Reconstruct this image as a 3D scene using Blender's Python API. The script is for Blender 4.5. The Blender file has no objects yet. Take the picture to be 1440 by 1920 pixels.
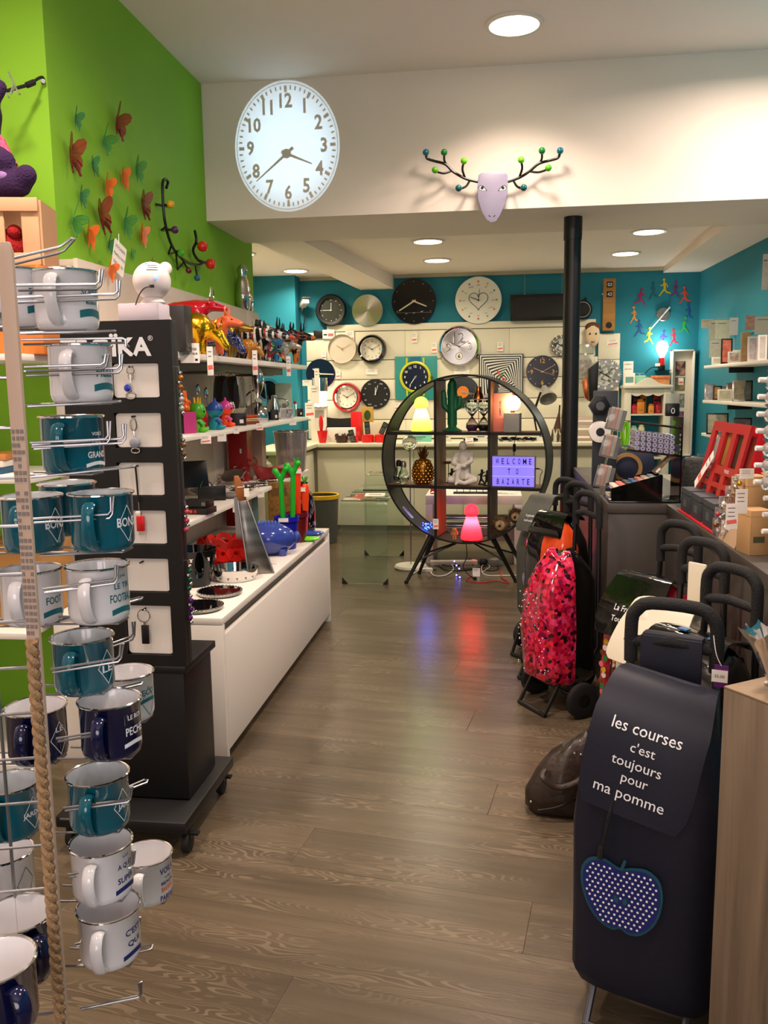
import bpy, bmesh, math, random
from mathutils import Vector as V, Matrix as MX
sc = bpy.context.scene
COL = sc.collection
PI = math.pi
rnd = random.Random(7)
# ---------------------------------------------------------------- camera
FPX = 1600.0
CAMZ = 1.5
R = ((0.9914069404, 0.1301263525, -0.0133944349), (-0.0055605068, 0.1442207420, 0.9895299179), (-0.1306956742, 0.9809523485, -0.1437050130))
RI = MX(R).transposed()
cd = bpy.data.cameras.new('camera')
cam = bpy.data.objects.new('camera', cd)
COL.objects.link(cam)
cd.sensor_fit = 'VERTICAL'
cd.sensor_height = 36.0
cd.lens = FPX / 1920.0 * 36.0
cd.clip_start = 0.05
cam.matrix_world = MX(((R[0][0], R[1][0], -R[2][0], 0), (R[0][1], R[1][1], -R[2][1], 0), (R[0][2], R[1][2], -R[2][2], CAMZ), (0, 0, 0, 1)))
sc.camera = cam
def at(px, py, X=None, Y=None, Z=None):
 """the point of a plane X=, Y= or Z= that the photograph shows at a pixel"""
 d = RI @ V(((px - 720) / FPX, -(py - 960) / FPX, 1.0))
 if X is not None:
  t = X / d.x
 elif Y is not None:
  t = Y / d.y
 else:
  t = (Z - CAMZ) / d.z
 return V((0, 0, CAMZ)) + d * t
def px_m(n, Y):
 return n / FPX * Y * 1.012
# ---------------------------------------------------------------- world, lights, exposure
sc.view_settings.view_transform = 'Standard'
sc.view_settings.look = 'None'
sc.view_settings.gamma = 1.0
sc.view_settings.use_curve_mapping = False
sc.view_settings.exposure = 0.12
w = bpy.data.worlds.new('world')
sc.world = w
w.use_nodes = True
w.node_tree.nodes['Background'].inputs[0].default_value = (0.02, 0.02, 0.025, 1)
w.node_tree.nodes['Background'].inputs[1].default_value = 0.3
CEIL_F, CEIL_B, SOFFIT = 3.44, 2.69, 2.596
WARM_F, WARM_B = (1.0, 0.79, 0.67), (1.0, 0.86, 0.64)
LIGHTS_FRONT = [(0.08, 5.0), (1.6, 4.7), (-1.5, 2.3), (0.1, 2.7), (0.7, 0.9), (-0.9, 0.3)]
LIGHTS_BACK = [(-2.03, 8.7), (-2.25, 7.54), (-0.57, 7.23), (-0.57, 8.3), (1.153, 8.26), (1.17, 7.15)]
P_FRONT, P_BACK = 48.0, 13.0
def area(name, loc, size, power, col, spread=150):
 l = bpy.data.lights.new(name, 'AREA')
 l.shape = 'DISK'
 l.size = size
 l.energy = power
 l.color = col
 l.spread = math.radians(spread)
 o = bpy.data.objects.new(name, l)
 o.location = loc
 COL.objects.link(o)
 return o
for (x, y) in LIGHTS_FRONT:
 area('downlight_beam', (x, y, CEIL_F - .022), .26, P_FRONT * (.35 if y == 5.0 else 1.0 if y > 2 else .3), WARM_F, 120 if y == 5.0 else 165)
for (x, y) in LIGHTS_BACK:
 area('downlight_beam', (x, y, CEIL_B - .022), .22, P_BACK, WARM_B)
# added fill behind the camera, no real source, tilted up to brighten the ceiling
area('front_fill_light', (0.1, -2.2, 1.9), 2.2, 62, (1.0, .89, .9), 180).rotation_euler = (math.radians(112), 0, 0)
# ---------------------------------------------------------------- materials
MATS = {}
def lin(h):
 if not isinstance(h, str):
  return h
 c = [int(h[i:i + 2], 16) / 255 for i in (0, 2, 4)]
 return tuple(x / 12.92 if x < .04045 else ((x + .055) / 1.055) ** 2.4 for x in c)
def mat(name, col='808080', rough=.5, metal=0.0, emit=None, es=0.0, trans=0.0, ior=1.45, coat=0.0, var=None, bump=None, spec=.5, alpha=1.0, aniso=0.0):
 """one procedural material; var = (scale, second colour, sharpness), bump = (scale, strength)"""
 if name in MATS:
  return MATS[name]
 m = bpy.data.materials.new(name)
 m.use_nodes = True
 nt = m.node_tree
 b = nt.nodes['Principled BSDF']
 b.inputs['Base Color'].default_value = (*lin(col), 1)
 b.inputs['Roughness'].default_value = rough
 b.inputs['Metallic'].default_value = metal
 b.inputs['IOR'].default_value = ior
 b.inputs['Transmission Weight'].default_value = trans
 b.inputs['Coat Weight'].default_value = coat
 b.inputs['Specular IOR Level'].default_value = spec
 b.inputs['Alpha'].default_value = alpha
 b.inputs['Anisotropic'].default_value = aniso
 if emit:
  b.inputs['Emission Color'].default_value = (*lin(emit), 1)
  b.inputs['Emission Strength'].default_value = es
 if var or bump:
  tc = nt.nodes.new('ShaderNodeTexCoord')
 if var:
  n = nt.nodes.new('ShaderNodeTexNoise')
  n.inputs['Scale'].default_value = var[0]
  n.inputs['Detail'].default_value = 4
  nt.links.new(tc.outputs['Object'], n.inputs['Vector'])
  r = nt.nodes.new('ShaderNodeValToRGB')
  k = var[2] if len(var) > 2 else .2
  r.color_ramp.elements[0].position = .5 - k
  r.color_ramp.elements[1].position = .5 + k
  r.color_ramp.elements[0].color = (*lin(col), 1)
  r.color_ramp.elements[1].color = (*lin(var[1]), 1)
  nt.links.new(n.outputs['Fac'], r.inputs['Fac'])
  nt.links.new(r.outputs['Color'], b.inputs['Base Color'])
 if bump:
  n = nt.nodes.new('ShaderNodeTexNoise')
  n.inputs['Scale'].default_value = bump[0]
  nt.links.new(tc.outputs['Object'], n.inputs['Vector'])
  u = nt.nodes.new('ShaderNodeBump')
  u.inputs['Strength'].default_value = bump[1]
  u.inputs['Distance'].default_value = .01
  nt.links.new(n.outputs['Fac'], u.inputs['Height'])
  nt.links.new(u.outputs['Normal'], b.inputs['Normal'])
 MATS[name] = m
 return m
def wood(name, c1, c2, rough=.4, along='X', scale=1.0, contrast=.25, rand=False):
 if name in MATS:
  return MATS[name]
 m = mat(name, c1, rough)
 nt = m.node_tree
 b = nt.nodes['Principled BSDF']
 tc = nt.nodes.new('ShaderNodeTexCoord')
 mp = nt.nodes.new('ShaderNodeMapping')
 s = {'X': (1.2, 22, 22), 'Y': (22, 1.2, 22), 'Z': (22, 22, 1.2)}[along]
 mp.inputs['Scale'].default_value = [q * scale for q in s]
 nt.links.new(tc.outputs['Object'], mp.inputs['Vector'])
 n = nt.nodes.new('ShaderNodeTexNoise')
 n.inputs['Scale'].default_value = 1.0
 n.inputs['Detail'].default_value = 7
 n.inputs['Roughness'].default_value = .65
 n.inputs['Distortion'].default_value = .6
 nt.links.new(mp.outputs['Vector'], n.inputs['Vector'])
 big = nt.nodes.new('ShaderNodeTexNoise')
 big.inputs['Scale'].default_value = .35
 big.inputs['Distortion'].default_value = 1.5
 nt.links.new(mp.outputs['Vector'], big.inputs['Vector'])
 mix = nt.nodes.new('ShaderNodeMath')
 mix.operation = 'MULTIPLY_ADD'
 mix.inputs[1].default_value = .45
 nt.links.new(big.outputs['Fac'], mix.inputs[0])
 h = nt.nodes.new('ShaderNodeMath')
 h.operation = 'MULTIPLY'
 h.inputs[1].default_value = .55
 nt.links.new(n.outputs['Fac'], h.inputs[0])
 nt.links.new(h.outputs[0], mix.inputs[2])
 r = nt.nodes.new('ShaderNodeValToRGB')
 r.color_ramp.elements[0].position = .5 - contrast
 r.color_ramp.elements[1].position = .5 + contrast
 r.color_ramp.elements[0].color = (*lin(c2), 1)
 r.color_ramp.elements[1].color = (*lin(c1), 1)
 nt.links.new(mix.outputs[0], r.inputs['Fac'])
 out = r.outputs['Color']
 if rand:
  oi = nt.nodes.new('ShaderNodeObjectInfo')
  for k, ax in enumerate('XY'):
   pass
  va = nt.nodes.new('ShaderNodeVectorMath')
  va.operation = 'SCALE'
  va.inputs[0].default_value = (13.0, 7.0, 3.0)
  nt.links.new(oi.outputs['Random'], va.inputs['Scale'])
  nt.links.new(va.outputs[0], mp.inputs['Location'])
  hs = nt.nodes.new('ShaderNodeHueSaturation')
  mr = nt.nodes.new('ShaderNodeMapRange')
  mr.inputs['To Min'].default_value = .86
  mr.inputs['To Max'].default_value = 1.12
  nt.links.new(oi.outputs['Random'], mr.inputs['Value'])
  nt.links.new(mr.outputs[0], hs.inputs['Value'])
  nt.links.new(out, hs.inputs['Color'])
  out = hs.outputs['Color']
 nt.links.new(out, b.inputs['Base Color'])
 u = nt.nodes.new('ShaderNodeBump')
 u.inputs['Strength'].default_value = .25
 u.inputs['Distance'].default_value = .004
 nt.links.new(n.outputs['Fac'], u.inputs['Height'])
 nt.links.new(u.outputs['Normal'], b.inputs['Normal'])
 return m
# ---------------------------------------------------------------- mesh building
def ident():
 return MX.Identity(4)
def frame(o, x, y):
 """matrix with origin o, x axis x, y axis near y, z = x cross y"""
 x = V(x).normalized()
 z = x.cross(V(y)).normalized()
 y = z.cross(x)
 return MX(((x.x, y.x, z.x, o[0]), (x.y, y.y, z.y, o[1]), (x.z, y.z, z.z, o[2]), (0, 0, 0, 1)))
def TR(x=0, y=0, z=0, rz=0, rx=0, ry=0, s=1):
 return MX.Translation((x, y, z)) @ MX.Rotation(rz, 4, 'Z') @ MX.Rotation(ry, 4, 'Y') @ MX.Rotation(rx, 4, 'X') @ MX.Scale(s, 4)
class MB:
 def __init__(s, M=None):
  s.v, s.f, s.mi = [], [], []
  s.M = M or ident()
  s.cur = 0
 def add(s, vs, fs, M=None):
  n = len(s.v)
  T = s.M @ M if M is not None else s.M
  s.v += [T @ V(p) for p in vs]
  s.f += [tuple(i + n for i in f) for f in fs]
  s.mi += [s.cur] * len(fs)
  return s
 def box(s, c, d, M=None):
  x, y, z = d[0] / 2, d[1] / 2, d[2] / 2
  vs = [(c[0] + a * x, c[1] + b * y, c[2] + e * z) for a in (-1, 1) for b in (-1, 1) for e in (-1, 1)]
  return s.add(vs, [(0, 1, 3, 2), (4, 6, 7, 5), (0, 4, 5, 1), (2, 3, 7, 6), (0, 2, 6, 4), (1, 5, 7, 3)], M)
 def bx(s, x0, x1, y0, y1, z0, z1, M=None):
  return s.box(((x0 + x1) / 2, (y0 + y1) / 2, (z0 + z1) / 2), (abs(x1 - x0), abs(y1 - y0), abs(z1 - z0)), M)
 def loft(s, rings, cap0=True, cap1=True, closed=True, M=None):
  n = len(rings[0])
  vs = [p for r in rings for p in r]
  fs = []
  for i in range(len(rings) - 1):
   for j in range(n if closed else n - 1):
    k = (j + 1) % n
    fs.append((i * n + j, i * n + k, (i + 1) * n + k, (i + 1) * n + j))
  if cap0:
   fs.append(tuple(range(n - 1, -1, -1)))
  if cap1:
   fs.append(tuple(range((len(rings) - 1) * n, len(rings) * n)))
  return s.add(vs, fs, M)
 def lathe(s, prof, n=24, M=None, cap0=False, cap1=False, sx=1, sy=1):
  rings = [[(r * math.cos(2 * PI * j / n) * sx, r * math.sin(2 * PI * j / n) * sy, z) for j in range(n)] for r, z in prof]
  return s.loft(rings, cap0, cap1, True, M)
 def cyl(s, p0, p1, r0, r1=None, n=12, caps=True, M=None):
  return s.tube([p0, p1], [r0, r0 if r1 is None else r1], n, M=M, caps=caps)
 def tube(s, pts, r, n=8, closed=False, M=None, caps=True, flat=1.0, up=None):
  pts = [V(p) for p in pts]
  m = len(pts)
  rs = r if isinstance(r, (list, tuple)) else [r] * m
  rings = []
  nrm = None
  for i in range(m):
   if closed:
    t = pts[(i + 1) % m] - pts[i - 1]
   else:
    t = pts[min(i + 1, m - 1)] - pts[max(i - 1, 0)]
   t = t.normalized() if t.length > 1e-9 else V((0, 0, 1))
   if nrm is None:
    a = V(up) if up else (V((0, 0, 1)) if abs(t.z) < .9 else V((1, 0, 0)))
    nrm = (a - t * a.dot(t)).normalized()
   else:
    nrm = (nrm - t * nrm.dot(t))
    nrm = nrm.normalized() if nrm.length > 1e-6 else t.orthogonal().normalized()
   b = t.cross(nrm)
   rings.append([pts[i] + nrm * (math.cos(2 * PI * j / n) * rs[i]) + b * (math.sin(2 * PI * j / n) * rs[i] * flat) for j in range(n)])
  if closed:
   rings.append(rings[0])
   return s.loft(rings, False, False, True, M)
  return s.loft(rings, caps, caps, True, M)
 def sph(s, c, r, n=14, k=8, sc=(1, 1, 1), M=None):
  prof = [(max(1e-4, math.sin(PI * i / k)) * r, -math.cos(PI * i / k) * r) for i in range(k + 1)]
  T = MX.Translation(c) @ MX.Diagonal((sc[0], sc[1], sc[2], 1))
  return s.lathe(prof, n, (M @ T) if M is not None else T)
 def prism(s, poly, d, M=None, z0=0.0):
  n = len(poly)
  vs = [(x, y, z0) for x, y in poly] + [(x, y, z0 + d) for x, y in poly]
  fs = [tuple(range(n - 1, -1, -1)), tuple(range(n, 2 * n))]
  fs += [(i, (i + 1) % n, n + (i + 1) % n, n + i) for i in range(n)]
  return s.add(vs, fs, M)
 def ring(s, r0, r1, d, n=32, M=None, z0=0.0, sx=1, sy=1):
  return s.lathe([(r0, z0), (r1, z0), (r1, z0 + d), (r0, z0 + d), (r0, z0)], n, M, sx=sx, sy=sy)
 def mesh(s, data, M=None, fn=None):
  vs, fs = data
  if fn:
   vs = [fn(*p) for p in vs]
  return s.add(vs, fs, M)
 def obj(s, name, m, parent=None, bevel=0, smooth=40, kind=None, label=None, world=False, seg=2):
  me = bpy.data.meshes.new(name)
  vs = s.v
  if world and parent is not None:
   I = W[parent.name].inverted()
   vs = [I @ p for p in vs]
  me.from_pydata([tuple(p) for p in vs], [], s.f)
  ms = m if isinstance(m, (list, tuple)) else [m]
  for q in ms:
   me.materials.append(q)
  if len(ms) > 1:
   me.polygons.foreach_set('material_index', s.mi)
  bm = bmesh.new()
  bm.from_mesh(me)
  bmesh.ops.recalc_face_normals(bm, faces=bm.faces)
  if bevel:
   es = [e for e in bm.edges if len(e.link_faces) == 2 and e.calc_face_angle(0) > .5]
   if es:
    bmesh.ops.bevel(bm, geom=es, offset=bevel, segments=seg, profile=.5, affect='EDGES', clamp_overlap=True)
  bm.to_mesh(me)
  bm.free()
  if smooth:
   me.polygons.foreach_set('use_smooth', [True] * len(me.polygons))
   me.set_sharp_from_angle(angle=math.radians(smooth))
  o = bpy.data.objects.new(name, me)
  COL.objects.link(o)
  if parent is not None:
   o.parent = parent
   W[o.name] = W[parent.name]
  else:
   W[o.name] = ident()
  if kind:
   o['kind'] = kind
  if label:
   o['label'] = label
  return o
W = {}
def thing(name, label, cat, loc=(0, 0, 0), rz=0, group=None, M=None):
 o = bpy.data.objects.new(name, None)
 COL.objects.link(o)
 o.empty_display_size = .05
 T = M if M is not None else TR(*loc, rz=rz)
 o.matrix_world = T
 W[o.name] = T.copy()
 o['label'] = label
 o['category'] = cat
 if group:
  o['group'] = group
 return o
def tag(o, label, cat, group=None, M=None):
 """a thing that is one mesh, built about its own base"""
 o['label'] = label
 o['category'] = cat
 if group:
  o['group'] = group
 if M is not None:
  o.matrix_world = M
  W[o.name] = M.copy()
 return o
def copy_tree(o, parent=None):
 c = o.copy()
 COL.objects.link(c)
 if parent is not None:
  c.parent = parent
 for ch in list(o.children):
  copy_tree(ch, c)
 return c
def dup(o, M, label, group=None):
 c = copy_tree(o)
 c.matrix_world = M
 W[c.name] = M.copy()
 c['label'] = label
 if group:
  c['group'] = group
 return c
def blob(name, parts, vox, m, parent=None, smooth_it=4, spheres=(), label=None):
 """one continuous skin over capsules (p0, p1, r0, r1) and ellipsoids (centre, radii)"""
 b = MB()
 for p0, p1, r0, r1 in parts:
  p0, p1 = V(p0), V(p1)
  t = (p1 - p0).normalized() if (p1 - p0).length > 1e-6 else V((0, 0, 1))
  b.tube([p0 - t * r0 * .95, p0 - t * r0 * .6, p0, p1, p1 + t * r1 * .6, p1 + t * r1 * .95], [r0 * .3, r0 * .8, r0, r1, r1 * .8, r1 * .3], 10)
 for c, rr in spheres:
  b.sph(c, 1.0, 14, 10, rr)
 o = b.obj(name, m)
 o.modifiers.new('r', 'REMESH').voxel_size = vox
 if smooth_it:
  sm = o.modifiers.new('s', 'SMOOTH')
  sm.iterations = smooth_it
  sm.factor = .5
 dg = bpy.context.evaluated_depsgraph_get()
 me = bpy.data.meshes.new_from_object(o.evaluated_get(dg))
 o.modifiers.clear()
 o.data = me
 me.name = name
 me.polygons.foreach_set('use_smooth', [True] * len(me.polygons))
 if parent is not None:
  o.parent = parent
  W[o.name] = W[parent.name]
 if label:
  o['label'] = label
 return o
FONTC = {}
def text_data(s, h, w=None, bold=0.0, ext=.0006, align='C', space=1.0, lead=1.0):
 """letters as solid geometry: cap height h, optional width w, centred on the origin"""
 key = (s, h, w, bold, ext, align, space, lead)
 if key in FONTC:
  return FONTC[key]
 cu = bpy.data.curves.new('t', 'FONT')
 cu.body = s
 cu.size = 1.0
 cu.resolution_u = 2
 cu.offset = bold
 cu.space_character = space
 cu.space_line = lead
 cu.align_x = {'C': 'CENTER', 'L': 'LEFT', 'R': 'RIGHT'}[align]
 o = bpy.data.objects.new('t', cu)
 COL.objects.link(o)
 dg = bpy.context.evaluated_depsgraph_get()
 me = bpy.data.meshes.new_from_object(o.evaluated_get(dg))
 vs = [v.co.copy() for v in me.vertices]
 fs = [tuple(p.vertices) for p in me.polygons]
 bpy.data.objects.remove(o)
 bpy.data.curves.remove(cu)
 bpy.data.meshes.remove(me)
 if not vs:
  return ([], [])
 x0, x1 = min(v.x for v in vs), max(v.x for v in vs)
 y0, y1 = min(v.y for v in vs), max(v.y for v in vs)
 nl = s.count('\n') + 1
 ky = h / .69 if nl > 1 or any(c in 'gjpqy,' for c in s) else h / max(1e-6, y1 - y0)
 kx = w / (x1 - x0) if w else ky
 cx = (x0 + x1) / 2 if align == 'C' else (x0 if align == 'L' else x1)
 cy = (y0 + y1) / 2
 n = len(vs)
 flat = [((v.x - cx) * kx, (v.y - cy) * ky) for v in vs]
 out = [(x, y, ext) for x, y in flat]
 FONTC[key] = (out, fs)
 return FONTC[key]
def lettering(s, h, M, m, parent, name='lettering', fn=None, **k):
 d = text_data(s, h, **k)
 if not d[0]:
  return None
 return MB(M).mesh(d, fn=fn).obj(name, m, parent, smooth=0)
def arc(n, a0=0.0, a1=2 * PI):
 return [(math.cos(a0 + (a1 - a0) * i / n), math.sin(a0 + (a1 - a0) * i / n)) for i in range(n + 1)]
def rrect(w, h, r, n=4):
 """rounded rectangle outline centred on the origin"""
 out = []
 for cx, cy, a in ((w / 2 - r, h / 2 - r, 0), (-w / 2 + r, h / 2 - r, PI / 2), (-w / 2 + r, -h / 2 + r, PI), (w / 2 - r, -h / 2 + r, 1.5 * PI)):
  out += [(cx + r * math.cos(a + PI / 2 * i / n), cy + r * math.sin(a + PI / 2 * i / n)) for i in range(n + 1)]
 return out
def smooth_pts(pts, n=6):
 """Catmull-Rom through points"""
 P = [V(p) for p in pts]
 out = []
 for i in range(len(P) - 1):
  a, b, c, d = P[max(i - 1, 0)], P[i], P[i + 1], P[min(i + 2, len(P) - 1)]
  for k in range(n):
   t = k / n
   out.append(.5 * (2 * b + (c - a) * t + (2 * a - 5 * b + 4 * c - d) * t * t + (3 * b - a - 3 * c + d) * t ** 3))
 return out + [P[-1]]
WHITE = mat('white_lacquer', 'e6e0d6', .35)
WALLW = mat('white_paint', 'e9dfd2', .75, var=(1.5, 'e4d9cb'))
PAPER = mat('paper_white', 'efe9e0', .8)
INK = mat('ink_black', '151515', .7)
BLACK = mat('black_satin', '0d0d0e', .35)
BLACKM = mat('black_matt', '121213', .7)
GLOSSB = mat('black_gloss', '060607', .08)
CHROME = mat('chrome', 'd8d6d4', .09, 1.0)
STEEL = mat('brushed_steel', 'b4b2ae', .3, 1.0)
GALV = mat('galvanised_wire', '9a9a9c', .35, .9)
GLASS = mat('clear_glass', 'f4fbf6', .02, trans=1.0, ior=1.45)
REDP = mat('red_plastic', 'c8141c', .3)
PINKTAG = mat('pink_print', 'e8685e', .7)
GOLD = mat('gold', 'e0a020', .25, 1.0)
COPPER = mat('copper', 'c8764a', .25, 1.0)
# ================================================================ THE SETTING
GREEN = mat('green_paint', '84bf28', .7, var=(1.2, '7db726'))
BLUE = mat('turquoise_paint', '177d92', .7, var=(1.0, '16788d'))
CEILM = mat('ceiling_paint', 'f3e8e0', .8, var=(.8, 'f0e4da'))
SHADM = mat('soffit_paint', 'd9ccb9', .8)
def struct(name, b, m, parent=None, **k):
 o = b.obj(name, m, parent, **k)
 if parent is None:
  o['kind'] = 'structure'
 return o
floor = struct('floor', MB().bx(-2.6, 2.05, -2.5, 9.3, -.2, -.004), mat('floor_joint', '2a231c', .9))
PLANK = wood('oak_laminate', '675a47', '3c3328', .3, 'X', 1.0, .3, rand=True)
nt = PLANK.node_tree
bs = nt.nodes['Principled BSDF']
src = bs.inputs['Base Color'].links[0].from_socket
mp0 = [n for n in nt.nodes if n.type == 'MAPPING'][0]
def node(kind, **kw):
 n = nt.nodes.new(kind)
 for k, v in kw.items():
  if k in ('operation',):
   setattr(n, k, v)
  else:
   n.inputs[int(k[1:])].default_value = v
 return n
# cathedral grain: pale contour lines of a long soft noise, in some places only
mp2 = nt.nodes.new('ShaderNodeMapping')
mp2.inputs['Scale'].default_value = (.17, .05, .1)
nt.links.new(mp0.outputs[0], mp2.inputs[0])
n1 = nt.nodes.new('ShaderNodeTexNoise')
n1.inputs['Scale'].default_value = 14
n1.inputs['Detail'].default_value = 1.2
nt.links.new(mp2.outputs[0], n1.inputs['Vector'])
k1 = node('ShaderNodeMath', operation='MULTIPLY', _1=22.0)
nt.links.new(n1.outputs['Fac'], k1.inputs[0])
k2 = node('ShaderNodeMath', operation='FRACT')
nt.links.new(k1.outputs[0], k2.inputs[0])
k3 = node('ShaderNodeMath', operation='GREATER_THAN', _1=.66)
nt.links.new(k2.outputs[0], k3.inputs[0])
n2 = nt.nodes.new('ShaderNodeTexNoise')
n2.inputs['Scale'].default_value = 9
nt.links.new(mp2.outputs[0], n2.inputs['Vector'])
k4 = nt.nodes.new('ShaderNodeMapRange')
k4.inputs['From Min'].default_value = .46
k4.inputs['From Max'].default_value = .62
k4.inputs['To Max'].default_value = .24
nt.links.new(n2.outputs['Fac'], k4.inputs['Value'])
k5 = node('ShaderNodeMath', operation='MULTIPLY')
nt.links.new(k3.outputs[0], k5.inputs[0])
nt.links.new(k4.outputs[0], k5.inputs[1])
mxg = nt.nodes.new('ShaderNodeMix')
mxg.data_type = 'RGBA'
mxg.inputs[7].default_value = (*lin('a08e76'), 1)
nt.links.new(k5.outputs[0], mxg.inputs[0])
nt.links.new(src, mxg.inputs[6])
nt.links.new(mxg.outputs[2], bs.inputs['Base Color'])
plank_me = None
row, PW, PL = 0, .24, 2.1
FA = math.radians(-8.5)
FRM = TR(0, 3.5, 0, rz=FA)
def clip(poly, ax, lim, sg):
 out = []
 for p, q in zip(poly, poly[1:] + poly[:1]):
  a, c = (p[ax] - lim) * sg, (q[ax] - lim) * sg
  if a <= 0:
   out.append(p)
  if a * c < 0:
   out.append(p.lerp(q, a / (a - c)))
 return out
y = -5.2
while y < 7.0:
 x = -4.2 - (row * .77) % PL
 while x < 3.6:
  g, e = .0003, .0012
  cs = [(x + g, y + g), (x + PL - g, y + g), (x + PL - g, y + PW - g), (x + g, y + PW - g)]
  wp_ = [FRM @ V((a, c, 0)) for a, c in cs]
  cl = wp_
  for ax_, lm, sg in ((0, -2.6, -1), (0, 2.05, 1), (1, -.9, -1), (1, 9.3, 1)):
   cl = clip(cl, ax_, lm, sg) if cl else cl
  if len(cl) > 2:
   T = FRM @ TR(x + PL / 2, y + PW / 2, 0)
   full = len(cl) == 4 and all((p - q).length < 1e-5 for p, q in zip(cl, wp_))
   if full and plank_me:
    o = bpy.data.objects.new('plank', plank_me)
    COL.objects.link(o)
    o.parent = floor
   else:
    I = T.inverted()
    lo = [I @ p for p in cl]
    c0 = sum(lo, V()) / len(lo)
    ins = [p + (c0 - p).normalized() * e for p in lo]
    o = MB().loft([[(p.x, p.y, -.02) for p in lo], [(p.x, p.y, -.0008) for p in lo], [(p.x, p.y, 0) for p in ins]], False).obj('plank', PLANK, floor, smooth=0)
    if full:
     plank_me = o.data
   o.matrix_world = T
  x += PL
 y += PW
 row += 1
struct('ceiling', MB().bx(-2.6, 2.05, -2.5, 5.62, CEIL_F, CEIL_F + .15), CEILM)
struct('ceiling_back', MB().bx(-2.6, 2.05, 6.4, 9.3, CEIL_B, CEIL_B + .1), CEILM)
struct('wall_front', MB().bx(-2.7, 2.15, -2.6, -2.5, -.02, 3.6), WALLW)
struct('wall_left_front', MB().bx(-2.7, -2.6, -2.5, 9.4, -.02, 3.6), WALLW)
struct('wall_left', MB().bx(-2.6, -1.89, 3.61, 6.65, 0, CEIL_F), GREEN)
struct('wall_right', MB().bx(2.05, 2.15, -2.5, 9.4, -.02, 3.6), BLUE)
struct('wall_back', MB().bx(-2.7, 2.15, 9.3, 9.4, -.02, 2.8), BLUE)
struct('wall_corner', MB().bx(-2.6, -2.125, 9.06, 9.3, 0, CEIL_B), BLUE)
# big white header beam with its soffit, and the two boxed beams that run back from it
struct('wall_header', MB().bx(-1.89, 2.05, 5.6, 6.48, SOFFIT, CEIL_F + .1), WALLW)
b = MB()
ys = 6.48
b.loft([[(-1.80, ys, 2.8), (-1.80, ys, SOFFIT), (-1.45, ys, SOFFIT), (-1.45, ys, 2.8)], [(-1.46, 9.3, 2.8), (-1.46, 9.3, 2.545), (-1.10, 9.3, 2.545), (-1.10, 9.3, 2.8)]])
struct('trim_1', b, CEILM)
b = MB()
b.loft([[(1.60, ys, 2.8), (1.60, ys, SOFFIT), (2.05, ys, SOFFIT), (2.05, ys, 2.8)], [(1.68, 9.3, 2.8), (1.68, 9.3, 2.63), (2.05, 9.3, 2.63), (2.05, 9.3, 2.8)]])
struct('trim_2', b, CEILM)
struct('trim_3', MB().bx(-1.10, 1.68, 9.265, 9.3, 2.655, CEIL_B), mat('cornice_paint', 'b3aa92', .8))
struct('trim_4', MB().bx(-2.12, -1.46, 9.265, 9.3, 2.655, CEIL_B), MATS['cornice_paint'])
# recessed ceiling lamps
DIFF = mat('lamp_diffuser', 'ffffff', .6, emit='ffe9cc', es=9)
first = None
def ceiling_light(x, y, z, d, label):
 t = thing('ceiling_light', label, 'ceiling light', (x, y, z), group='round recessed ceiling lights')
 MB().ring(d / 2, d / 2 + .022, .012, 32, z0=-.012).obj('trim_ring', WHITE, t)
 MB().lathe([(0.001, -.004), (d / 2, -.004), (d / 2, -.001)], 32, cap0=True).obj('diffuser', DIFF, t)
LN = ['large round recessed lamp in the high white ceiling before the header beam'] + ['round recessed lamp in the high ceiling %s' % s for s in ('over the sales counter end', 'over the near green wall', 'over the middle of the aisle', 'over the navy trolley', 'over the mug rack')]
for i, (x, y) in enumerate(LIGHTS_FRONT):
 lb = LN[i]
 ceiling_light(x, y, CEIL_F, .27, lb)
LB = ['round ceiling lamp over the far corner beside the boxed beam', 'round ceiling lamp half hidden past the end of the green wall', 'thin sliver of ceiling lamp just behind the soffit, above the black clock',
      'round ceiling lamp in front of the big black wall clock', 'round ceiling lamp above the wooden flip clock, past the black column', 'thin sliver of ceiling lamp behind the soffit, beyond the black column']
for i, (x, y) in enumerate(LIGHTS_BACK):
 ceiling_light(x, y, CEIL_B, .23, LB[i])
# black steel column under the header
t = thing('support_column', 'black round steel column standing under the white header beam', 'column', (.49, 5.95, 0))
MB().cyl((0, 0, 0), (0, 0, 2.54), .056, n=28).obj('shaft', mat('column_black', '100f10', .38), t)
MB().cyl((0, 0, 2.45), (0, 0, SOFFIT), .0605, n=28).obj('collar', MATS['column_black'], t)
# ================================================================ MUG RACK (near, beside the camera)
ENW = mat('enamel_white', 'e4e2e4', .12, coat=.4)
ENT = mat('enamel_teal', '0d5a6b', .12, coat=.4)
ENN = mat('enamel_navy', '10133a', .12, coat=.4)
ENG = mat('enamel_inside_grey', 'c9cdd0', .15, coat=.3)
TEALINK, NAVYINK = mat('print_teal', '17616a', .6), mat('print_navy', '1b2766', .6)
ORINK = mat('print_orange', 'e0762c', .6)
WINK = mat('print_white', 'e6e8ea', .6)
UP = V((0, 0, 1))
DX = V((math.cos(.28), math.sin(.28), 0))
pb = at(42, 900, Y=.95)
rack = thing('mug_rack', 'tall grey wire display rack holding printed enamel mugs', 'display rack', (pb.x, pb.y, 0))
RI_ = W[rack.name].inverted()
def L(p):
 return RI_ @ V(p)
b = MB()
b.loft([[(-.007, -.003, .42), (.007, -.003, .42), (.007, .003, .42), (-.007, .003, .42)], [(-.0095, -.003, 1.66), (.0095, -.003, 1.66), (.0095, .003, 1.66), (-.0095, .003, 1.66)],
  [(-.006, -.003, 1.672), (.006, -.003, 1.672), (.006, .003, 1.672), (-.006, .003, 1.672)]])
b.obj('upright', mat('upright_beige', 'b9a08c', .6), rack, bevel=.0012)
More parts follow.
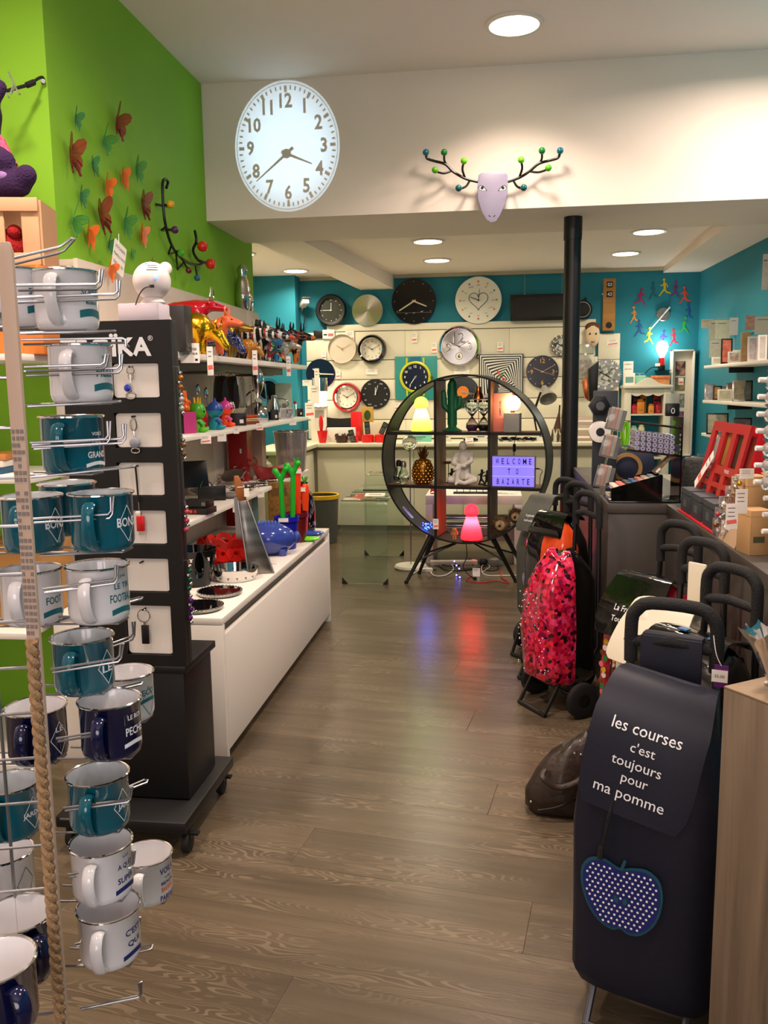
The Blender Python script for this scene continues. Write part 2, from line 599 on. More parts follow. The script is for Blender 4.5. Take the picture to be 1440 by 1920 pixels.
LABELG = mat('label_grey', '7d7470', .8)
z = 1.455
r2 = random.Random(3)
b = MB()
while z > 1.06:
 for k in range(3):
  ww = r2.uniform(.003, .0048)
  if r2.random() < .85:
   b.box((-.0055 + k * .0055, -.0034, z), (ww, .0008, .0048))
 z -= .0082
b.obj('price_strip_print', LABELG, rack, kind='stuff', smooth=0)
CORD = mat('cord_tan', '9c7c58', .75, bump=(300, .4))
b = MB()
for k in range(2):
 b.tube([(.0034 * math.cos(a * 1.0 + PI * k), -.006 + .003 * math.sin(a + PI * k), 1.20 - a * .0045) for a in [i * .55 for i in range(300)]], .0048, 6)
b.obj('braided_cord', CORD, rack)
b = MB()
for k in range(-7, -1):
 q = V((0, .12, 0)) + DX * (k * .045 + .02)
 b.tube([(q.x, q.y, .2), (q.x, q.y, 1.62)], .0026, 6)
b.obj('grid_upright_wires', GALV, rack, kind='stuff')
b = MB()
for k in range(22):
 z = .22 + k * .065
 p, q = V((0, .117, z)) - DX * .3, V((0, .117, z)) - DX * .065
 b.tube([p, q], .0023, 6)
b.obj('grid_cross_wires', GALV, rack, kind='stuff')
b = MB()
b.cyl((-.26, .24, .03), (-.26, .24, 1.68), .019, n=16)
b.obj('spinner_pole', STEEL, rack)
MB().lathe([(.0, 0), (.24, 0), (.24, .012), (.03, .03), (0, .03)], 28, TR(-.26, .24, 0)).obj('base_plate', BLACKM, rack, bevel=.002)
MB().tube([(-.07, .1, .2), (-.25, .23, .2)], .004, 6).obj('brace', GALV, rack)
MB().tube([(-.07, .1, 1.6), (-.25, .23, 1.6)], .004, 6).obj('brace', GALV, rack)
HOOKS = [(30, 535, 185, 533, 187, 505, 0), (30, 558, 220, 551, 219, 525, .03), (38, 625, 205, 621, 0, 0, .02), (40, 637, 235, 634, 236, 650, .05), (45, 688, 195, 683, 198, 664, 0), (45, 696, 225, 690, 224, 664, .03),
         (52, 762, 215, 754, 0, 0, .03), (56, 830, 203, 823, 201, 790, 0), (60, 834, 232, 822, 230, 795, .03), (58, 895, 243, 876, 0, 0, .05), (60, 973, 208, 964, 207, 932, 0), (75, 1042, 225, 1034, 0, 0, .1),
         (80, 1105, 217, 1086, 216, 1060, 0), (80, 1175, 258, 1125, 0, 0, .11), (95, 1255, 224, 1234, 226, 1208, 0), (200, 1210, 250, 1192, 248, 1166, .12), (105, 1385, 234, 1364, 232, 1342, 0), (195, 1300, 258, 1285, 0, 0, .12),
         (118, 1515, 241, 1499, 243, 1476, 0), (230, 1485, 268, 1470, 0, 0, .12), (127, 1640, 247, 1622, 248, 1596, 0), (140, 1770, 258, 1745, 258, 1722, 0), (140, 1812, 277, 1782, 0, 0, .08), (150, 1890, 263, 1866, 260, 1843, 0), (2, 490, 112, 463, 134, 447, -.04)]
for (x0, y0, x1, y1, xe, ye, dy) in HOOKS:
 p0, p1 = at(x0, y0, Y=1.045 + dy), at(x1, y1, Y=1.085 + dy)
 s_ = V((0, .004, -.006))
 pts = [p0, p1]
 if xe:
  pe = at(xe, ye, Y=1.085 + dy)
  pts = [p0, p1 - (p1 - p0).normalized() * .004, p1 + (pe - p1) * .2, pe, pe + V((.003, .003, 0)), p1 + s_ + (pe - p1) * .25, p1 + s_ - (p1 - p0).normalized() * .004, p0 + s_]
 else:
  s_ = V((0, .012, .001))
  pts = [p0, p1, p1 + V((.004, .004, 0)), p1 + s_ + V((.003, 0, 0)), p1 + s_ - V((.003, 0, 0)), p0 + s_]
 MB().tube(pts, .0017, 6).obj('hook', GALV, rack, world=True)
MR, MH = .0425, .079
def make_mug(label, body, ink, texts, M, inside=ENW, scale=1.0, tang=1.12):
 t = thing('enamel_mug', label, 'mug', M=M, group='enamel mugs on the wire rack')
 s = scale
 r, h = MR * s, MH * s
 MB().lathe([(0, .0), (r * .86, .0), (r * .95, .004), (r, .012), (r, h - .001), (r * 1.03, h)], 36).obj('body', body, t, smooth=60)
 MB().lathe([(r * 1.0, h), (r * .965, h - .003), (r * .965, .01), (r * .88, .004), (0, .003)], 36).obj('inside', inside, t, smooth=60)
 MB().tube([(r * 1.03 * math.cos(a), r * 1.03 * math.sin(a), h) for a in [2 * PI * i / 40 for i in range(40)]], .0019 * s, 6, closed=True).obj('rim', CHROME, t)
 pts = smooth_pts([(r * .98, 0, h * .80), (r * 1.3, 0, h * .87), (r * 1.56, 0, h * .72), (r * 1.54, 0, h * .45), (r * 1.3, 0, h * .2), (r * .99, 0, h * .1)], 4)
 MB().tube(pts, .0042 * s, 10, flat=2.0, up=(0, 0, 1)).obj('handle', body, t)
 for k, (txt, hh, z, ikm, wd) in enumerate(texts):
  def fn(x, y, e, z=z):
   a = tang + x / r
   return ((r + e * .5) * math.cos(a), (r + e * .5) * math.sin(a), z * s + y)
  if txt == '#':
   d = MB()
   vs = [(-.02 + .0035 * i, sg * hh / 2 + .003 * math.sin(i / 11 * PI) - .002, .0007) for i in range(12) for sg in (-1, 1)]
   fs = [(2 * i, 2 * i + 2, 2 * i + 3, 2 * i + 1) for i in range(11)]
   d.mesh((vs, fs), fn=fn).obj('printed_banner', ikm, t, smooth=0)
  elif txt == '<>':
   d = MB()
   o = [(-.017, 0), (0, .026), (.017, 0), (0, -.026)]
   for i in range(4):
    (xa, ya), (xb, yb) = o[i], o[(i + 1) % 4]
    vs = []
    for q in range(7):
     f = q / 6
     vs += [(xa + (xb - xa) * f, ya + (yb - ya) * f, .0007), ((xa + (xb - xa) * f) * .93, (ya + (yb - ya) * f) * .93, .0007)]
    d.mesh((vs, [(2 * q, 2 * q + 2, 2 * q + 3, 2 * q + 1) for q in range(6)]), fn=fn)
   d.obj('printed_frame', ikm, t, smooth=0)
  else:
   lettering(txt, hh, ident(), ikm, t, fn=fn, w=wd, bold=.02, ext=.0007)
 return t
def mugM(px, py, Y, tilt=0.0, ha=-1.83):
 p = at(px, py, Y=Y)
 return MX.Translation(p) @ MX.Rotation(tilt, 4, 'Y') @ MX.Rotation(ha, 4, 'Z') @ MX.Translation((0, 0, -MH / 2))
T_, N_, W_, O_ = TEALINK, NAVYINK, WINK, ORINK
MUGS = [
 (125, 566, 1.15, ENW, [('SUPER', .009, .050, T_, .034), ('MAMAN', .005, .036, T_, .02), ('#', .010, .022, T_, None)], 'white enamel mug with teal wording at the top of the wire rack'),
 (30, 562, 1.17, ENW, [('SUPER', .009, .048, T_, .034), ('#', .010, .024, T_, None)], 'white enamel mug half hidden behind the top of the beige rack upright'),
 (152, 702, 1.15, ENW, [('VOUS', .005, .062, T_, .012), ('FILLE', .013, .042, T_, .032), ('#', .009, .022, T_, None)], 'white enamel mug with tall teal letters, second from the top of the rack'),
 (137, 833, 1.15, ENT, [('VOICI', .005, .055, W_, .018), ('UNE', .007, .042, W_, .018), ('GRAND', .009, .026, W_, .034), ('#', .005, .013, W_, None)], 'teal enamel mug with white lettering, third from the top of the rack'),
 (128, 952, 1.27, ENT, [], 'teal mug of which little more than the steel rim shows between two others'),
 (192, 976, 1.12, ENT, [('<>', 0, .038, W_, None), ('BONS', .013, .040, W_, .036)], 'teal enamel mug with white diamond frame and bold white word'),
 (62, 980, 1.16, ENT, [('<>', 0, .038, W_, None), ('BONS', .013, .040, W_, .036)], 'teal diamond printed mug behind the beige upright of the rack'),
 (185, 1110, 1.13, ENW, [("J'AI", .005, .066, T_, .012), ('LE TIR', .008, .053, T_, .03), ('FOOTBALL', .012, .036, T_, .044), ('#', .008, .018, T_, None)], 'white enamel mug about football with teal print'),
 (60, 1116, 1.15, ENW, [('FOOT', .011, .036, T_, .03), ('#', .008, .018, T_, None)], 'white mug with teal print behind the rack upright, level with the football mug'),
 (157, 1242, 1.13, ENT, [('<>', 0, .038, W_, None), ('LE', .011, .036, W_, .02)], 'teal enamel mug hanging directly under the white football mug'),
 (240, 1302, 1.32, ENW, [('ECO', .010, .05, T_, .03), ('#', .006, .036, T_, None), ('<>', 0, .034, T_, None)], 'white enamel mug behind the navy and teal mugs of the rack'),
 (208, 1360, 1.11, ENN, [('LE ROI', .007, .060, W_, .026), ('PECHE', .012, .040, W_, .034), ('#', .006, .022, W_, None)], 'navy enamel mug with white wording and a white inside'),
 (70, 1372, 1.14, ENN, [('LE', .008, .05, W_, .014), ('<>', 0, .036, W_, None)], 'navy mug behind the rack upright, level with the other navy mug'),
 (186, 1498, 1.11, ENT, [('<>', 0, .038, W_, None), ('JAR', .010, .036, W_, .02)], 'lowest teal enamel mug in the full column of the rack'),
 (22, 1512, 1.13, ENT, [('<>', 0, .038, W_, None), ('JARDIN', .010, .036, W_, .036)], 'teal enamel mug low on the rack, cut by the edge of the picture'),
 (192, 1625, 1.09, ENW, [('VOUS', .004, .066, N_, .012), ('A QUOI', .009, .052, N_, .03), ('SUPER', .009, .032, N_, .032), ('#', .007, .018, N_, None)], 'white enamel mug with navy print, second from the bottom of the rack'),
 (276, 1640, 1.31, ENW, [('VOILA', .011, .060, N_, .034), ('A UNE', .004, .047, N_, .014), ('BEAUX', .006, .038, N_, .03), ('BEBE', .008, .027, O_, .03), ('PARFAIT', .010, .012, N_, .036)], 'white mug with navy and orange print, set behind at the floor side'),
 (206, 1745, 1.07, ENW, [("C'EST", .010, .052, N_, .03), ('QUI', .010, .034, N_, .024), ('#', .007, .018, N_, None)], 'white enamel mug with navy print, lowest of the full column'),
 (10, 1640, 1.15, ENW, [('<>', 0, .036, T_, None)], 'white mug with teal pattern low at the edge of the picture'),
 (38, 1770, 1.0, ENN, [], 'navy mug with white inside at the foot of the rack'),
 (-6, 1866, .86, ENN, [('O', .016, .03, W_, .018), ('<>', 0, .044, W_, None)], 'navy mug with white inside and a big white letter, nearest the floor corner'),
]
for i, (px, py, Y, body, tx, lb) in enumerate(MUGS):
 make_mug(lb, body, None, tx, mugM(px, py, Y, 0.0, -1.40 if i < 19 else -.6), inside=ENG if body is ENT else ENW, scale=1.0 if i < 19 else 1.08, tang=1.16 if i < 19 else -.75)
 # wire loop that carries the mug, part of the rack
 p = at(px, py, Y=Y)
 z = p.z - MH / 2 * (1.0 if i < 19 else 1.08) - .0018
 MB().tube([(p.x - .07, p.y - .028, z), (p.x + .035, p.y - .016, z), (p.x + .035, p.y + .016, z), (p.x - .07, p.y + .012, z)], .0017, 6).obj('holder', GALV, rack, world=True)
# ================================================================ BLACK KEYCHAIN STAND
SY = 2.6
sx1 = -1.008
stand = thing('keychain_stand', 'tall black sales stand on castors with white windows and white brand lettering', 'display stand', (-1.2, 2.72, 0))
BLK = mat('stand_black', '0c0c0d', .45)
MB().bx(-1.375, sx1, SY + .02, SY + .055, .60, 1.72).obj('board', BLK, stand, world=True, bevel=.003)
WIN = [(681, 747, 220, 290), (774, 840, 225, 295), (867, 930, 232, 300), (957, 1021, 240, 305), (1047, 1110, 244, 310), (1135, 1227, 247, 315)]
zs = [(at(x0, y0, Y=SY).z, at(x0, y1, Y=SY).z) for y0, y1, x0, x1 in WIN]
wx0, wx1 = -1.212, -1.055
cols = [(wx0, wx1)]
b = MB()
zt = 1.72
for (a, c) in zs + [(.60, .60)]:
 b.bx(wx0, wx1, SY, SY + .019, a, zt)
 zt = c
b.bx(wx1, sx1, SY, SY + .019, .60, 1.72)
b.bx(-1.375, wx0, SY, SY + .019, .60, 1.72)
b.obj('front_frame', BLK, stand, world=True)
for (a, c) in zs:
 MB(frame(((wx0 + wx1) / 2, SY + .0185, (a + c) / 2), (1, 0, 0), (0, 0, 1))).prism(rrect(wx1 - wx0 - .004, a - c - .004, .012), .006).obj('window_card', PAPER, stand, world=True)
 MB().cyl(((wx0 + wx1) / 2 - .012, SY - .012, a - .012), ((wx0 + wx1) / 2 - .012, SY + .02, a - .012), .003, n=8).obj('peg', INK, stand, world=True)
p0 = at(198, 650, Y=SY - .001)
lettering('TRO\u00cfKA', .072, frame((p0.x, SY - .001, p0.z + .004), (1, 0, 0), (0, 0, 1)), WINK, stand, w=.30, bold=.035)
p0 = at(282, 634, Y=SY)
lettering('\u00ae', .017, frame((p0.x, SY - .001, p0.z), (1, 0, 0), (0, 0, 1)), WINK, stand)
for o in list(stand.children):
 if o.name.startswith('lettering'):
  o.matrix_parent_inverse = W[stand.name].inverted()
MB().bx(-1.39, -1.012, SY - .005, SY + .30, .575, .60).obj('tray', BLK, stand, world=True, bevel=.003)
MB().bx(-1.37, -1.025, SY + .01, SY + .28, .13, .575).obj('pedestal', BLK, stand, world=True, bevel=.003)
MB().bx(-1.43, -.985, 2.46, 2.97, .085, .125).obj('base_board', BLK, stand, world=True, bevel=.006)
for (cx, cy) in ((-1.0, 2.51), (-1.02, 2.92), (-1.40, 2.51), (-1.40, 2.92)):
 c = MB()
 c.cyl((cx - .012, cy, .034), (cx + .012, cy, .034), .034, n=20)
 co = c.obj('castor', BLACKM, stand, world=True, bevel=.004)
 MB().bx(cx - .016, cx + .016, cy - .012, cy + .02, .05, .085).obj('fork', BLK, co, world=True)
 MB().bx(cx + .014, cx + .04, cy - .01, cy + .012, .062, .07).obj('brake_lever', BLK, co, world=True)
KX = (wx0 + wx1) / 2 - .012
SAPH = mat('sapphire', '2038b0', .1)
def keychain(i, label, kind):
 z = zs[i][0] - .012
 t = thing('keychain', label, 'keychain', (KX, SY - .006, z))
 if kind == 'charm':
  MB().tube([(.012 * math.cos(a), 0, -.012 + .012 * math.sin(a)) for a in [2 * PI * k / 14 for k in range(14)]], .0022, 6, closed=True).obj('ring', CHROME, t)
  MB().cyl((0, 0, -.024), (0, 0, -.05), .003, n=8).obj('link', CHROME, t)
  MB().tube([(.008 * math.cos(a), 0, -.03 + .01 * math.sin(a)) for a in [2 * PI * k / 14 for k in range(14)]], .002, 6, closed=True).obj('clasp', CHROME, t)
  MB(frame((-.008, -.004, -.066), (1, 0, 0), (0, 0, 1))).lathe([(0, .004), (.013, .004), (.015, 0), (.015, -.004), (0, -.004)], 20).obj('setting', CHROME, t)
  MB(frame((-.008, -.004, -.066), (1, 0, 0), (0, 0, 1))).lathe([(0, .0075), (.007, .0065), (.0115, .004)], 16).obj('stone', SAPH, t)
  MB().tube([(.016 * math.cos(a) - .002, 0, -.09 + .01 * math.sin(a)) for a in [2 * PI * k / 14 for k in range(14)]], .003, 6, closed=True).obj('pendant', CHROME, t)
 elif kind == 'disc':
  MB().tube([(.010 * math.cos(a), 0, -.026 + .02 * math.sin(a)) for a in [2 * PI * k / 16 for k in range(16)]], .003, 6, closed=True).obj('snap_hook', CHROME, t)
  MB().cyl((.001, 0, -.046), (.002, 0, -.066), .004, n=8).obj('link', CHROME, t)
  MB(frame((.003, -.003, -.084), (1, 0, 0), (0, 0, 1))).lathe([(0, .005), (.014, .005), (.0165, .003), (.0165, -.005), (0, -.005)], 22).obj('disc', mat('grey_enamel', '8d93a0', .3), t)
  MB().tube([(.014 * math.cos(a) + .004, 0, -.108 + .008 * math.sin(a)) for a in [2 * PI * k / 14 for k in range(14)]], .0028, 6, closed=True).obj('split_ring', CHROME, t)
 elif kind == 'usb':
  MB().tube([(0, 0, 0), (.003, -.002, -.05), (.005, -.002, -.115)], .0032, 6).obj('strap', INK, t)
  MB().tube([(.005, -.002, -.115), (.006, -.002, -.15)], .0014, 6).obj('cord', CHROME, t)
  MB().box((.009, -.004, -.185), (.026, .012, .05)).obj('drive_body', REDP, t, bevel=.003)
  MB().box((.002, -.004, -.153), (.016, .01, .016)).obj('cap', WHITE, t, bevel=.002)
  MB().box((.011, -.004, -.215), (.018, .008, .012)).obj('plug', CHROME, t)
 else:
  MB().tube([(.021 * math.cos(a), 0, -.021 + .021 * math.sin(a)) for a in [2 * PI * k / 22 for k in range(22)]], .002, 6, closed=True).obj('split_ring', CHROME, t)
  MB().box((.004, -.003, -.083), (.026, .008, .064)).obj('leather_tag', BLACK, t, bevel=.003)
  MB().box((.004, -.003, -.045), (.008, .004, .012)).obj('link', CHROME, t)
keychain(0, 'silver charm keychain with a round blue stone in the top window', 'charm')
keychain(1, 'silver snap hook keychain with plain grey disc in the second window', 'disc')
keychain(2, 'red memory stick on a black strap across two windows', 'usb')
keychain(5, 'black leather tag on a steel split ring in the bottom window', 'tag')
FOBC = [('bead_bronze', '7a5a3a', CHROME), ('bead_purple', '5a1a70', None), ('bead_rose', 'c04a5a', None), ('bead_green', '15503c', None), ('bead_silver', 'b8b4b0', CHROME), ('bead_amber', 'b06a20', None)]
FOBL = ['dangling silver charm with amber drop on the side of the black stand', 'violet glass bead charm low on the side of the stand', 'rose bead charm hanging at the middle of the stand side', 'dark green glass drop hanging lowest beside the steel plates',
  'silver bell charm at the height of the upper shelf', 'bronze bead charm near the top of the stand side']
for k, (py, n) in enumerate(((845, 5), (1135, 7), (970, 6), (1080, 6), (760, 5), (720, 4))):
 p = at(331 + (py - 700) * .042, py, Y=2.63)
 t = thing('bead_charm', FOBL[k], 'keychain', (sx1 + .012, 2.622, p.z + .05))
 MB().tube([(-.014, 0, .004), (0, 0, .004), (.002, 0, -.012)], .0016, 6).obj('hook', CHROME, t)
 m = mat(FOBC[k][0], FOBC[k][1], .15, .3)
 for j in range(n):
  MB().sph((.002 + .003 * math.sin(j * 2.1), .003 * math.cos(j * 1.7), -.016 - j * .0145), .0075 + .002 * (j % 2), 10, 6, (1, 1, .9)).obj('bead', m if j % 2 else CHROME, t)
# ================================================================ CLOCK PROJECTOR
pj = at(285, 533, Y=2.66)
bz = 1.7205
bxm = at(271, 586, Y=2.66)
t = thing('projector_box', 'flat white cardboard box carrying the clock projector', 'box', (bxm.x, 2.655, bz))
MB().bx(-.068, .066, -.04, .05, 0, .052).obj('carton', mat('box_lilac_white', 'd8ccd4', .6), t, bevel=.0015)
MB().bx(-.066, .064, -.038, .048, .052, .0535).obj('lid', MATS['box_lilac_white'], t, bevel=.0015)
pz = bz + .0535
proj = thing('clock_projector', 'white ball shaped projector with blue pilot lamps throwing the clock picture', 'projector', (pj.x, 2.66, pz))
PWH = mat('projector_white', 'e2d8d4', .3)
PR = .059
MB().sph((0, 0, PR + .012), PR, 32, 20).obj('body', PWH, proj)
MB().lathe([(.0, 0), (.036, 0), (.04, .004), (.026, .02), (0, .02)], 28).obj('foot', PWH, proj)
lens = at(309, 505, Y=2.735)
aim = at(537, 275, Y=5.6)
lo = lens - V((pj.x, 2.66, pz))
ax = (aim - lens).normalized()
bc = V((0, 0, PR + .012))
FM = frame(lo, ax.cross(UP), UP.cross(ax.cross(UP)))
FM = MX(((ax.cross(UP).normalized().x, ax.cross(UP).normalized().cross(ax).x * -1, ax.x, lo.x), (ax.cross(UP).normalized().y, ax.cross(UP).normalized().cross(ax).y * -1, ax.y, lo.y), (ax.cross(UP).normalized().z, ax.cross(UP).normalized().cross(ax).z * -1, ax.z, lo.z), (0, 0, 0, 1)))
MB(FM).lathe([(.017, -.075), (.021, -.05), (.021, .012), (.0195, .0125), (.0175, .008), (.0175, -.03), (0, -.03)], 28).obj('lens_barrel', PWH, proj)
for k in range(3):
 a0 = 2.0
 q = [(bc + V((math.sin(a) * math.cos(.5 + k * .16) * PR * 1.01, -math.cos(a) * math.cos(.5 + k * .16) * PR * 1.01, math.sin(.5 + k * .16) * PR * 1.01))) for a in [.1 + .1 * i for i in range(8)]]
 MB().tube(q, .0011, 5).obj('vent_slot', mat('vent_grey', '8a8488', .6), proj)
BLED = mat('blue_led', '3050ff', .3, emit='3a6cff', es=6)
for (a, e) in ((.62, .05), (-.05, .95)):
 MB().sph(bc + V((math.sin(a) * math.cos(e) * PR, -math.cos(a) * math.cos(e) * PR, math.sin(e) * PR)), .0045, 10, 6).obj('pilot_lamp', BLED, proj)
MB().box(bc + V((math.sin(.38) * .055, -math.cos(.38) * .055, -.022)), (.012, .012, .008), TR()).obj('socket', INK, proj)
q = bc + V((.021, -.056, -.022))
MB().tube(smooth_pts([q, q + V((-.02, -.012, -.008)), q + V((-.042, -.004, -.03)), q + V((-.055, -.0, -.056))], 5), .0018, 6).obj('cord', mat('cable_grey', '3a3638', .5), proj)
# the picture slide: its cut-out ring, digits, ticks and hands stop the lamp's light
sl = bpy.data.lights.new('projector_lamp', 'SPOT')
sl.energy = 620
sl.color = (.5, .74, 1.0)
sl.shadow_soft_size = .00002
sl.spot_size = math.radians(18)
sl.spot_blend = 1.0
so = bpy.data.objects.new('projector_lamp', sl)
SRC = lens - ax * .026
so.location = SRC
so.rotation_euler = ax.to_track_quat('-Z', 'Y').to_euler()
COL.objects.link(so)
GD = .032
def slide_pt(X, Z):
 """a point of the header wall pulled back onto the slide inside the barrel"""
 d = V((X, 5.6, Z)) - SRC
 return SRC + d * (GD / d.dot(ax)) - V((pj.x, 2.66, pz))
cx0, cx1 = at(441, 288, Y=5.6).x, at(637, 265, Y=5.6).x
cz1, cz0 = at(537, 150, Y=5.6).z, at(540, 397, Y=5.6).z
CCX, CCZ, CRX, CRZ = (cx0 + cx1) / 2, (cz0 + cz1) / 2, (cx1 - cx0) / 2, (cz1 - cz0) / 2
def wp(r, a):
 """clock angle a from twelve, radius share r"""
 return slide_pt(CCX + CRX * r * math.sin(a), CCZ + CRZ * r * math.cos(a))
SLM = mat('slide_black', '000000', 1.0, spec=0)
b = MB()
n = 64
vs = [wp(1.0, 2 * PI * i / n) for i in range(n)] + [FM @ V((.0176 * math.cos(2 * PI * i / n), .0176 * math.sin(2 * PI * i / n), GD - .026)) for i in range(n)]
# outer circle sorted the same way round
def ang(p):
 q = FM.inverted() @ p
 return math.atan2(q.y, q.x)
outs = sorted(vs[n:], key=ang)
ins = sorted(vs[:n], key=ang)
b.add(ins + outs, [(i, (i + 1) % n, n + (i + 1) % n, n + i) for i in range(n)])
b.obj('slide_mask', SLM, proj, smooth=0)
GHOST = mat('slide_grey', '000000', 1.0, alpha=1)
b = MB()
def q4(r0, r1, a0, a1):
 b.add([wp(r0, a0), wp(r1, a0), wp(r1, a1), wp(r0, a1)], [(0, 1, 2, 3)])
for k in range(60):
 a = 2 * PI * k / 60
 wdt = .014 if k % 5 else .03
 q4(.86 if k % 5 else .82, .92, a - wdt, a + wdt)
for k in range(96):
 q4(.955, .965, 2 * PI * k / 96, 2 * PI * (k + 1) / 96)
for k in range(1, 13):
 a = 2 * PI * k / 12
 d = text_data(str(k), .082, None, .03)
 gx, gz = CCX + CRX * .70 * math.sin(a), CCZ + CRZ * .70 * math.cos(a)
 b.mesh(([tuple(slide_pt(gx + x * .92, gz + yy * 1.1)) for x, yy, e in d[0]], d[1]))
b.obj('slide_print', GHOST, proj, smooth=0)
b = MB()
def hand(px, py, w0, back):
 tip = at(px, py, Y=5.6)
 c = at(537, 288, Y=5.6)
 d = V((tip.x - c.x, 0, tip.z - c.z))
 nn = V((d.z, 0, -d.x)).normalized() * w0
 pts = [c - d * back + nn, c - d * back - nn, tip - nn * .35, tip + nn * .35]
 b.add([slide_pt(p.x, p.z) for p in pts], [(0, 1, 2, 3)])
hand(585, 307, .011, .2)
hand(481, 340, .010, .22)
c = at(537, 288, Y=5.6)
b.add([slide_pt(c.x + .03 * math.cos(2 * PI * i / 16), c.z + .03 * math.sin(2 * PI * i / 16)) for i in range(16)], [tuple(range(16))])
b.obj('slide_hands', mat('slide_dark', '000000', 1.0, spec=0, alpha=1), proj, smooth=0)
# picture carton behind the projector
p = at(333, 655, Y=2.9)
t = thing('picture_carton', 'dark carton with a bright picture printed on its face beside the projector', 'box', (at(335, 600, Y=3.74).x, 3.74, 1.6735))
MB().bx(-.075, .045, -.05, .05, 0, .20).obj('carton', mat('carton_dark', '2c2b2a', .35), t, bevel=.002)
MB(frame((-.03, -.051, .13), (1, 0, .1), (0, 0, 1))).prism([(-.02, .05), (.01, .03), (.03, -.03), (.0, -.05), (-.025, -.01)], .0006).obj('printed_figure', mat('print_pale', 'b9c4be', .5), t, smooth=0)
MB(frame((.035, -.03, .07), (0, 1, 0), (0, 0, 1))).prism(rrect(.03, .1, .01), .012).obj('printed_panel', mat('print_brown', '4b4138', .5), t, smooth=0)
# ================================================================ GREEN WALL: butterflies, hook rail, panels
GX = -1.885
def pat(name, cols, scale, kind='voronoi', rough=.2, coat=.3, squash=(1, 1, 1), dist=0.0):
 """several printed colours in cells, stripes or spots"""
 if name in MATS:
  return MATS[name]
 m = mat(name, cols[0], rough, coat=coat)
 nt = m.node_tree
 b = nt.nodes['Principled BSDF']
 tc = nt.nodes.new('ShaderNodeTexCoord')
 mp = nt.nodes.new('ShaderNodeMapping')
 mp.inputs['Scale'].default_value = squash
 nt.links.new(tc.outputs['Object'], mp.inputs['Vector'])
 r = nt.nodes.new('ShaderNodeValToRGB')
 r.color_ramp.interpolation = 'CONSTANT'
 while len(r.color_ramp.elements) < len(cols):
  r.color_ramp.elements.new(.5)
 for i, c in enumerate(cols):
  r.color_ramp.elements[i].position = i / len(cols)
  r.color_ramp.elements[i].color = (*lin(c), 1)
 if kind == 'voronoi':
  n = nt.nodes.new('ShaderNodeTexVoronoi')
  n.inputs['Scale'].default_value = scale
  sp = nt.nodes.new('ShaderNodeSeparateColor')
  nt.links.new(mp.outputs[0], n.inputs['Vector'])
  nt.links.new(n.outputs['Color'], sp.inputs[0])
  nt.links.new(sp.outputs[0], r.inputs['Fac'])
 elif kind == 'spots':
  n = nt.nodes.new('ShaderNodeTexVoronoi')
  n.inputs['Scale'].default_value = scale
  n.inputs['Randomness'].default_value = dist
  nt.links.new(mp.outputs[0], n.inputs['Vector'])
  nt.links.new(n.outputs['Distance'], r.inputs['Fac'])
 else:
  n = nt.nodes.new('ShaderNodeTexWave')
  n.inputs['Scale'].default_value = scale
  n.inputs['Distortion'].default_value = dist
  n.wave_profile = 'SAW'
  nt.links.new(mp.outputs[0], n.inputs['Vector'])
  nt.links.new(n.outputs['Fac'], r.inputs['Fac'])
 nt.links.new(r.outputs[0], b.inputs['Base Color'])
 return m
BFC = {'maroon': ('butterfly_maroon', '8e2a18', .62), 'teal': ('butterfly_teal', '12784e', .42), 'green': ('butterfly_green', '2d8a3a', .4), 'orange': ('butterfly_orange', 'dd6a1c', .88)}
WING = [(0, .004), (.012, .03), (.035, .052), (.06, .06), (.07, .05), (.066, .03), (.05, .008), (.04, .0), (.048, -.015), (.046, -.034), (.036, -.05), (.04, -.07), (.032, -.072), (.026, -.054), (.014, -.04), (.004, -.015)]
BFL = ['small teal butterfly highest over the shop stand on the green wall', 'maroon butterfly with a bright glint, highest of the dark ones', 'pale green butterfly under the glinting maroon one', 'maroon butterfly nearest the corner of the green wall', 'tiny teal butterfly beneath the maroon corner one',
       'orange butterfly in the middle of the swarm, lower of two', 'orange butterfly touching a maroon one in the middle', 'green butterfly with upright wing at the far side of the swarm', 'tiny teal butterfly near the wall corner at half height', 'big maroon butterfly above the orange one in the lower swarm',
       'maroon butterfly closest to the coat rail', 'green butterfly with spread wings low near the wall corner', 'pale green butterfly low in the middle of the swarm', 'orange butterfly under the big maroon one', 'orange butterfly under the maroon one near the coat rail', 'small turquoise butterfly over the white hanging card',
       'tiny green butterfly just above the white back panel', 'orange butterfly lowest of all, in front of the white panel', 'small brown butterfly at the panel edge beside the projector']
BFS = [(140, 222, 30, 'teal', .2), (217, 228, 52, 'maroon', .3), (193, 262, 44, 'green', .5), (130, 288, 54, 'maroon', 0), (172, 310, 30, 'teal', -.2), (197, 348, 38, 'orange', .2), (228, 333, 36, 'orange', -.1), (254, 318, 42, 'green', .1), (150, 368, 30, 'teal', .1), (185, 402, 54, 'maroon', -.3),
       (265, 383, 48, 'maroon', -.1), (135, 412, 46, 'green', .6), (232, 418, 46, 'green', .3), (163, 440, 40, 'orange', .1), (263, 440, 38, 'orange', .1), (203, 457, 30, 'teal', .4), (245, 477, 20, 'green', .1), (203, 505, 34, 'orange', .4), (283, 494, 18, 'maroon', .3)]
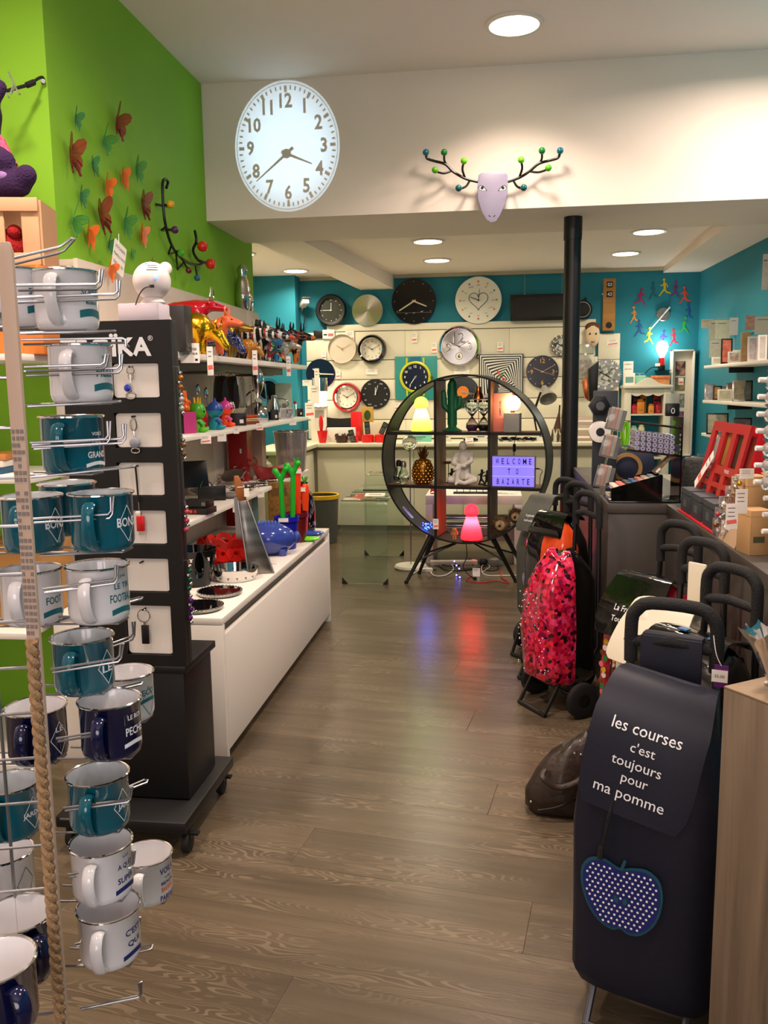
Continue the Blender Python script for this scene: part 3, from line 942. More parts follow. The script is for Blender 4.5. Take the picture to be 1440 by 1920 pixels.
for i, (px, py, size, c, tilt) in enumerate(BFS):
 xw = GX if i not in (17, 18) else -1.776
 p = at(px, py, X=xw + .004)
 nm, hx, al = BFC[c]
 m = mat(nm, hx, .25, alpha=al, coat=.3)
 dk = mat(nm + '_vein', {'maroon': '5e1008', 'teal': '0a5a50', 'green': '1f7a48', 'orange': 'd85a14'}[c], .4)
 t = thing('wall_butterfly', BFL[i], 'wall decoration', M=MX.Translation(p) @ MX.Rotation(PI / 2, 4, 'Z') @ MX.Rotation(tilt, 4, 'Y') @ MX.Scale(size / 34.0 * .8, 4), group='plastic butterflies on the green wall')
 for sgn in (1, -1):
  # local x runs along the wall, y off the wall into the room, z up
  M = MX(((sgn * .75, 0, .66 * 0, 0), (-.55, 0, 0, -.003), (0, 1, 0, 0), (0, 0, 0, 1)))
  Wg = [(M @ V((x, z, 0, 1))).to_3d() for x, z in WING]
  nrm = (Wg[3] - Wg[0]).cross(Wg[10] - Wg[0]).normalized() * .0006
  w_ = MB().loft([[q - nrm for q in Wg], [q + nrm for q in Wg]]).obj('wing', m, t, smooth=0)
  v = MB()
  v.tube(Wg, .0011, 4, closed=True)
  for k in (2, 4, 6, 9, 11):
   v.tube([Wg[0], Wg[k]], .0008, 4)
  if c == 'maroon':
   for k in (9, 10, 11, 13):
    v.tube([Wg[k] * .55 + Wg[0] * .45, Wg[k]], .0035, 5)
  v.obj('vein', dk, w_)
 MB().tube([(0, -.002, .025), (0, -.004, 0), (0, -.003, -.03)], [.0012, .003, .0015], 6).obj('body', dk, t)
# coat rail of bent black wire with coloured balls
t = thing('coat_rail', 'black wire coat rail with coloured balls curving down the green wall', 'coat rack', (-1.885, 4.75, 2.3))
CX = -1.85
RW = mat('rail_black', '0b0b0c', .3)
def c3(px, py, X=CX):
 return at(px, py, X=X)
main = [(312, 352), (315, 342), (310, 336), (305, 344), (306, 385), (311, 425), (322, 460), (338, 482), (356, 494), (372, 497), (386, 492)]
MB().tube(smooth_pts([c3(*q) for q in main], 4), .0085, 8).obj('rail', RW, t, world=True)
MB().tube(smooth_pts([c3(365, 432), c3(368, 452), c3(362, 470), c3(372, 488), c3(384, 492)], 4), .0085, 8).obj('branch', RW, t, world=True)
for (q, e) in (((307, 386), (292, 383)), ((311, 425), (303, 431)), ((322, 458), (316, 476)), ((330, 475), (333, 505))):
 MB().tube([c3(*q), c3(*e, X=-1.886), c3(q[0] + 14, (q[1] + e[1]) / 2 + 3, X=-1.886)], .006, 6).obj('bracket', RW, t, world=True)
BALLS = [(320, 383, .021, 'ball_yellow', 'e0a818', (307, 385)), (328, 431, .021, 'ball_violet', '4a1550', (312, 430)), (339, 475, .019, 'ball_green', '3a9a20', (330, 472)), (354, 507, .019, 'ball_maroon', '5a1218', (340, 484)), (370, 521, .02, 'ball_petrol', '0a5a72', (366, 497)),
         (380, 462, .033, 'ball_red', 'd02810', (366, 455)), (395, 495, .033, 'ball_red', 'd02810', (374, 488))]
for (px, py, r_, nm, hx, q) in BALLS:
 pp = c3(px, py, -1.80)
 MB().tube([c3(*q), pp], .006, 6).obj('peg', RW, t, world=True)
 MB().sph(pp, r_, 20, 12).obj('ball', mat(nm, hx, .15, coat=.4), t, world=True)
# white back panels of the shelving
PX = -1.79
shelf = thing('wall_shelving', 'white wall shelving of three long boards with grey back panels on the green wall', 'shelving', (-1.6, 4.9, 0))
PAN = mat('panel_greige', 'cdbfb0', .5)
ys = [3.575, 4.42, 5.25, 6.10, 6.42]
for i in range(4):
 MB().bx(PX - .02, PX, ys[i] + .002, ys[i + 1] - .002, .08, 2.07).obj('back_panel', PAN, shelf, world=True, bevel=.002)
MB().bx(-1.888, PX - .02, 3.60, 6.42, 2.04, 2.07).obj('top_ledge', PAN, shelf, world=True)
MB().bx(-1.888, PX - .02, 3.60, 6.42, .08, .10).obj('bottom_ledge', PAN, shelf, world=True)
SH = [(1.645, 1.673), (1.271, 1.295), (.878, .902)]
for z0, z1 in SH:
 for (a, c) in ((3.58, 4.93), (4.932, 6.28)):
  MB().bx(PX + .001, -1.40, a, c, z0, z1).obj('shelf_board', WHITE, shelf, world=True, bevel=.002)
DKG = mat('bracket_grey', '3c3733', .5)
MB().bx(-1.62, -1.50, 3.62, 5.95, 1.60, 1.644).obj('lamp_channel', DKG, shelf, world=True, bevel=.003)
for y in (4.35, 5.35):
 MB().bx(-1.66, -1.47, y, y + .22, 1.588, 1.599).obj('bracket', DKG, shelf, world=True)
for y in (3.9, 5.0):
 MB().bx(-1.7, -1.44, y, y + .25, 1.262, 1.270).obj('bracket', DKG, shelf, world=True)
# drawer unit below
unit = thing('drawer_unit', 'long low white drawer unit running down the aisle under the shelving', 'drawer unit', (-1.4, 4.2, 0))
UT = .612
U0, U1, UX = 3.15, 5.33, -1.068
MB().bx(PX + .012, UX, U0, U1, UT - .03, UT).obj('top_board', WHITE, unit, world=True, bevel=.003)
MB().bx(PX + .012, UX, U0, U0 + .03, 0, UT - .03).obj('end_panel', WHITE, unit, world=True, bevel=.002)
MB().bx(PX + .012, UX, U1 - .03, U1, 0, UT - .03).obj('end_panel', WHITE, unit, world=True, bevel=.002)
MB().bx(PX + .03, UX - .03, U0 + .03, U1 - .03, .06, UT - .03).obj('carcass', PAN, unit, world=True)
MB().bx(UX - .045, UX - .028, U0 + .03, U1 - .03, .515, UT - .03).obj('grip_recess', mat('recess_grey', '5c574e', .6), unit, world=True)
MB().bx(UX - .025, UX, U0 + .032, U1 - .032, .055, .538).obj('drawer_front', WHITE, unit, world=True, bevel=.003)
MB().bx(PX + .1, UX - .06, U0 + .1, U1 - .1, 0, .055).obj('plinth', DKG, unit, world=True)
# hanging card on the panel and the price cards
p = at(222, 484, X=-1.765)
t = thing('hanging_card', 'white card with three printed lines hanging askew at the panel top', 'sign', M=frame((-1.763, p.y, p.z), (.12, 1, -.42), (.0, .35, 1)))
MB().prism(rrect(.105, .15, .008), .002).obj('card', PAPER, t, smooth=0)
for k, s in enumerate(('STICKERS', 'PAPILLONS', 'DECO 3D')):
 lettering(s, .014, TR(0, .045 - k * .04, .002), INK, t)
MB().tube([(-.02, .06, .004), (-.03, .11, .002)], .0015, 5).obj('string', PAPER, t)
# chrome sculpture on the ledge
t = thing('chrome_sculpture', 'polished chrome sculpture of two leaning embracing figures on the panel top', 'sculpture', (-1.835, 6.22, 2.0705))
blob('tall_figure', [((0, -.04, .02), (0, -.045, .10), .05, .065), ((0, -.045, .1), (0, -.05, .22), .06, .04), ((0, -.05, .22), (0, -.045, .29), .03, .042)], .012, CHROME, t, 6)
blob('short_figure', [((0, .065, .02), (0, .06, .08), .045, .052), ((0, .06, .08), (0, .01, .19), .045, .035), ((0, .01, .19), (0, -.012, .215), .03, .036)], .012, CHROME, t, 6)
# ================================================================ NEAR GREEN WALL: crate, plush toy, wire line
t = thing('crate_shelf', 'white shelf unit with an orange back behind the mug rack', 'shelf', (-1.9, 3.3, 0))
a = at(100, 655, Y=3.25)
MB().bx(-2.55, a.x, 3.0, 3.49, 1.62, 1.645).obj('shelf_board', WHITE, t, world=True, bevel=.002)
MB().bx(-1.89, -1.80, 3.5, 3.572, 0, 2.03).obj('post', WHITE, t, world=True, bevel=.002)
MB().bx(-2.55, a.x, 3.0, 3.49, 1.16, 1.185).obj('shelf_board', WHITE, t, world=True, bevel=.002)
MB().bx(-2.55, -1.80, 3.0, 3.58, .55, .575).obj('shelf_board', WHITE, t, world=True, bevel=.002)
MB().bx(-2.55, -2.5, 3.0, 3.58, 0, 2.0).obj('side_panel', WHITE, t, world=True)
MB().bx(-2.55, -1.80, 3.0, 3.58, 0, .03).obj('bottom_board', WHITE, t, world=True)
OR = mat('cardboard_orange', 'd8792e', .6)
crm = mat('crate_wood', 'c99a72', .6)
c0 = at(72, 500, Y=3.1)
t = thing('orange_carton', 'orange carton standing under the slatted crate', 'box', (c0.x - .22, 3.2, 1.6455))
MB().bx(-.22, .22, -.1, .12, 0, .33).obj('carton', OR, t, bevel=.003)
MB().bx(-.21, .21, -.101, .119, .325, .332).obj('lid', OR, t, bevel=.001)
cz = 1.6455 + .3325
t = thing('slatted_crate', 'pale wooden slatted crate with red goods inside under the plush toy', 'crate', (c0.x - .25, 3.2, cz), rz=.22)
hx_ = .225
for k in range(4):
 x = -hx_ + .035 + k * .127
 MB().bx(x - .032, x + .032, -.112, -.10, 0, .24).obj('slat', crm, t, bevel=.002)
MB().bx(-hx_, hx_, -.125, -.1125, .195, .245).obj('rail', crm, t, bevel=.002)
MB().bx(-hx_, hx_, -.125, -.1125, 0, .045).obj('rail', crm, t, bevel=.002)
MB().bx(-hx_, hx_, .10, .112, 0, .24).obj('back_board', crm, t)
for s in (-1, 1):
 MB().bx(s * hx_ - .006, s * hx_ + .006, -.1, .1, 0, .24).obj('side_board', crm, t)
MB().bx(-hx_, hx_, -.1, .1, 0, .008).obj('bottom_board', crm, t)
t2 = thing('plush_ball', 'red soft toy lying inside the slatted crate', 'toy', (c0.x - .17, 3.2, cz + .009))
MB().sph((0, 0, .07), .07, 16, 10, (1.2, 1, 1)).obj('body', mat('plush_red', 'a01818', .95, bump=(90, .6)), t2)
MB().sph((.05, -.04, .12), .028, 12, 8).obj('head', MATS['plush_red'], t2)
# plush: purple animal with a pink dress, sitting on the crate
VIO = mat('plush_violet', '2f1540', .95, bump=(120, .7))
t = thing('plush_animal', 'dark violet plush animal in a pink dress sitting on the crate', 'plush toy', (at(8, 340, Y=3.2).x - .07, 3.2, cz + .2455))
blob('body', [((0, 0, .07), (0, 0, .2), .085, .06), ((.02, -.03, .06), (.15, -.04, .055), .055, .05), ((.15, -.04, .055), (.19, -.05, .085), .04, .042), ((-.05, -.03, .06), (-.17, -.04, .05), .055, .05), ((.04, -.02, .19), (.11, -.05, .14), .035, .04), ((-.04, -.02, .19), (-.12, -.05, .15), .035, .04), ((0, 0, .24), (0, -.01, .33), .06, .08), ((.05, 0, .38), (.08, 0, .42), .03, .03), ((-.05, 0, .38), (-.08, 0, .42), .03, .03)], .012, VIO, t, 5)
MB().lathe([(.045, .27), (.075, .24), (.10, .18), (.115, .15), (.11, .148), (.07, .2)], 20).obj('dress', mat('plush_pink', 'd8305c', .9, var=(60, 'f06a90', .08)), t)
MB().sph((.1, -.075, .08), .03, 12, 8, (1, .5, .6)).obj('paw_pad', mat('plush_lilac', '8a6aa0', .9), t)
for s in (-1, 1):
 MB().sph((s * .03, -.083, .35), .009, 10, 6).obj('eye', GLOSSB, t)
# bungee line with plastic clips across the corner
t = thing('bungee_cord', 'black bungee cord with hook and clear clips stretched at the green corner', 'cord', (-2.2, 3.55, 2.6))
e0, e1 = at(-30, 182, Y=3.3), at(74, 152, Y=3.56)
MB().tube([e0, at(50, 160, Y=3.5)], .007, 8).obj('elastic', INK, t, world=True)
MB().tube([at(50, 160, Y=3.5), at(64, 154, Y=3.53)], .012, 8).obj('sleeve', INK, t, world=True)
MB().tube(smooth_pts([at(62, 154, Y=3.53), at(72, 147, Y=3.56), at(80, 145, Y=3.59), at(82, 153, Y=3.60), at(78, 156, Y=3.60)], 4), .006, 8).obj('hook', INK, t, world=True)
CLR = mat('clear_plastic', 'f2f4f0', .1, trans=.9)
for (px, py) in ((10, 168), (30, 162)):
 q = at(px, py, Y=3.40)
 for s in (-1, 1):
  MB().tube([q + V((-.02, -.01, .05)), q + V((0, -.012, 0)), q + V((.02 * s, -.012, -.035))], .004, 6, flat=2).obj('clip', CLR, t, world=True)
MB().cyl(at(81, 152, Y=3.585), at(81, 152, Y=3.609), .009, n=10).obj('screw', STEEL, t, world=True)
# goods half hidden behind the mugs
t = thing('blue_folder', 'blue and white folder lying on the shelf behind the mug rack', 'folder', (-1.98, 3.2, 1.1855))
for k in range(3):
 MB(TR(-.1, 0, .013 + k * .026, rz=.1 * k)).box((0, 0, 0), (.3, .22, .024)).obj('binder', mat('folder_%d' % k, ('2a5a7a', 'd8d2c8', 'b5763a')[k], .5), t, bevel=.002)
t = thing('kraft_carton', 'brown carton on the shelf behind the mug rack', 'box', (-1.98, 3.2, .5755))
MB().bx(-.25, .2, -.1, .15, 0, .32).obj('carton', mat('kraft', 'a5763c', .75), t, bevel=.003)
MB().bx(-.25, .2, .01, .04, .32, .321).obj('tape', mat('tape_tan', 'b98d55', .3), t)
# ================================================================ GOODS ON THE LEFT SHELVES
S1, S2, S3 = 1.6735, 1.2955, .9025
def foot(px, py, Z):
 return at(px, py, Z=Z)
def animal(name, label, M, m, L_=.2, head='up', horns=None, hornm=CHROME, mane=None, plinth=None, bulk=1.0, group='painted animal figurines on the top shelf', vox=.008):
 """standing four-legged figurine looking along +x"""
 t = thing(name, label, 'figurine', M=M, group=group)
 s = L_ / .2
 z0 = .012 if plinth else 0
 H = .075 * s
 def p(x, y, z):
  return (x * s, y * s, z * s + z0)
 hd = {'up': ((.105, 0, .15), (.165, 0, .135)), 'down': ((.135, 0, .075), (.165, 0, .03)), 'fwd': ((.12, 0, .125), (.18, 0, .11))}[head]
 parts = [(p(-.06, 0, .1), p(.06, 0, .108), .044 * s * bulk, .047 * s * bulk), (p(.05, 0, .115), p(*hd[0]), .036 * s, .027 * s), (p(*hd[0]), p(*hd[1]), .026 * s, .015 * s)]
 for x in (-.075, .07):
  for y in (-.024, .024):
   parts += [(p(x, y, .085), p(x + (.008 if x < 0 else -.002), y, .045), .02 * s, .0125 * s), (p(x + (.008 if x < 0 else -.002), y, .045), p(x - .002, y, .012), .0125 * s, .0115 * s)]
 parts += [(p(-.105, 0, .115), p(-.118, 0, .06), .006 * s, .008 * s)]
 hx, hz = hd[0][0], hd[0][2]
 for y in (-1, 1):
  parts += [(p(hx, .018 * y, hz + .012), p(hx - .012, .042 * y, hz + .014), .009 * s, .006 * s)]
 blob('body', parts, vox * s, m, t, 3)
 if horns:
  for y in (-1, 1):
   MB().tube(smooth_pts([p(hx, .014 * y, hz + .018), p(hx + .002, .032 * y, hz + .036), p(hx + .004, .026 * y, hz + .036 + horns)], 3), [.006 * s, .006 * s, .006 * s, .005 * s, .004 * s, .003 * s, .0012 * s], 7).obj('horn', hornm, t)
 for y in (-1, 1):
  e = V(hd[0]).lerp(V(hd[1]), .45)
  MB().sph(p(e.x, .0185 * y, e.z + .01), .0035 * s, 8, 5).obj('eye', INK, t)
 if mane:
  b = MB()
  for k in range(7):
   q = V((.06, 0, .16)).lerp(V(hd[0]), k / 6)
   for y in (-1, 0, 1):
    b.sph(p(q.x - .012, y * .022, q.z + .012), .019 * s, 8, 6)
  b.obj('mane', mane, t, kind='stuff')
 if plinth:
  MB().bx(-.1 * s, .1 * s, -.045 * s, .045 * s, 0, z0 + .002).obj('plinth', plinth, t, bevel=.002)
 return t
LACQ_RED = mat('lacquer_red', 'b80f24', .12, coat=.5)
SALMON = mat('lacquer_salmon', 'e2683c', .25, coat=.3)
ORANGEM = mat('lacquer_orange', 'd85018', .25, coat=.3)
NAVYSP = pat('lacquer_navy_dots', ['c0c8e0', '14205a', '14205a', '101848'], 130, 'spots', dist=.6)
BRONZE = mat('bronze', '7a5a24', .3, .9, var=(20, 'b08a3a'))
STRIPE = pat('lacquer_stripes', ['141210', 'd9d2c0', '141210', '8a2414', 'd9d2c0', '1c1a14'], 4.5, 'wave', squash=(1, .15, .15), dist=1.2)
ZEB = pat('lacquer_zebra', ['0e0d0d', '0e0d0d', 'c8c6c2'], 6, 'wave', dist=9)
PATCH = pat('lacquer_patchwork', ['b83018', '1a6a3a', 'd8a020', '204a8a', '101010', 'c8c0b0', 'a01a3a'], 45)
PATCH2 = pat('lacquer_red_black', ['0c0a0a', '7a1410', '0c0a0a', 'b04018'], 38)
PATCH3 = pat('lacquer_blue', ['2a6a9a', '1a3a6a', 'c8502a', '2a6a9a'], 30)
CRYS = mat('crystal_silver', 'c8c8c0', .12, .6, bump=(70, .8))
POLI = mat('polished_gold', 'e8b428', .22, 1.0, bump=(40, .3))
def AM(px, py, X, rz=0.0, Z=S1):
 """stand something on the board at depth X where the photograph shows it"""
 q = at(px, py, X=X)
 return TR(X, q.y, Z, rz=rz)
animal('cow_figurine', 'golden cow figurine lowering its head, first on the top shelf', AM(345, 640, -1.56, -.05), POLI, .27, 'down', .02, POLI, bulk=1.1)
animal('cow_figurine', 'glossy red cow figurine with silver horns, standing behind the golden one', TR(-1.62, 4.40, S1 + .12, rz=.1), LACQ_RED, .23, 'fwd', .045, CHROME, plinth=None)
t = thing('display_riser', 'clear block lifting the red cow figurine above its neighbours', 'display stand', (-1.62, 4.40, S1))
MB().bx(-.1, .1, -.035, .035, 0, .1185).obj('block', mat('acrylic', 'f4f2ee', .08, trans=.9), t, bevel=.002)
animal('goat_figurine', 'salmon orange beast figurine with pointed muzzle in front of the red cow', AM(384, 655, -1.485, 0), SALMON, .235, 'up', .03, SALMON)
animal('cow_figurine', 'navy cow figurine with white specks beside the orange beast', TR(-1.60, 4.66, S1, rz=.0), NAVYSP, .25, 'down', .015, INK)
animal('horse_figurine', 'bronze figurine with gilt mane behind the striped bull', TR(-1.61, 4.84, S1, rz=.1), BRONZE, .25, 'up', None, None, GOLD)
animal('bull_figurine', 'bull figurine banded in black, cream and rust stripes', TR(-1.54, 5.02, S1, rz=.0), STRIPE, .26, 'fwd', .02, INK, bulk=1.15)
animal('calf_figurine', 'small yellow and rust calf figurine before the striped bull', TR(-1.49, 4.93, S1, rz=0), pat('lacquer_calf', ['d89020', '8a2a14', 'd8a838', '2a1a10'], 30, 'wave', squash=(1, .3, .3), dist=3), .16, 'down', .01, GOLD)
animal('ram_figurine', 'black and white curly figurine with a thick swirled mane', TR(-1.54, 5.26, S1, rz=0), ZEB, .27, 'fwd', None, None, ZEB, bulk=1.1)
animal('cow_figurine', 'red patterned cow figurine past the swirled one', TR(-1.60, 5.46, S1, rz=0), pat('lacquer_red_patch', ['b83018', 'd05a28', '8a1a14', 'd8a020'], 36), .24, 'up', .02, INK)
animal('cow_figurine', 'blue painted cow figurine with dark upright horns', TR(-1.53, 5.59, S1, rz=.1), PATCH3, .24, 'up', .03, INK)
animal('cow_figurine', 'patchwork cow figurine in many colours standing low at the board edge', TR(-1.50, 5.40, S1, rz=0), PATCH, .18, 'down', .012, INK)
animal('cow_figurine', 'red and black cow figurine with tall horns, first of the three dark ones', TR(-1.62, 5.74, S1, rz=.05), PATCH2, .28, 'up', .035, INK)
animal('cow_figurine', 'faceted silver cow figurine at the board edge under the dark ones', TR(-1.49, 5.77, S1, rz=0), CRYS, .18, 'fwd', .012, CRYS, plinth=BLACK)
animal('cow_figurine', 'black cow figurine with red patches, second of the three dark ones', TR(-1.57, 5.93, S1, rz=0), pat('lacquer_black_red', ['0c0a0a', '0c0a0a', '8a1a14', '141010'], 30), .28, 'up', .02, INK)
animal('cow_figurine', 'black and orange cow figurine at the far end of the top shelf', TR(-1.52, 6.06, S1, rz=0), pat('lacquer_black_orange', ['120c0a', 'a03414', '120c0a', 'c87020'], 30), .27, 'up', .03, INK)
# price strips, cards
SALE = [PINKTAG]
def sale_card(M, w, h, label, parent_name='price_card', strip=True, group=None, lines=2):
 t = thing(parent_name, label, 'price tag', M=M, group=group)
 MB().box((0, 0, .0005), (w, h, .001)).obj('card', PAPER, t, smooth=0)
 if strip:
  MB(TR(0, -h * .22, .0011, rz=.12)).box((0, 0, 0), (w * .8, h * .16, .0006)).obj('printed_stripe', PINKTAG, t, smooth=0)
 b = MB()
 for k in range(lines):
  b.box((-.05 * w, h * (.32 - .16 * k), .0012), (w * (.6 - .1 * (k % 2)), h * .035, .0004))
 b.obj('printed_lines', mat('print_grey', '6a6663', .8), t, smooth=0, kind='stuff')
 return t
def facing(p, yaw=0.0, pitch=0.0):
 """upright card frame: x to the viewer's right hand, y up, z to the viewer; yaw turns it"""
 return MX.Translation(p) @ MX.Rotation(yaw, 4, 'Z') @ MX.Rotation(PI / 2 + pitch, 4, 'X')
for k, (px, y0, y1) in enumerate(((394, 650, 704), (478, 657, 703), (541, 668, 705))):
 q = at(px, (y0 + y1) / 2, X=-1.385)
 hgt = at(px, y0, X=-1.385).z - at(px, y1, X=-1.385).z
 sale_card(facing(q, .55), .03, hgt, ('white price strip with a pink bar hanging from the top shelf, under the orange beast', 'white price strip with a pink bar hanging from the top shelf, under the swirled figurine', 'white price strip with a pink bar hanging from the top shelf near its far end')[k])
q = at(356, 662, X=-1.375)
t = thing('shelf_card', 'white card with black wording about the projector clock on the shelf edge', 'sign', M=facing(q, .45))
MB().box((0, 0, .0005), (.085, .088, .0014)).obj('card', PAPER, t, smooth=0)
lettering('HORLOGE', .011, TR(0, .018, .0014), INK, t, bold=.02, w=.06)
lettering('PROJECTEUR', .011, TR(0, -.004, .0014), INK, t, bold=.02, w=.07)
MB().box((.028, -.03, .0014), (.012, .01, .0006)).obj('printed_mark', INK, t, smooth=0)
TAGL = ['white price tag on the middle board under the green doll', 'white price tag on the middle board under the blue doll', 'small white tag on the middle board edge under the cap of the orange doll', 'white price tag on the middle board below the pencil cases', 'white tag on the middle board below the steel cube']
for k, (px, py, w_, h_) in enumerate(((386, 824, .05, .04), (416, 820, .045, .042), (443, 808, .03, .03), (487, 800, .04, .04), (549, 793, .05, .03))):
 sale_card(facing(at(px, py, X=-1.385), .5), w_, h_, TAGL[k], strip=k in (0, 3))
for k, (px, py, w_, h_) in enumerate(((445, 955, .05, .03), (489, 927, .04, .035), (531, 660 + 20, .03, .02))):
 if k < 2:
  sale_card(facing(at(px, py, X=-1.385), .5), w_, h_, ('small white tag on the lowest board before the red column box', 'small tag lit violet on the lowest board edge')[k], strip=False)
# ---- middle board
def doll(label, px, py, c1, c2, crown, X=-1.47, s=1.0):
 M = AM(px, py, X, .2, S2)
 t = thing('bottle_doll', label, 'toy', M=M, group='little plastic dolls on the middle board')
 m1, m2 = mat('doll_' + c1, c1, .3), mat('doll_' + c2, c2, .3)
 MB().lathe([(0, 0), (.034 * s, 0), (.036 * s, .01 * s), (.03 * s, .04 * s), (.02 * s, .062 * s), (.018 * s, .07 * s)], 20, cap1=True).obj('body', m1, t)
 MB().sph((0, 0, .10 * s), .042 * s, 20, 12, (1, 1, .92)).obj('head', m1, t)
 MB().lathe([(.0425 * s, .10 * s), (.041 * s, .118 * s), (.03 * s, .136 * s), (.012 * s, .146 * s), (0, .148 * s)], 20).obj('cap', m2, t)
 for y in (-1, 1):
  MB().sph((.028 * s, y * .03 * s, .012 * s), .018 * s, 10, 8, (1.3, .8, .7)).obj('foot', m1, t)
  MB().tube([(.008 * s, y * .026 * s, .056 * s), (.03 * s, y * .03 * s, .035 * s)], .009 * s, 8).obj('arm', m2, t)
  MB().sph((.037 * s, y * .018 * s - .006, .102 * s), .005 * s, 8, 5).obj('eye', INK, t)
 if crown == 'crown':
  for k in range(5):
   a = 2 * PI * k / 5
   MB().cyl((.014 * s * math.cos(a), .014 * s * math.sin(a), .14 * s), (.017 * s * math.cos(a), .017 * s * math.sin(a), .172 * s), .006 * s, .002, 6).obj('crown_point', mat('doll_gold', 'd8a818', .3), t)
 elif crown:
  MB().cyl((0, 0, .144 * s), (0, 0, .165 * s), .009 * s, .004 * s, 8).obj('knob', m2, t)
 return t
doll('green doll with a yellow crown on the middle board', 372, 815, '5ab81c', '3f9a1c', 'crown')
doll('turquoise doll with a blue cap on the middle board', 405, 811, '148a9a', '2a4a9a', 'k')
doll('orange doll with a pink cap behind the turquoise one', 424, 806, 'f0480c', 'c83a8a', 'k', X=-1.52)
t = thing('toy_carton', 'black carton with a magenta side at the near end of the middle board', 'box', M=AM(350, 826, -1.50, -.5, S2))
MB().bx(-.05, .03, -.04, .04, 0, .105).obj('carton', BLACK, t, bevel=.002)
MB().bx(.0305, .032, -.039, .039, .001, .104).obj('printed_side', mat('print_magenta', 'b83878', .4), t, smooth=0)
b0 = W[t.name].translation
for k, (lb, hx, dx, dy) in enumerate((('pale grey rabbit ornament sitting on the black carton', 'b8b0b0', -.02, -.01), ('orange rabbit ornament with tall ears behind the pale one', 'ec6a1c', .0, .03))):
 t = thing('rabbit_ornament', lb, 'figurine', (b0.x + dx - .01, b0.y + dy, S2 + .1055))
 m = mat('rabbit_' + hx, hx, .25)
 blob('body', [((0, 0, .016), (0, 0, .024), .026, .022), ((.012, 0, .042), (.018, 0, .042), .016, .013), ((.004, -.009, .05), (-.002, -.012, .095), .006, .0075), ((.004, .009, .05), (-.002, .012, .095), .006, .0075)], .0045, m, t, 3)
 for y in (-1, 1):
  MB().sph((.028, y * .01, .046), .0025, 8, 5).obj('eye', INK, t)
INFC = [('a01818', 376, 790, 349, 'red'), ('3c3a40', 391, 786, 375, 'grey'), ('7a1420', 409, 780, 390, 'wine')]
for k, (hx, px, py, sx, nm) in enumerate(INFC):
 t = thing('tea_infuser', '%s rounded container with a silver spoon standing up from it' % ('bright red', 'dark grey', 'wine red')[k], 'kitchenware', M=AM(px, py, -1.66, 0, S2))
 MB().lathe([(0, 0), (.034, 0), (.042, .03), (.042, .075), (.03, .108), (.026, .11)], 22, cap1=True).obj('container', mat('infuser_' + nm, hx, .25), t)
 MB().tube([(0, 0, .108), (-.004, -.01, .16 + .02 * (k == 0))], .0035, 6).obj('spoon_handle', STEEL, t)
 MB().sph((-.005, -.012, .19 + .02 * (k == 0)), .026, 12, 8, (.5, .8, 1.35)).obj('spoon_bowl', CHROME, t)
t = thing('steel_ball', 'mirror bright steel ball on a short foot among the dark bags', 'ornament', M=AM(428, 764, -1.60, 0, S2))
MB().sph((0, 0, .107), .042, 22, 14).obj('ball', CHROME, t)
MB().lathe([(.03, 0), (.03, .004), (.008, .012), (.008, .07)], 16, cap0=True).obj('foot', CHROME, t)
# bags hanging under the top board
BAGM = mat('bag_dark_film', '3a2c26', .2, trans=.35, bump=(25, .6))
for k, (px, w_, lb) in enumerate(((412, .1, 'dark translucent bag of leathery goods hanging under the top board'), (432, .11, 'second dark bag with a red label hanging under the top board'), (450, .06, 'clear bag hanging beside the dark ones'))):
 q = at(px, 696, X=-1.62)
 t = thing('hanging_bag', lb, 'bag', (-1.62, q.y, 1.587))
 M = TR(0, 0, 0, rz=-.7)
 pts0 = [(-w_ / 2, -.006, 0), (w_ / 2, -.006, 0), (w_ / 2, .006, 0), (-w_ / 2, .006, 0)]
 MB(M).loft([[(x, y, -.002) for x, y, z in pts0], [(x, y * 3, -.06) for x, y, z in pts0], [(x * 1.05, y * 4, -.15) for x, y, z in pts0], [(x, y * 2.5, -.2) for x, y, z in pts0]]).obj('film', BAGM if k < 2 else CLR, t, bevel=.004)
 if k == 1:
  MB(M).box((.01, -.03, -.165), (.06, .003, .035)).obj('label', REDP, t)
 MB(M).tube([(-.02, 0, .0), (0, 0, .012), (.02, 0, .0)], .002, 5).obj('hanger', INK, t)
for k, (px, py, dx, dz, lb) in enumerate(((447, 786, .09, .07, 'black carton with little printed pictures before the steel kettle'), (515, 797, .055, .07, 'black carton beside the steel number cube'), (562, 786, .05, .06, 'small black carton at the far end of the middle board'))):
 t = thing('small_carton', lb, 'box', M=AM(px, py, -1.50, .3, S2))
 MB().bx(-dx / 2, dx / 2, -dx / 2, dx / 2, 0, dz).obj('carton', BLACK, t, bevel=.002)
 MB().box((dx * .2, -dx / 2 - .0005, dz * .35), (dx * .25, .001, dz * .3)).obj('printed_label', PAPER, t, smooth=0)
 MB().bx(-dx / 2 - .0005, dx / 2 + .0005, -dx / 2 - .0005, dx / 2 + .0005, dz * .8, dz * .82).obj('lid_joint', mat('carton_joint', '2a2a2a', .6), t)
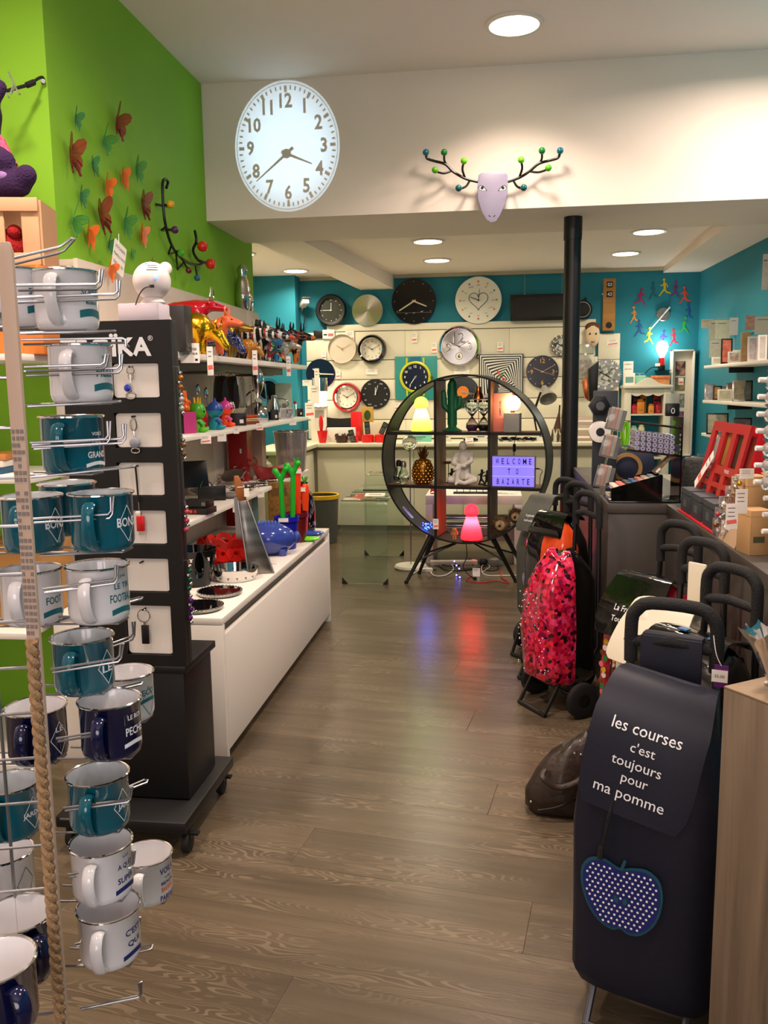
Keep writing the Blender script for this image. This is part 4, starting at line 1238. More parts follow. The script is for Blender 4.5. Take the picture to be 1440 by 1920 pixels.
# three-legged steel squeezer
t = thing('steel_squeezer', 'tall polished squeezer on three long thin legs', 'kitchenware', M=AM(486, 794, -1.50, .2, S2))
for k in range(3):
 a = 2 * PI * k / 3 + .5
 MB().tube([(.065 * math.cos(a), .065 * math.sin(a), 0), (.05 * math.cos(a), .05 * math.sin(a), .24), (.028 * math.cos(a), .028 * math.sin(a), .27), (.01 * math.cos(a), .01 * math.sin(a), .22)], .0045, 7).obj('leg', CHROME, t)
MB().lathe([(0, .14), (.012, .17), (.03, .21), (.04, .25), (.036, .30), (.02, .335), (.006, .35), (0, .352)], 20).obj('head', CHROME, t)
t = thing('steel_kettle', 'round polished kettle with arched handle in the middle of the board', 'kettle', M=AM(482, 784, -1.62, .0, S2))
MB().lathe([(0, 0), (.095, 0), (.1, .01), (.092, .05), (.06, .095), (.025, .12), (.012, .125), (.012, .14), (0, .142)], 30).obj('body', CHROME, t)
MB().tube(smooth_pts([(-.07, 0, .085), (-.075, 0, .16), (0, 0, .205), (.075, 0, .16), (.07, 0, .085)], 5), .006, 8).obj('handle', BLACK, t)
MB().tube([(0, .07, .06), (0, .12, .1)], [.016, .009], 10).obj('spout', CHROME, t)
t = thing('steel_funnel', 'cone shaped polished steel vessel beyond the kettle', 'kitchenware', M=AM(515, 786, -1.58, 0, S2))
MB().lathe([(0, 0), (.085, 0), (.085, .006), (.022, .135), (.02, .16), (.012, .165), (0, .165)], 30).obj('body', CHROME, t)
MB().tube(smooth_pts([(.05, 0, .06), (.1, 0, .09), (.09, 0, .13), (.025, 0, .14)], 4), .005, 7).obj('handle', CHROME, t)
t = thing('round_mirror', 'round table mirror with a broad polished rim', 'mirror', M=AM(504, 780, -1.70, .5, S2))
MB(TR(0, 0, .2, rx=PI / 2)).ring(.07, .09, .012, 36).obj('rim', CHROME, t)
MB(TR(0, 0, .2, rx=PI / 2)).lathe([(0, .004), (.071, .004), (.071, .008), (0, .008)], 36).obj('glass', GLOSSB, t)
MB().lathe([(.05, 0), (.05, .004), (.007, .01), (.007, .112)], 18, cap0=True).obj('foot', CHROME, t)
for k, (px, py, w_, h_, dd, lb) in enumerate(((533, 776, .12, .25, 'frame_green', 'tall pale green glass panel leaning near the end of the middle board'), (524, 776, .09, .2, 'frame_dark', 'dark photo panel leaning behind the pale green glass'))):
 t = thing('photo_stand', lb, 'picture frame', M=AM(px, py, -1.56 - .06 * k, .25, S2) @ MX.Rotation(-.12, 4, 'X'))
 MB().box((0, 0, h_ / 2 + .003), (w_, .008, h_)).obj('panel', mat('panel_mint', 'a8b8a0', .15) if k == 0 else BLACK, t, bevel=.002)
 MB().box((0, -.0045, h_ * .55), (w_ * .7, .001, h_ * .5)).obj('picture', mat('photo_brown', '6a4a34', .4, var=(25, 'c8b8a0')) if k else mat('photo_mint', 'b8c4b0', .2, var=(12, '90a088')), t, smooth=0)
 MB().box((0, .03, .08), (.03, .06, .004), TR(rx=.8)).obj('strut', CHROME, t)
t = thing('number_cube', 'brushed steel block with openwork figures near the board end', 'ornament', M=AM(538, 793, -1.47, .3, S2))
MB().bx(-.045, .045, -.02, .02, 0, .006).obj('base', STEEL, t)
MB().bx(-.045, .045, .015, .02, .0, .075).obj('back_plate', STEEL, t)
for k, c in enumerate('1957'):
 lettering(c, .06, TR(-.033 + .022 * k, -.02, .038, rx=PI / 2), CHROME, t, bold=.04, ext=.004)
PCL = ['red zipped pencil case lying on top of the pencil case pile', 'cream pencil case in the middle of the pile', 'red and green pencil case at the bottom of the pile']
q = AM(456, 806, -1.50, 1.1, S2)
for k, hx in enumerate(('7a2a22', 'c8b08a', 'c01c18')):
 t = thing('pencil_case', PCL[2 - k], 'pencil case', M=q @ TR(0, 0, k * .0185, rz=.06 * k))
 MB().box((0, 0, .009), (.22, .07, .018)).obj('pouch', mat('case_' + hx, hx, .5), t, bevel=.006)
 MB().box((0, -.036, .011), (.19, .002, .003)).obj('zip', GOLD, t)
t = thing('glass_tube_pair', 'two clear glass tubes with corks standing at the end of the middle board', 'glassware', M=AM(549, 790, -1.52, 0, S2))
for dx in (-.02, .02):
 MB().lathe([(0, 0), (.013, 0), (.014, .005), (.014, .1), (.012, .1), (.012, .006), (0, .004)], 14, TR(dx, 0, 0)).obj('tube', GLASS, t)
 MB().cyl((dx, 0, .095), (dx, 0, .118), .0115, n=12).obj('cork', REDP, t)
MB().bx(-.04, .04, -.018, .018, -.0, .0015).obj('tray', STEEL, t)
# ---- lowest board
def carton(name, label, M, d, m, parts=(), cat='box', group=None):
 t = thing(name, label, cat, M=M, group=group)
 MB().bx(-d[0] / 2, d[0] / 2, -d[1] / 2, d[1] / 2, 0, d[2]).obj('carton', m, t, bevel=.0015)
 for (nm, c, dd, mm) in parts:
  MB().box(c, dd).obj(nm, mm, t, smooth=0)
 return t
t = carton('gift_case', 'open black case with raised lid at the near end of the lowest board', AM(398, 936, -1.56, .3, S3), (.15, .11, .07), BLACK, [('tray', (0, 0, .0705), (.13, .09, .001), mat('tray_grey', '2a2a2c', .3))])
MB(TR(-.06, .06, .065, rz=.3, rx=-.3)).box((-.03, 0, .075), (.15, .012, .15)).obj('lid', BLACK, t, bevel=.002)
MB().box((-.085, -.02, .05), (.004, .05, .05), TR(ry=.4)).obj('lining', mat('lining_green', '2a7a4a', .5), t)
carton('watch_carton', 'long black carton lying on the tablet carton', AM(372, 962, -1.46, -.1, S3 + .0305), (.13, .09, .035), BLACK, [('printed_mark', (.05, -.0455, .02), (.02, .001, .018), mat('print_mid_grey', '77706c', .6))])
carton('tablet_carton', 'flat black carton with orange and red dots printed on its side', AM(372, 978, -1.46, -.1, S3), (.15, .11, .03), mat('carton_charcoal', '1a1818', .4), [('printed_dot', (-.01, -.0555, .015), (.014, .001, .014), mat('dot_orange', 'd85a20', .5)), ('printed_dot', (.012, -.0555, .015), (.014, .001, .014), REDP)])
SHELLM = CHROME
t = thing('steel_shell_dish', 'crumpled polished steel dish on the lowest board', 'dish', M=AM(380, 950, -1.70, 0, S3))
b = MB()
rings = []
for r_, z in ((.02, 0), (.05, .012), (.075, .04), (.08, .06)):
 rings.append([(r_ * math.cos(a) * (1 + .12 * math.sin(5 * a)), r_ * math.sin(a) * (1 + .1 * math.sin(4 * a)), z + .012 * math.sin(6 * a) * (z > .02)) for a in [2 * PI * i / 30 for i in range(30)]])
b.loft(rings, True, False).obj('dish', CHROME, t)
MB().lathe([(.022, -.0), (.022, .002), (0, .002)], 16, cap0=True).obj('foot', CHROME, t)
t = thing('stone_dish', 'smooth grey pebble shaped dish on the lowest board', 'dish', M=AM(431, 938, -1.48, .4, S3))
MB().sph((0, 0, .017), .05, 22, 12, (1.2, .8, .34)).obj('pebble', mat('pebble_grey', '6f6b64', .35), t)
MB().box((.065, .01, .004), (.05, .012, .006)).obj('stem', STEEL, t, bevel=.002)
TRL = ['flat steel dish with spidery cut-out rim, nearest on the lowest board', 'flat steel dish with cut-out rim in the middle of the lowest board', 'flat steel dish with cut-out rim before the red bowl', 'flat steel dish leaning on the back panel of the lowest board']
for k, (px, py, X_, rx) in enumerate(((455, 924, -1.52, 0), (480, 912, -1.5, 0), (505, 901, -1.49, 0), (440, 905, -1.68, -.5))):
 t = thing('steel_dish', TRL[k], 'dish', M=AM(px, py, X_, k, S3) @ MX.Rotation(rx, 4, 'X'))
 z = .0 if rx == 0 else .05
 MB().lathe([(0, 0 + z), (.05, 0 + z), (.075, .012 + z), (.074, .014 + z), (.05, .003 + z), (0, .003 + z)], 28).obj('bowl', STEEL, t)
 for j in range(9):
  a = 2 * PI * j / 9
  MB().tube([(.072 * math.cos(a), .072 * math.sin(a), .012 + z), (.092 * math.cos(a + .1), .092 * math.sin(a + .1), .019 + z), (.105 * math.cos(a - .05), .105 * math.sin(a - .05), .012 + z)], .0028, 5).obj('spike', CHROME, t)
REDBOX = mat('box_deep_red', '9a1016', .35)
q = AM(453, 905, -1.69, 0, S3)
carton('red_column_box', 'tall deep red carton between the lowest and middle boards', q, (.13, .12, .36), REDBOX, [('printed_emblem', (.02, -.0605, .2), (.012, .001, .03), WINK)])
q = AM(449, 1010, -1.70, 0, UT + .0005)
carton('red_column_box', 'deep red carton standing on the drawer unit behind the grater', q, (.13, .12, .255), REDBOX, [('printed_emblem', (.02, -.0605, .14), (.012, .001, .03), WINK)])
q = AM(478, 898, -1.71, .0, S3)
t = carton('beige_column_box', 'tall beige carton with a pretzel shaped drawing beside the deep red one', q, (.15, .1, .35), mat('box_beige', 'b49a84', .6))
MB(TR(.01, -.051, .09, rx=PI / 2)).ring(.018, .028, .001, 20, sy=1.4).obj('printed_drawing', mat('print_rust', 'b0542c', .6), t, smooth=0)
MB(TR(.012, -.051, .07, rx=PI / 2)).ring(.008, .014, .0012, 16).obj('printed_drawing', MATS['print_rust'], t, smooth=0)
t = thing('red_boat_bowl', 'red angular boat shaped bowl with a curled end on the lowest board', 'bowl', M=AM(518, 893, -1.48, .9, S3))
rings = []
for k in range(9):
 f = k / 8 * 2 - 1
 hw = .075 * math.sqrt(max(.02, 1 - f * f * .98))
 zt = .075 + .035 * f * f
 rings.append([(f * .19, -hw, zt), (f * .15, -hw * .35, .002), (f * .15, hw * .35, .002), (f * .19, hw, zt), (f * .185, hw * .92, zt), (f * .145, hw * .3, .008), (f * .145, -hw * .3, .008), (f * .185, -hw * .92, zt)])
MB().loft(rings).obj('hull', mat('bowl_red', '8f1014', .35), t, smooth=25)
MB().tube(smooth_pts([(-.19, 0, .1), (-.23, 0, .12), (-.22, 0, .145), (-.2, 0, .135)], 4), .006, 7).obj('curl', MATS['bowl_red'], t)
t = thing('glass_bucket', 'large clear glass champagne bucket at the far end of the lowest board', 'bucket', M=AM(547, 886, -1.49, 0, S3))
MB().lathe([(0, .0), (.085, .0), (.1, .012), (.122, .27), (.126, .295), (.118, .295), (.096, .02), (0, .012)], 40).obj('bowl', mat('smoked_glass', 'd6cfcc', .03, trans=.75, metal=.25), t)
MB().tube([(.124 * math.cos(a), .124 * math.sin(a), .296) for a in [2 * PI * k / 44 for k in range(44)]], .0045, 7, closed=True).obj('rim', CHROME, t)
t = thing('perfume_bottle', 'small glass bottle with a dark stopper behind the champagne bucket', 'bottle', M=AM(500, 868, -1.70, 0, S3))
MB().lathe([(0, 0), (.04, 0), (.045, .01), (.04, .05), (.012, .07), (.012, .085), (0, .086)], 20).obj('flask', GLASS, t)
MB().lathe([(.008, .086), (.016, .1), (.014, .112), (0, .114)], 12).obj('stopper', mat('stopper_green', '1a4a3a', .2), t)
# ================================================================ GOODS ON THE DRAWER UNIT
UZ = UT + .0005
def UM(px, py, rz=0.0, Z=UZ):
 q = at(px, py, Z=Z)
 return TR(q.x, q.y, Z, rz=rz)
CHECK = mat('plate_dark_mirror', '0d0c0d', .05, coat=.5)
for k, (px, py, r_, lb) in enumerate(((412, 1114, .098, 'round black plate with a beaded steel rim, farther of the two'), (374, 1142, .098, 'round black plate with a beaded steel rim, partly behind the black stand'))):
 t = thing('rimmed_plate', lb, 'plate', M=UM(px, py))
 MB().lathe([(0, 0), (r_ * .9, 0), (r_, .008), (r_, .016), (r_ * .97, .018), (0, .0175)], 44).obj('plate', STEEL, t)
 MB().lathe([(0, .0188), (r_ * .93, .0188), (r_ * .94, .0178)], 44).obj('mirror', CHECK, t)
 for j in range(36):
  a = 2 * PI * j / 36
  MB().sph((r_ * .985 * math.cos(a), r_ * .985 * math.sin(a), .017), .0042, 6, 4).obj('bead', CHROME, t)
t = thing('black_bucket', 'black flaring bucket with small cut-out figures', 'bucket', M=UM(366, 1096, .4))
MB().lathe([(0, 0), (.07, 0), (.105, .17), (.101, .17), (.068, .006), (0, .006)], 36).obj('bucket', GLOSSB, t)
def little_man(M, s, m, parent):
 b = MB(M)
 b.lathe([(0, 0), (.16 * s, 0), (.16 * s, .02 * s), (0, .02 * s)], 12, TR(0, .42 * s, 0))
 b.box((0, .08 * s, .01 * s), (.5 * s, .12 * s, .02 * s))
 b.box((0, .1 * s, .01 * s), (.18 * s, .36 * s, .02 * s))
 for sx in (-1, 1):
  b.box((sx * .09 * s, -.22 * s, .01 * s), (.1 * s, .32 * s, .02 * s), TR(rz=0))
 return b.obj('cutout_figure', m, parent, smooth=0)
for a in (-1.75, -.9, -.2):
 r_ = .098
 M = TR(r_ * math.cos(a), r_ * math.sin(a), .135, rz=a + PI / 2, rx=PI / 2 - .2)
 little_man(M, .032, PAPER, t)
for a in (-2.0, -1.5, -1.2):
 M = TR(.088 * math.cos(a), .088 * math.sin(a), .07 + .02 * math.sin(a * 9), rz=a + PI / 2, rx=PI / 2 - .2)
 little_man(M, .02, CHROME, t)
t = thing('steel_band_bowl', 'low polished steel bowl pierced with a row of small figures', 'bowl', M=UM(441, 1085))
MB().lathe([(0, 0), (.095, 0), (.108, .03), (.114, .058), (.111, .058), (.1, .006), (0, .005)], 44).obj('bowl', CHROME, t)
for k in range(16):
 a = 2 * PI * k / 16
 little_man(TR(.106 * math.cos(a), .106 * math.sin(a), .022, rz=a + PI / 2, rx=PI / 2 - .3), .02, INK, t)
FLR = mat('flower_red', 'c8160e', .3, trans=.15)
t = thing('flower_bowl', 'translucent red basket made of big cut-out petals', 'bowl', M=UM(432, 1062))
MB().lathe([(0, 0), (.07, 0), (.09, .02), (.085, .02), (.068, .004), (0, .004)], 30).obj('base', FLR, t)
for ring_, (r_, z, n, sz, tl) in enumerate(((.085, .045, 9, .05, .5), (.1, .085, 10, .05, .2), (.1, .125, 8, .045, -.3))):
 for k in range(n):
  a = 2 * PI * k / n + ring_ * .3
  M = TR(r_ * math.cos(a), r_ * math.sin(a), z, rz=a + PI / 2, rx=PI / 2 - tl)
  MB(M).ring(sz * .25, sz, .004, 14, sy=.85).obj('petal', FLR, t)
t = thing('flower_dish', 'small translucent red dish beside the petal basket', 'bowl', M=UM(392, 1046))
MB().lathe([(0, 0), (.03, 0), (.05, .05), (.055, .085), (.05, .085), (.045, .05), (.028, .005), (0, .005)], 22).obj('dish', FLR, t)
for k in range(6):
 a = 2 * PI * k / 6
 MB(TR(.052 * math.cos(a), .052 * math.sin(a), .09, rz=a + PI / 2, rx=PI / 2 - .3)).ring(.006, .026, .003, 10).obj('petal', FLR, t)
# tower grater
g0 = at(490, 1074, Z=UZ)
t = thing('tower_grater', 'tall tower shaped steel grater with a wooden handle', 'kitchenware', (g0.x - .01, g0.y + .02, UZ), rz=.35)
GRT = pat('grater_steel', ['2a2828', '8a8680', '8a8680'], 190, 'spots', rough=.3, dist=.1)
MATS['grater_steel'].node_tree.nodes['Principled BSDF'].inputs['Metallic'].default_value = .9
lean = -.075
def gr(w_, d, z, cx=0.0):
 return [(cx - w_, -d, z), (cx + w_, -d, z), (cx + w_, d, z), (cx - w_, d, z)]
MB().loft([gr(.06, .05, 0, 0), gr(.022, .018, .36, lean)]).obj('grating_body', GRT, t, bevel=.004)
b = MB()
for s in (-1, 1):
 b.tube([(s * .061, -.051, 0), (lean + s * .023, -.019, .36)], .004, 6)
b.obj('edge_wire', STEEL, t)
MB().loft([gr(.019, .017, .358, lean), gr(.024, .02, .40, lean - .008), gr(.017, .014, .455, lean - .02), gr(.011, .01, .48, lean - .025)]).obj('wooden_handle', wood('handle_wood', 'a0602a', '6a3a14', .4, 'Z', 3), t, bevel=.004)
MB().tube([(lean - .01 + .022 * math.cos(a), .02 * math.sin(a), .425) for a in [2 * PI * k / 16 for k in range(16)]], .0022, 5, closed=True).obj('string', PAPER, t)
MB(facing((lean + .02, -.03, .40), .2)).box((0, 0, 0), (.025, .04, .001)).obj('tag', PAPER, t)
t = thing('flat_grater', 'pale flat steel grater leaning behind the tower grater', 'kitchenware', (g0.x - .11, g0.y + .12, UZ), rz=.3)
MB().loft([gr(.045, .004, 0, 0), gr(.03, .004, .36, -.02)]).obj('blade', STEEL, t)
MB().loft([gr(.016, .006, .358, -.02), gr(.014, .007, .42, -.025)]).obj('handle', BLACK, t, bevel=.003)
# glassy blue pig
t = thing('blue_pig', 'big translucent blue pig shaped bowl with a fringe on its back', 'ornament', M=UM(505, 1040, .3))
PIGM = mat('pig_blue', '3a4fae', .1, trans=.35, coat=.4)
PIGM2 = mat('pig_crest', '4a68c0', .3)
MB().sph((0, 0, .088), .1, 34, 20, (1.45, .95, .88)).obj('body', PIGM, t)
MB().sph((.15, 0, .09), .035, 18, 10, (.6, 1, 1)).obj('snout', PIGM, t)
for k in range(8):
 MB().box((-.07 + k * .018, 0, .178 - .0006 * (k - 3) ** 2), (.013, .04, .02), TR(ry=.0)).obj('crest_tooth', PIGM2, t, bevel=.003)
for sx in (-1, 1):
 for sy in (-1, 1):
  MB().cyl((sx * .07, sy * .045, 0), (sx * .07, sy * .045, .04), .022, .03, 14).obj('foot', PIGM, t)
# cups with dog-bone and carrot brushes
def cup(label, M, m, s=1.0):
 t = thing('tapered_cup', label, 'cup', M=M)
 MB().lathe([(0, 0), (.048 * s, 0), (.05 * s, .005), (.063 * s, .16 * s), (.07 * s, .162 * s), (.07 * s, .185 * s), (.064 * s, .185 * s), (.06 * s, .16 * s), (.046 * s, .008), (0, .008)], 32).obj('cup', m, t)
 MB().ring(.0625 * s, .0715 * s, .006, 32, z0=.158 * s).obj('band', m, t)
 return t
MBL = UM(539, 1028)
MMR = UM(556, 1017)
cup('royal blue tapered cup holding two green bone shaped brushes', MBL, mat('cup_blue', '15189a', .35))
cup('wine red tapered cup behind the royal blue one', MMR @ TR(0, .03, 0), mat('cup_wine', '5e0e14', .35), .95)
GRN = mat('bone_green', '16a826', .3)
for k, (dx, dy, h_, lx) in enumerate(((-.018, -.01, .44, -.005), (.03, .005, .47, .012))):
 c = MBL.translation
 t = thing('bone_brush', ('green bone shaped brush standing in the blue cup, the shorter one', 'green bone shaped brush standing in the blue cup, the taller one')[k], 'brush', (c.x + dx, c.y + dy, c.z + .0085))
 MB().tube([(0, 0, 0), (0, 0, .05)], .018, 10).obj('bristle_head', PAPER, t)
 blob('handle', [((0, 0, .05), (lx, 0, h_ - .06), .015, .0145), ((lx, 0, h_ - .06), (lx - .03, -.004, h_ - .012), .014, .016), ((lx, 0, h_ - .06), (lx + .026, .004, h_), .014, .016)], .006, GRN, t, 4, [((lx - .032, 0, h_ - .01), (.02, .018, .018)), ((lx + .028, 0, h_ + .002), (.02, .018, .018))])
c = MBL.translation
sale_card(facing((c.x, c.y - .073, c.z + .172), .1), .055, .022, 'white tag at the brim of the blue cup', strip=False, lines=1)
CAR = mat('carrot_orange', 'ee4412', .3)
CARG = mat('carrot_green', '2f9a2a', .4)
for k, (px, py, h_, lb) in enumerate(((557, 1008, .44, 'orange carrot shaped brush standing in the wine red cup'), (577, 1000, .30, 'long orange carrot shaped holder standing on the blue saucer'))):
 if k == 0:
  c = MMR.translation
  t = thing('carrot_brush', lb, 'brush', (c.x + .005, c.y + .03, c.z + .009))
 else:
  c = UM(577, 1003).translation
  t = thing('carrot_brush', lb, 'brush', (c.x - .01, c.y, c.z + .015))
 MB().lathe([(0, 0), (.008, 0), (.016, .1), (.024, h_ - .06), (.026, h_ - .02), (.015, h_), (0, h_ + .004)], 18).obj('carrot', CAR, t)
 for j in range(5):
  a = 2 * PI * j / 5
  MB().tube([(0, 0, h_), (.01 * math.cos(a), .01 * math.sin(a), h_ + .025), (.02 * math.cos(a), .02 * math.sin(a), h_ + .045)], .003, 5).obj('leaf', CARG, t)
 sale_card(facing((W[t.name].translation.x + (-.015 if k else .01), W[t.name].translation.y - .032, W[t.name].translation.z + h_ - .03), .1), .05, .026, ('white tag on the carrot brush in the wine red cup', 'white tag on the long carrot holder')[k], strip=False, lines=1)
c = UM(582, 1003).translation
t = thing('blue_saucer', 'glossy blue splash shaped saucer under the long carrot', 'saucer', (c.x, c.y, UZ))
MB().sph((0, 0, .014), .07, 24, 10, (1.25, .8, .2)).obj('saucer', mat('saucer_blue', '2a4ab0', .15, coat=.4), t)
MB().lathe([(.03, 0), (.03, .003)], 20, cap0=True, cap1=True).obj('foot', MATS['saucer_blue'], t)
c = UM(576, 1014).translation
t = thing('green_saucer', 'glossy lime green splash shaped saucer at the edge of the drawer unit', 'saucer', (c.x + .01, c.y, UZ))
MB().sph((0, 0, .014), .055, 24, 10, (1.2, .8, .25)).obj('saucer', mat('saucer_lime', '6ad81c', .15, coat=.4), t)
MB().lathe([(.025, 0), (.025, .003)], 20, cap0=True, cap1=True).obj('foot', MATS['saucer_lime'], t)
t = thing('lettered_vase', 'black vase closely printed with pale writing at the far end of the drawer unit', 'vase', M=TR(-1.21, 5.22, UZ))
MB().lathe([(0, 0), (.07, 0), (.078, .03), (.075, .15), (.06, .235), (.035, .268), (.032, .3), (.036, .31), (.03, .31), (.026, .27), (0, .26)], 34).obj('vase', GLOSSB, t)
VTX = pat('vase_print', ['080808', '080808', '7a7a80', '080808', '4a5a7a', '080808', '5a2a28'], 90, squash=(1, 1, .5), rough=.15)
MB().lathe([(.0787, .034), (.0757, .15), (.066, .21)], 34).obj('printed_band', VTX, t)
POS = carton('poster_carton', 'carton with an old style poster of a yellow dress on its face', TR(-1.53, 5.06, UZ, rz=.2), (.14, .05, .27), mat('poster_blue', '4a6a68', .6), [('printed_dress', (.02, -.0255, .1), (.05, .001, .1), mat('print_ochre', 'b0903a', .6)), ('printed_figure', (.02, -.0255, .19), (.03, .001, .07), mat('print_flesh', 'b07a50', .6)), ('printed_caption', (.0, -.0256, .025), (.12, .001, .035), REDP)])
carton('poster_carton', 'carton with an ochre poster of fine lettering beside the blue one', TR(-1.36, 5.22, UZ, rz=.15), (.14, .05, .31), mat('poster_ochre', '9a6e28', .6, var=(40, '6a4418')), [('printed_head', (0, -.0255, .25), (.1, .001, .05), mat('print_dark_ochre', '6a4a18', .6)), ('printed_caption', (0, -.0256, .04), (.1, .001, .04), MATS['print_dark_ochre'])])
t = thing('paper_label', 'small printed paper lying on the drawer unit before the blue pig', 'label', M=UM(512, 1058, .4))
MB().box((0, 0, .0006), (.06, .03, .001)).obj('sheet', PAPER, t, smooth=0)
MB().box((0, 0, .0013), (.04, .008, .0004)).obj('printed_line', INK, t, smooth=0)
# grey bin with yellow lid
q = at(612, 1010, Z=0)
t = thing('waste_bin', 'dark grey waste bin with a yellow rim past the drawer unit', 'bin', (-1.70, 8.15, 0))
MB().lathe([(0, 0), (.14, 0), (.165, .46), (.16, .46), (.137, .01), (0, .01)], 32).obj('bin', mat('bin_grey', '4a4a46', .5), t)
MB().lathe([(.158, .44), (.172, .44), (.175, .475), (.168, .48), (.15, .475)], 32).obj('yellow_rim', mat('bin_yellow', 'd8a818', .4), t)
# ================================================================ BACK WALL: slat panels, counter
SY_ = 9.26
slat = thing('slat_wall', 'cream slat panelling across the turquoise back wall', 'wall panelling', (-.4, 9.28, .95))
SLATM = mat('slat_cream', 'e3dcc6', .5)
zt = at(700, 608, Y=SY_).z
MB().bx(-1.83, .98, SY_ + .004, 9.298, .95, zt).obj('groove_back', mat('slat_groove', '6e6550', .7), slat, world=True)
zr = [zt] + [at(640, y, Y=SY_).z for y in (623, 677, 713, 751, 788)] + [.95]
xs0, xs1 = at(613, 615, Y=SY_).x, at(1117, 615, Y=SY_).x
for i in range(6):
 x0 = xs0 if i == 0 else at(575, 660, Y=SY_).x
 x1 = xs1 if i < 2 else at(1120, 700, Y=SY_).x
 cuts = [x0, at(760, 660, Y=SY_).x, at(955, 660, Y=SY_).x, x1] if i else [x0, x1]
 for a, c in zip(cuts[:-1], cuts[1:]):
  MB().bx(a + .001, c - .001, SY_ - .012, SY_ + .006, zr[i + 1] + .008, zr[i]).obj('slat_board', SLATM, slat, world=True, bevel=.002)
q0, q1 = at(1122, 626, Y=SY_), at(1157, 838, Y=SY_)
for i in range(4):
 za, zb = q0.z + (.95 - q0.z) * i / 4, q0.z + (.95 - q0.z) * (i + 1) / 4
 MB().bx(q0.x, q1.x, SY_ - .02, SY_ + .0, zb + .006, za).obj('slat_board', SLATM, slat, world=True, bevel=.002)
CT = .945
cnt = thing('back_counter', 'cream worktop on a row of plain doors along the back wall', 'counter', (-.5, 8.95, 0))
CRM = mat('counter_cream', 'dfd9c0', .4)
MB().bx(-2.12, 1.25, 8.60, 9.255, CT - .038, CT).obj('worktop', CRM, cnt, world=True, bevel=.003)
MB().bx(-2.3, -1.83, 7.55, 8.598, CT - .038, CT).obj('worktop_return', CRM, cnt, world=True, bevel=.003)
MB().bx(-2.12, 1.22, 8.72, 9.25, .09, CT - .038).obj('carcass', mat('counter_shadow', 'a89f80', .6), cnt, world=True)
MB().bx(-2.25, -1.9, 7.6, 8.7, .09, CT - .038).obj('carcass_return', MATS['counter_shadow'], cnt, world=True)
x = at(595, 900, Y=8.69).x
k = 0
while x < 1.2:
 x2 = min(x + .505, 1.22)
 MB().bx(x + .002, x2 - .002, 8.70, 8.72, .085, CT - .075).obj('door', CRM, cnt, world=True, bevel=.002)
 x = x2
for k in range(2):
 MB().bx(-1.9, -1.88, 7.6 + k * .54, 8.13 + k * .54, .085, CT - .075).obj('door', CRM, cnt, world=True, bevel=.002)
MB().bx(-2.25, 1.2, 8.735, 9.2, 0, .09).obj('plinth', mat('plinth_grey', '8a8672', .6), cnt, world=True)
# ================================================================ CLOCKS
CF = {}
def wallframe(px, py, Y=9.235, roll=0.0):
 return frame(at(px, py, Y=Y), (1, 0, 0), (0, 0, 1)) @ MX.Rotation(roll, 4, 'Z')
def hand_bar(t, ang, l, w_, m, z, back=.12, name='hand'):
 """clock hand at an angle clockwise from twelve"""
 M = TR(0, 0, z) @ MX.Rotation(-ang, 4, 'Z')
 MB(M).prism([(-w_ / 2, -l * back), (w_ / 2, -l * back), (w_ * .35, l), (-w_ * .35, l)], .0025).obj(name, m, t, smooth=0)
def clock(px, py, rp, label, face, case=None, case_w=0.0, depth=.03, nums=None, nh=.02, nr=.78, nm=INK, ticks=0, tm=INK, hands=(), hm=INK, inner=None, Y=9.238, face_extra=None, wire=False):
 r_ = px_m(rp, Y)
 t = thing('wall_clock', label, 'clock', M=wallframe(px, py, Y), group='round clocks on the back wall')
 f0 = r_ - case_w
 if case:
  MB().lathe([(0, 0), (r_ * .96, 0), (r_, depth * .4), (r_ - case_w * .35, depth * 1.15), (f0, depth), (f0, .008)], 48).obj('case', case, t)
 else:
  MB().lathe([(0, 0), (r_, 0), (r_, .006), (r_ - .002, .008), (0, .008)], 48).obj('case', face, t)
 z = .0105
 if case:
  MB().lathe([(0, .0095), (f0, .0095)], 48).obj('face', face, t)
 if inner:
  MB().lathe([(f0, depth), (f0 - inner[0], depth + .004), (f0 - inner[0] * 1.2, .012)], 48).obj('chrome_ring', inner[1], t)
 R_ = f0 - (inner[0] * 1.2 if inner else 0)
 if nums:
  for i, s in enumerate(nums):
   if not s:
    continue
   a = 2 * PI * i / len(nums)
   big = nh * (1.6 if s in ('12!', '6!', '3!', '9!') else 1)
   lettering(s.strip('!'), big, TR(R_ * nr * math.sin(a), R_ * nr * math.cos(a), z), nm, t, name='numeral', bold=.02, ext=.0008)
 if ticks:
  for i in range(ticks):
   a = 2 * PI * i / ticks
   MB(TR(R_ * .88 * math.sin(a), R_ * .88 * math.cos(a), z, rz=-a)).box((0, 0, .0006), (.006 if ticks <= 12 else .004, R_ * .08, .001)).obj('hour_mark', tm, t, smooth=0)
 for i, (a, l, w_) in enumerate(hands):
  hand_bar(t, a, l * R_, w_, hm, z + .003 + .003 * i)
 MB().lathe([(0, z + .012), (.007, z + .012), (.008, z)], 14).obj('hub', hm, t)
 if wire:
  MB().tube([(0, r_ * .7, .001), (0, .95, .001)], .0015, 4).obj('hanging_wire', STEEL, t) if False else None
 CF['t'] = t
 return t
H = lambda h: 2 * PI * h / 12
N12 = ['12', '1', '2', '3', '4', '5', '6', '7', '8', '9', '10', '11']
PINKRED = mat('clock_red', 'a8141c', .2, coat=.4)
CREAMF = mat('face_cream', 'dfd8c6', .4)
GREYF = mat('face_charcoal', '3a3b36', .25)
BRUSH = mat('brushed_disc', 'c2bda8', .28, 1.0, aniso=.8)
t = clock(621, 582, 29, 'black clock with wide dark case and pale hour dots, top row near the corner', GREYF, BLACK, .045, .04, None, 0, 0, INK, 12, PAPER, [(H(9), .75, .006), (H(.1), .62, .006)], WINK)
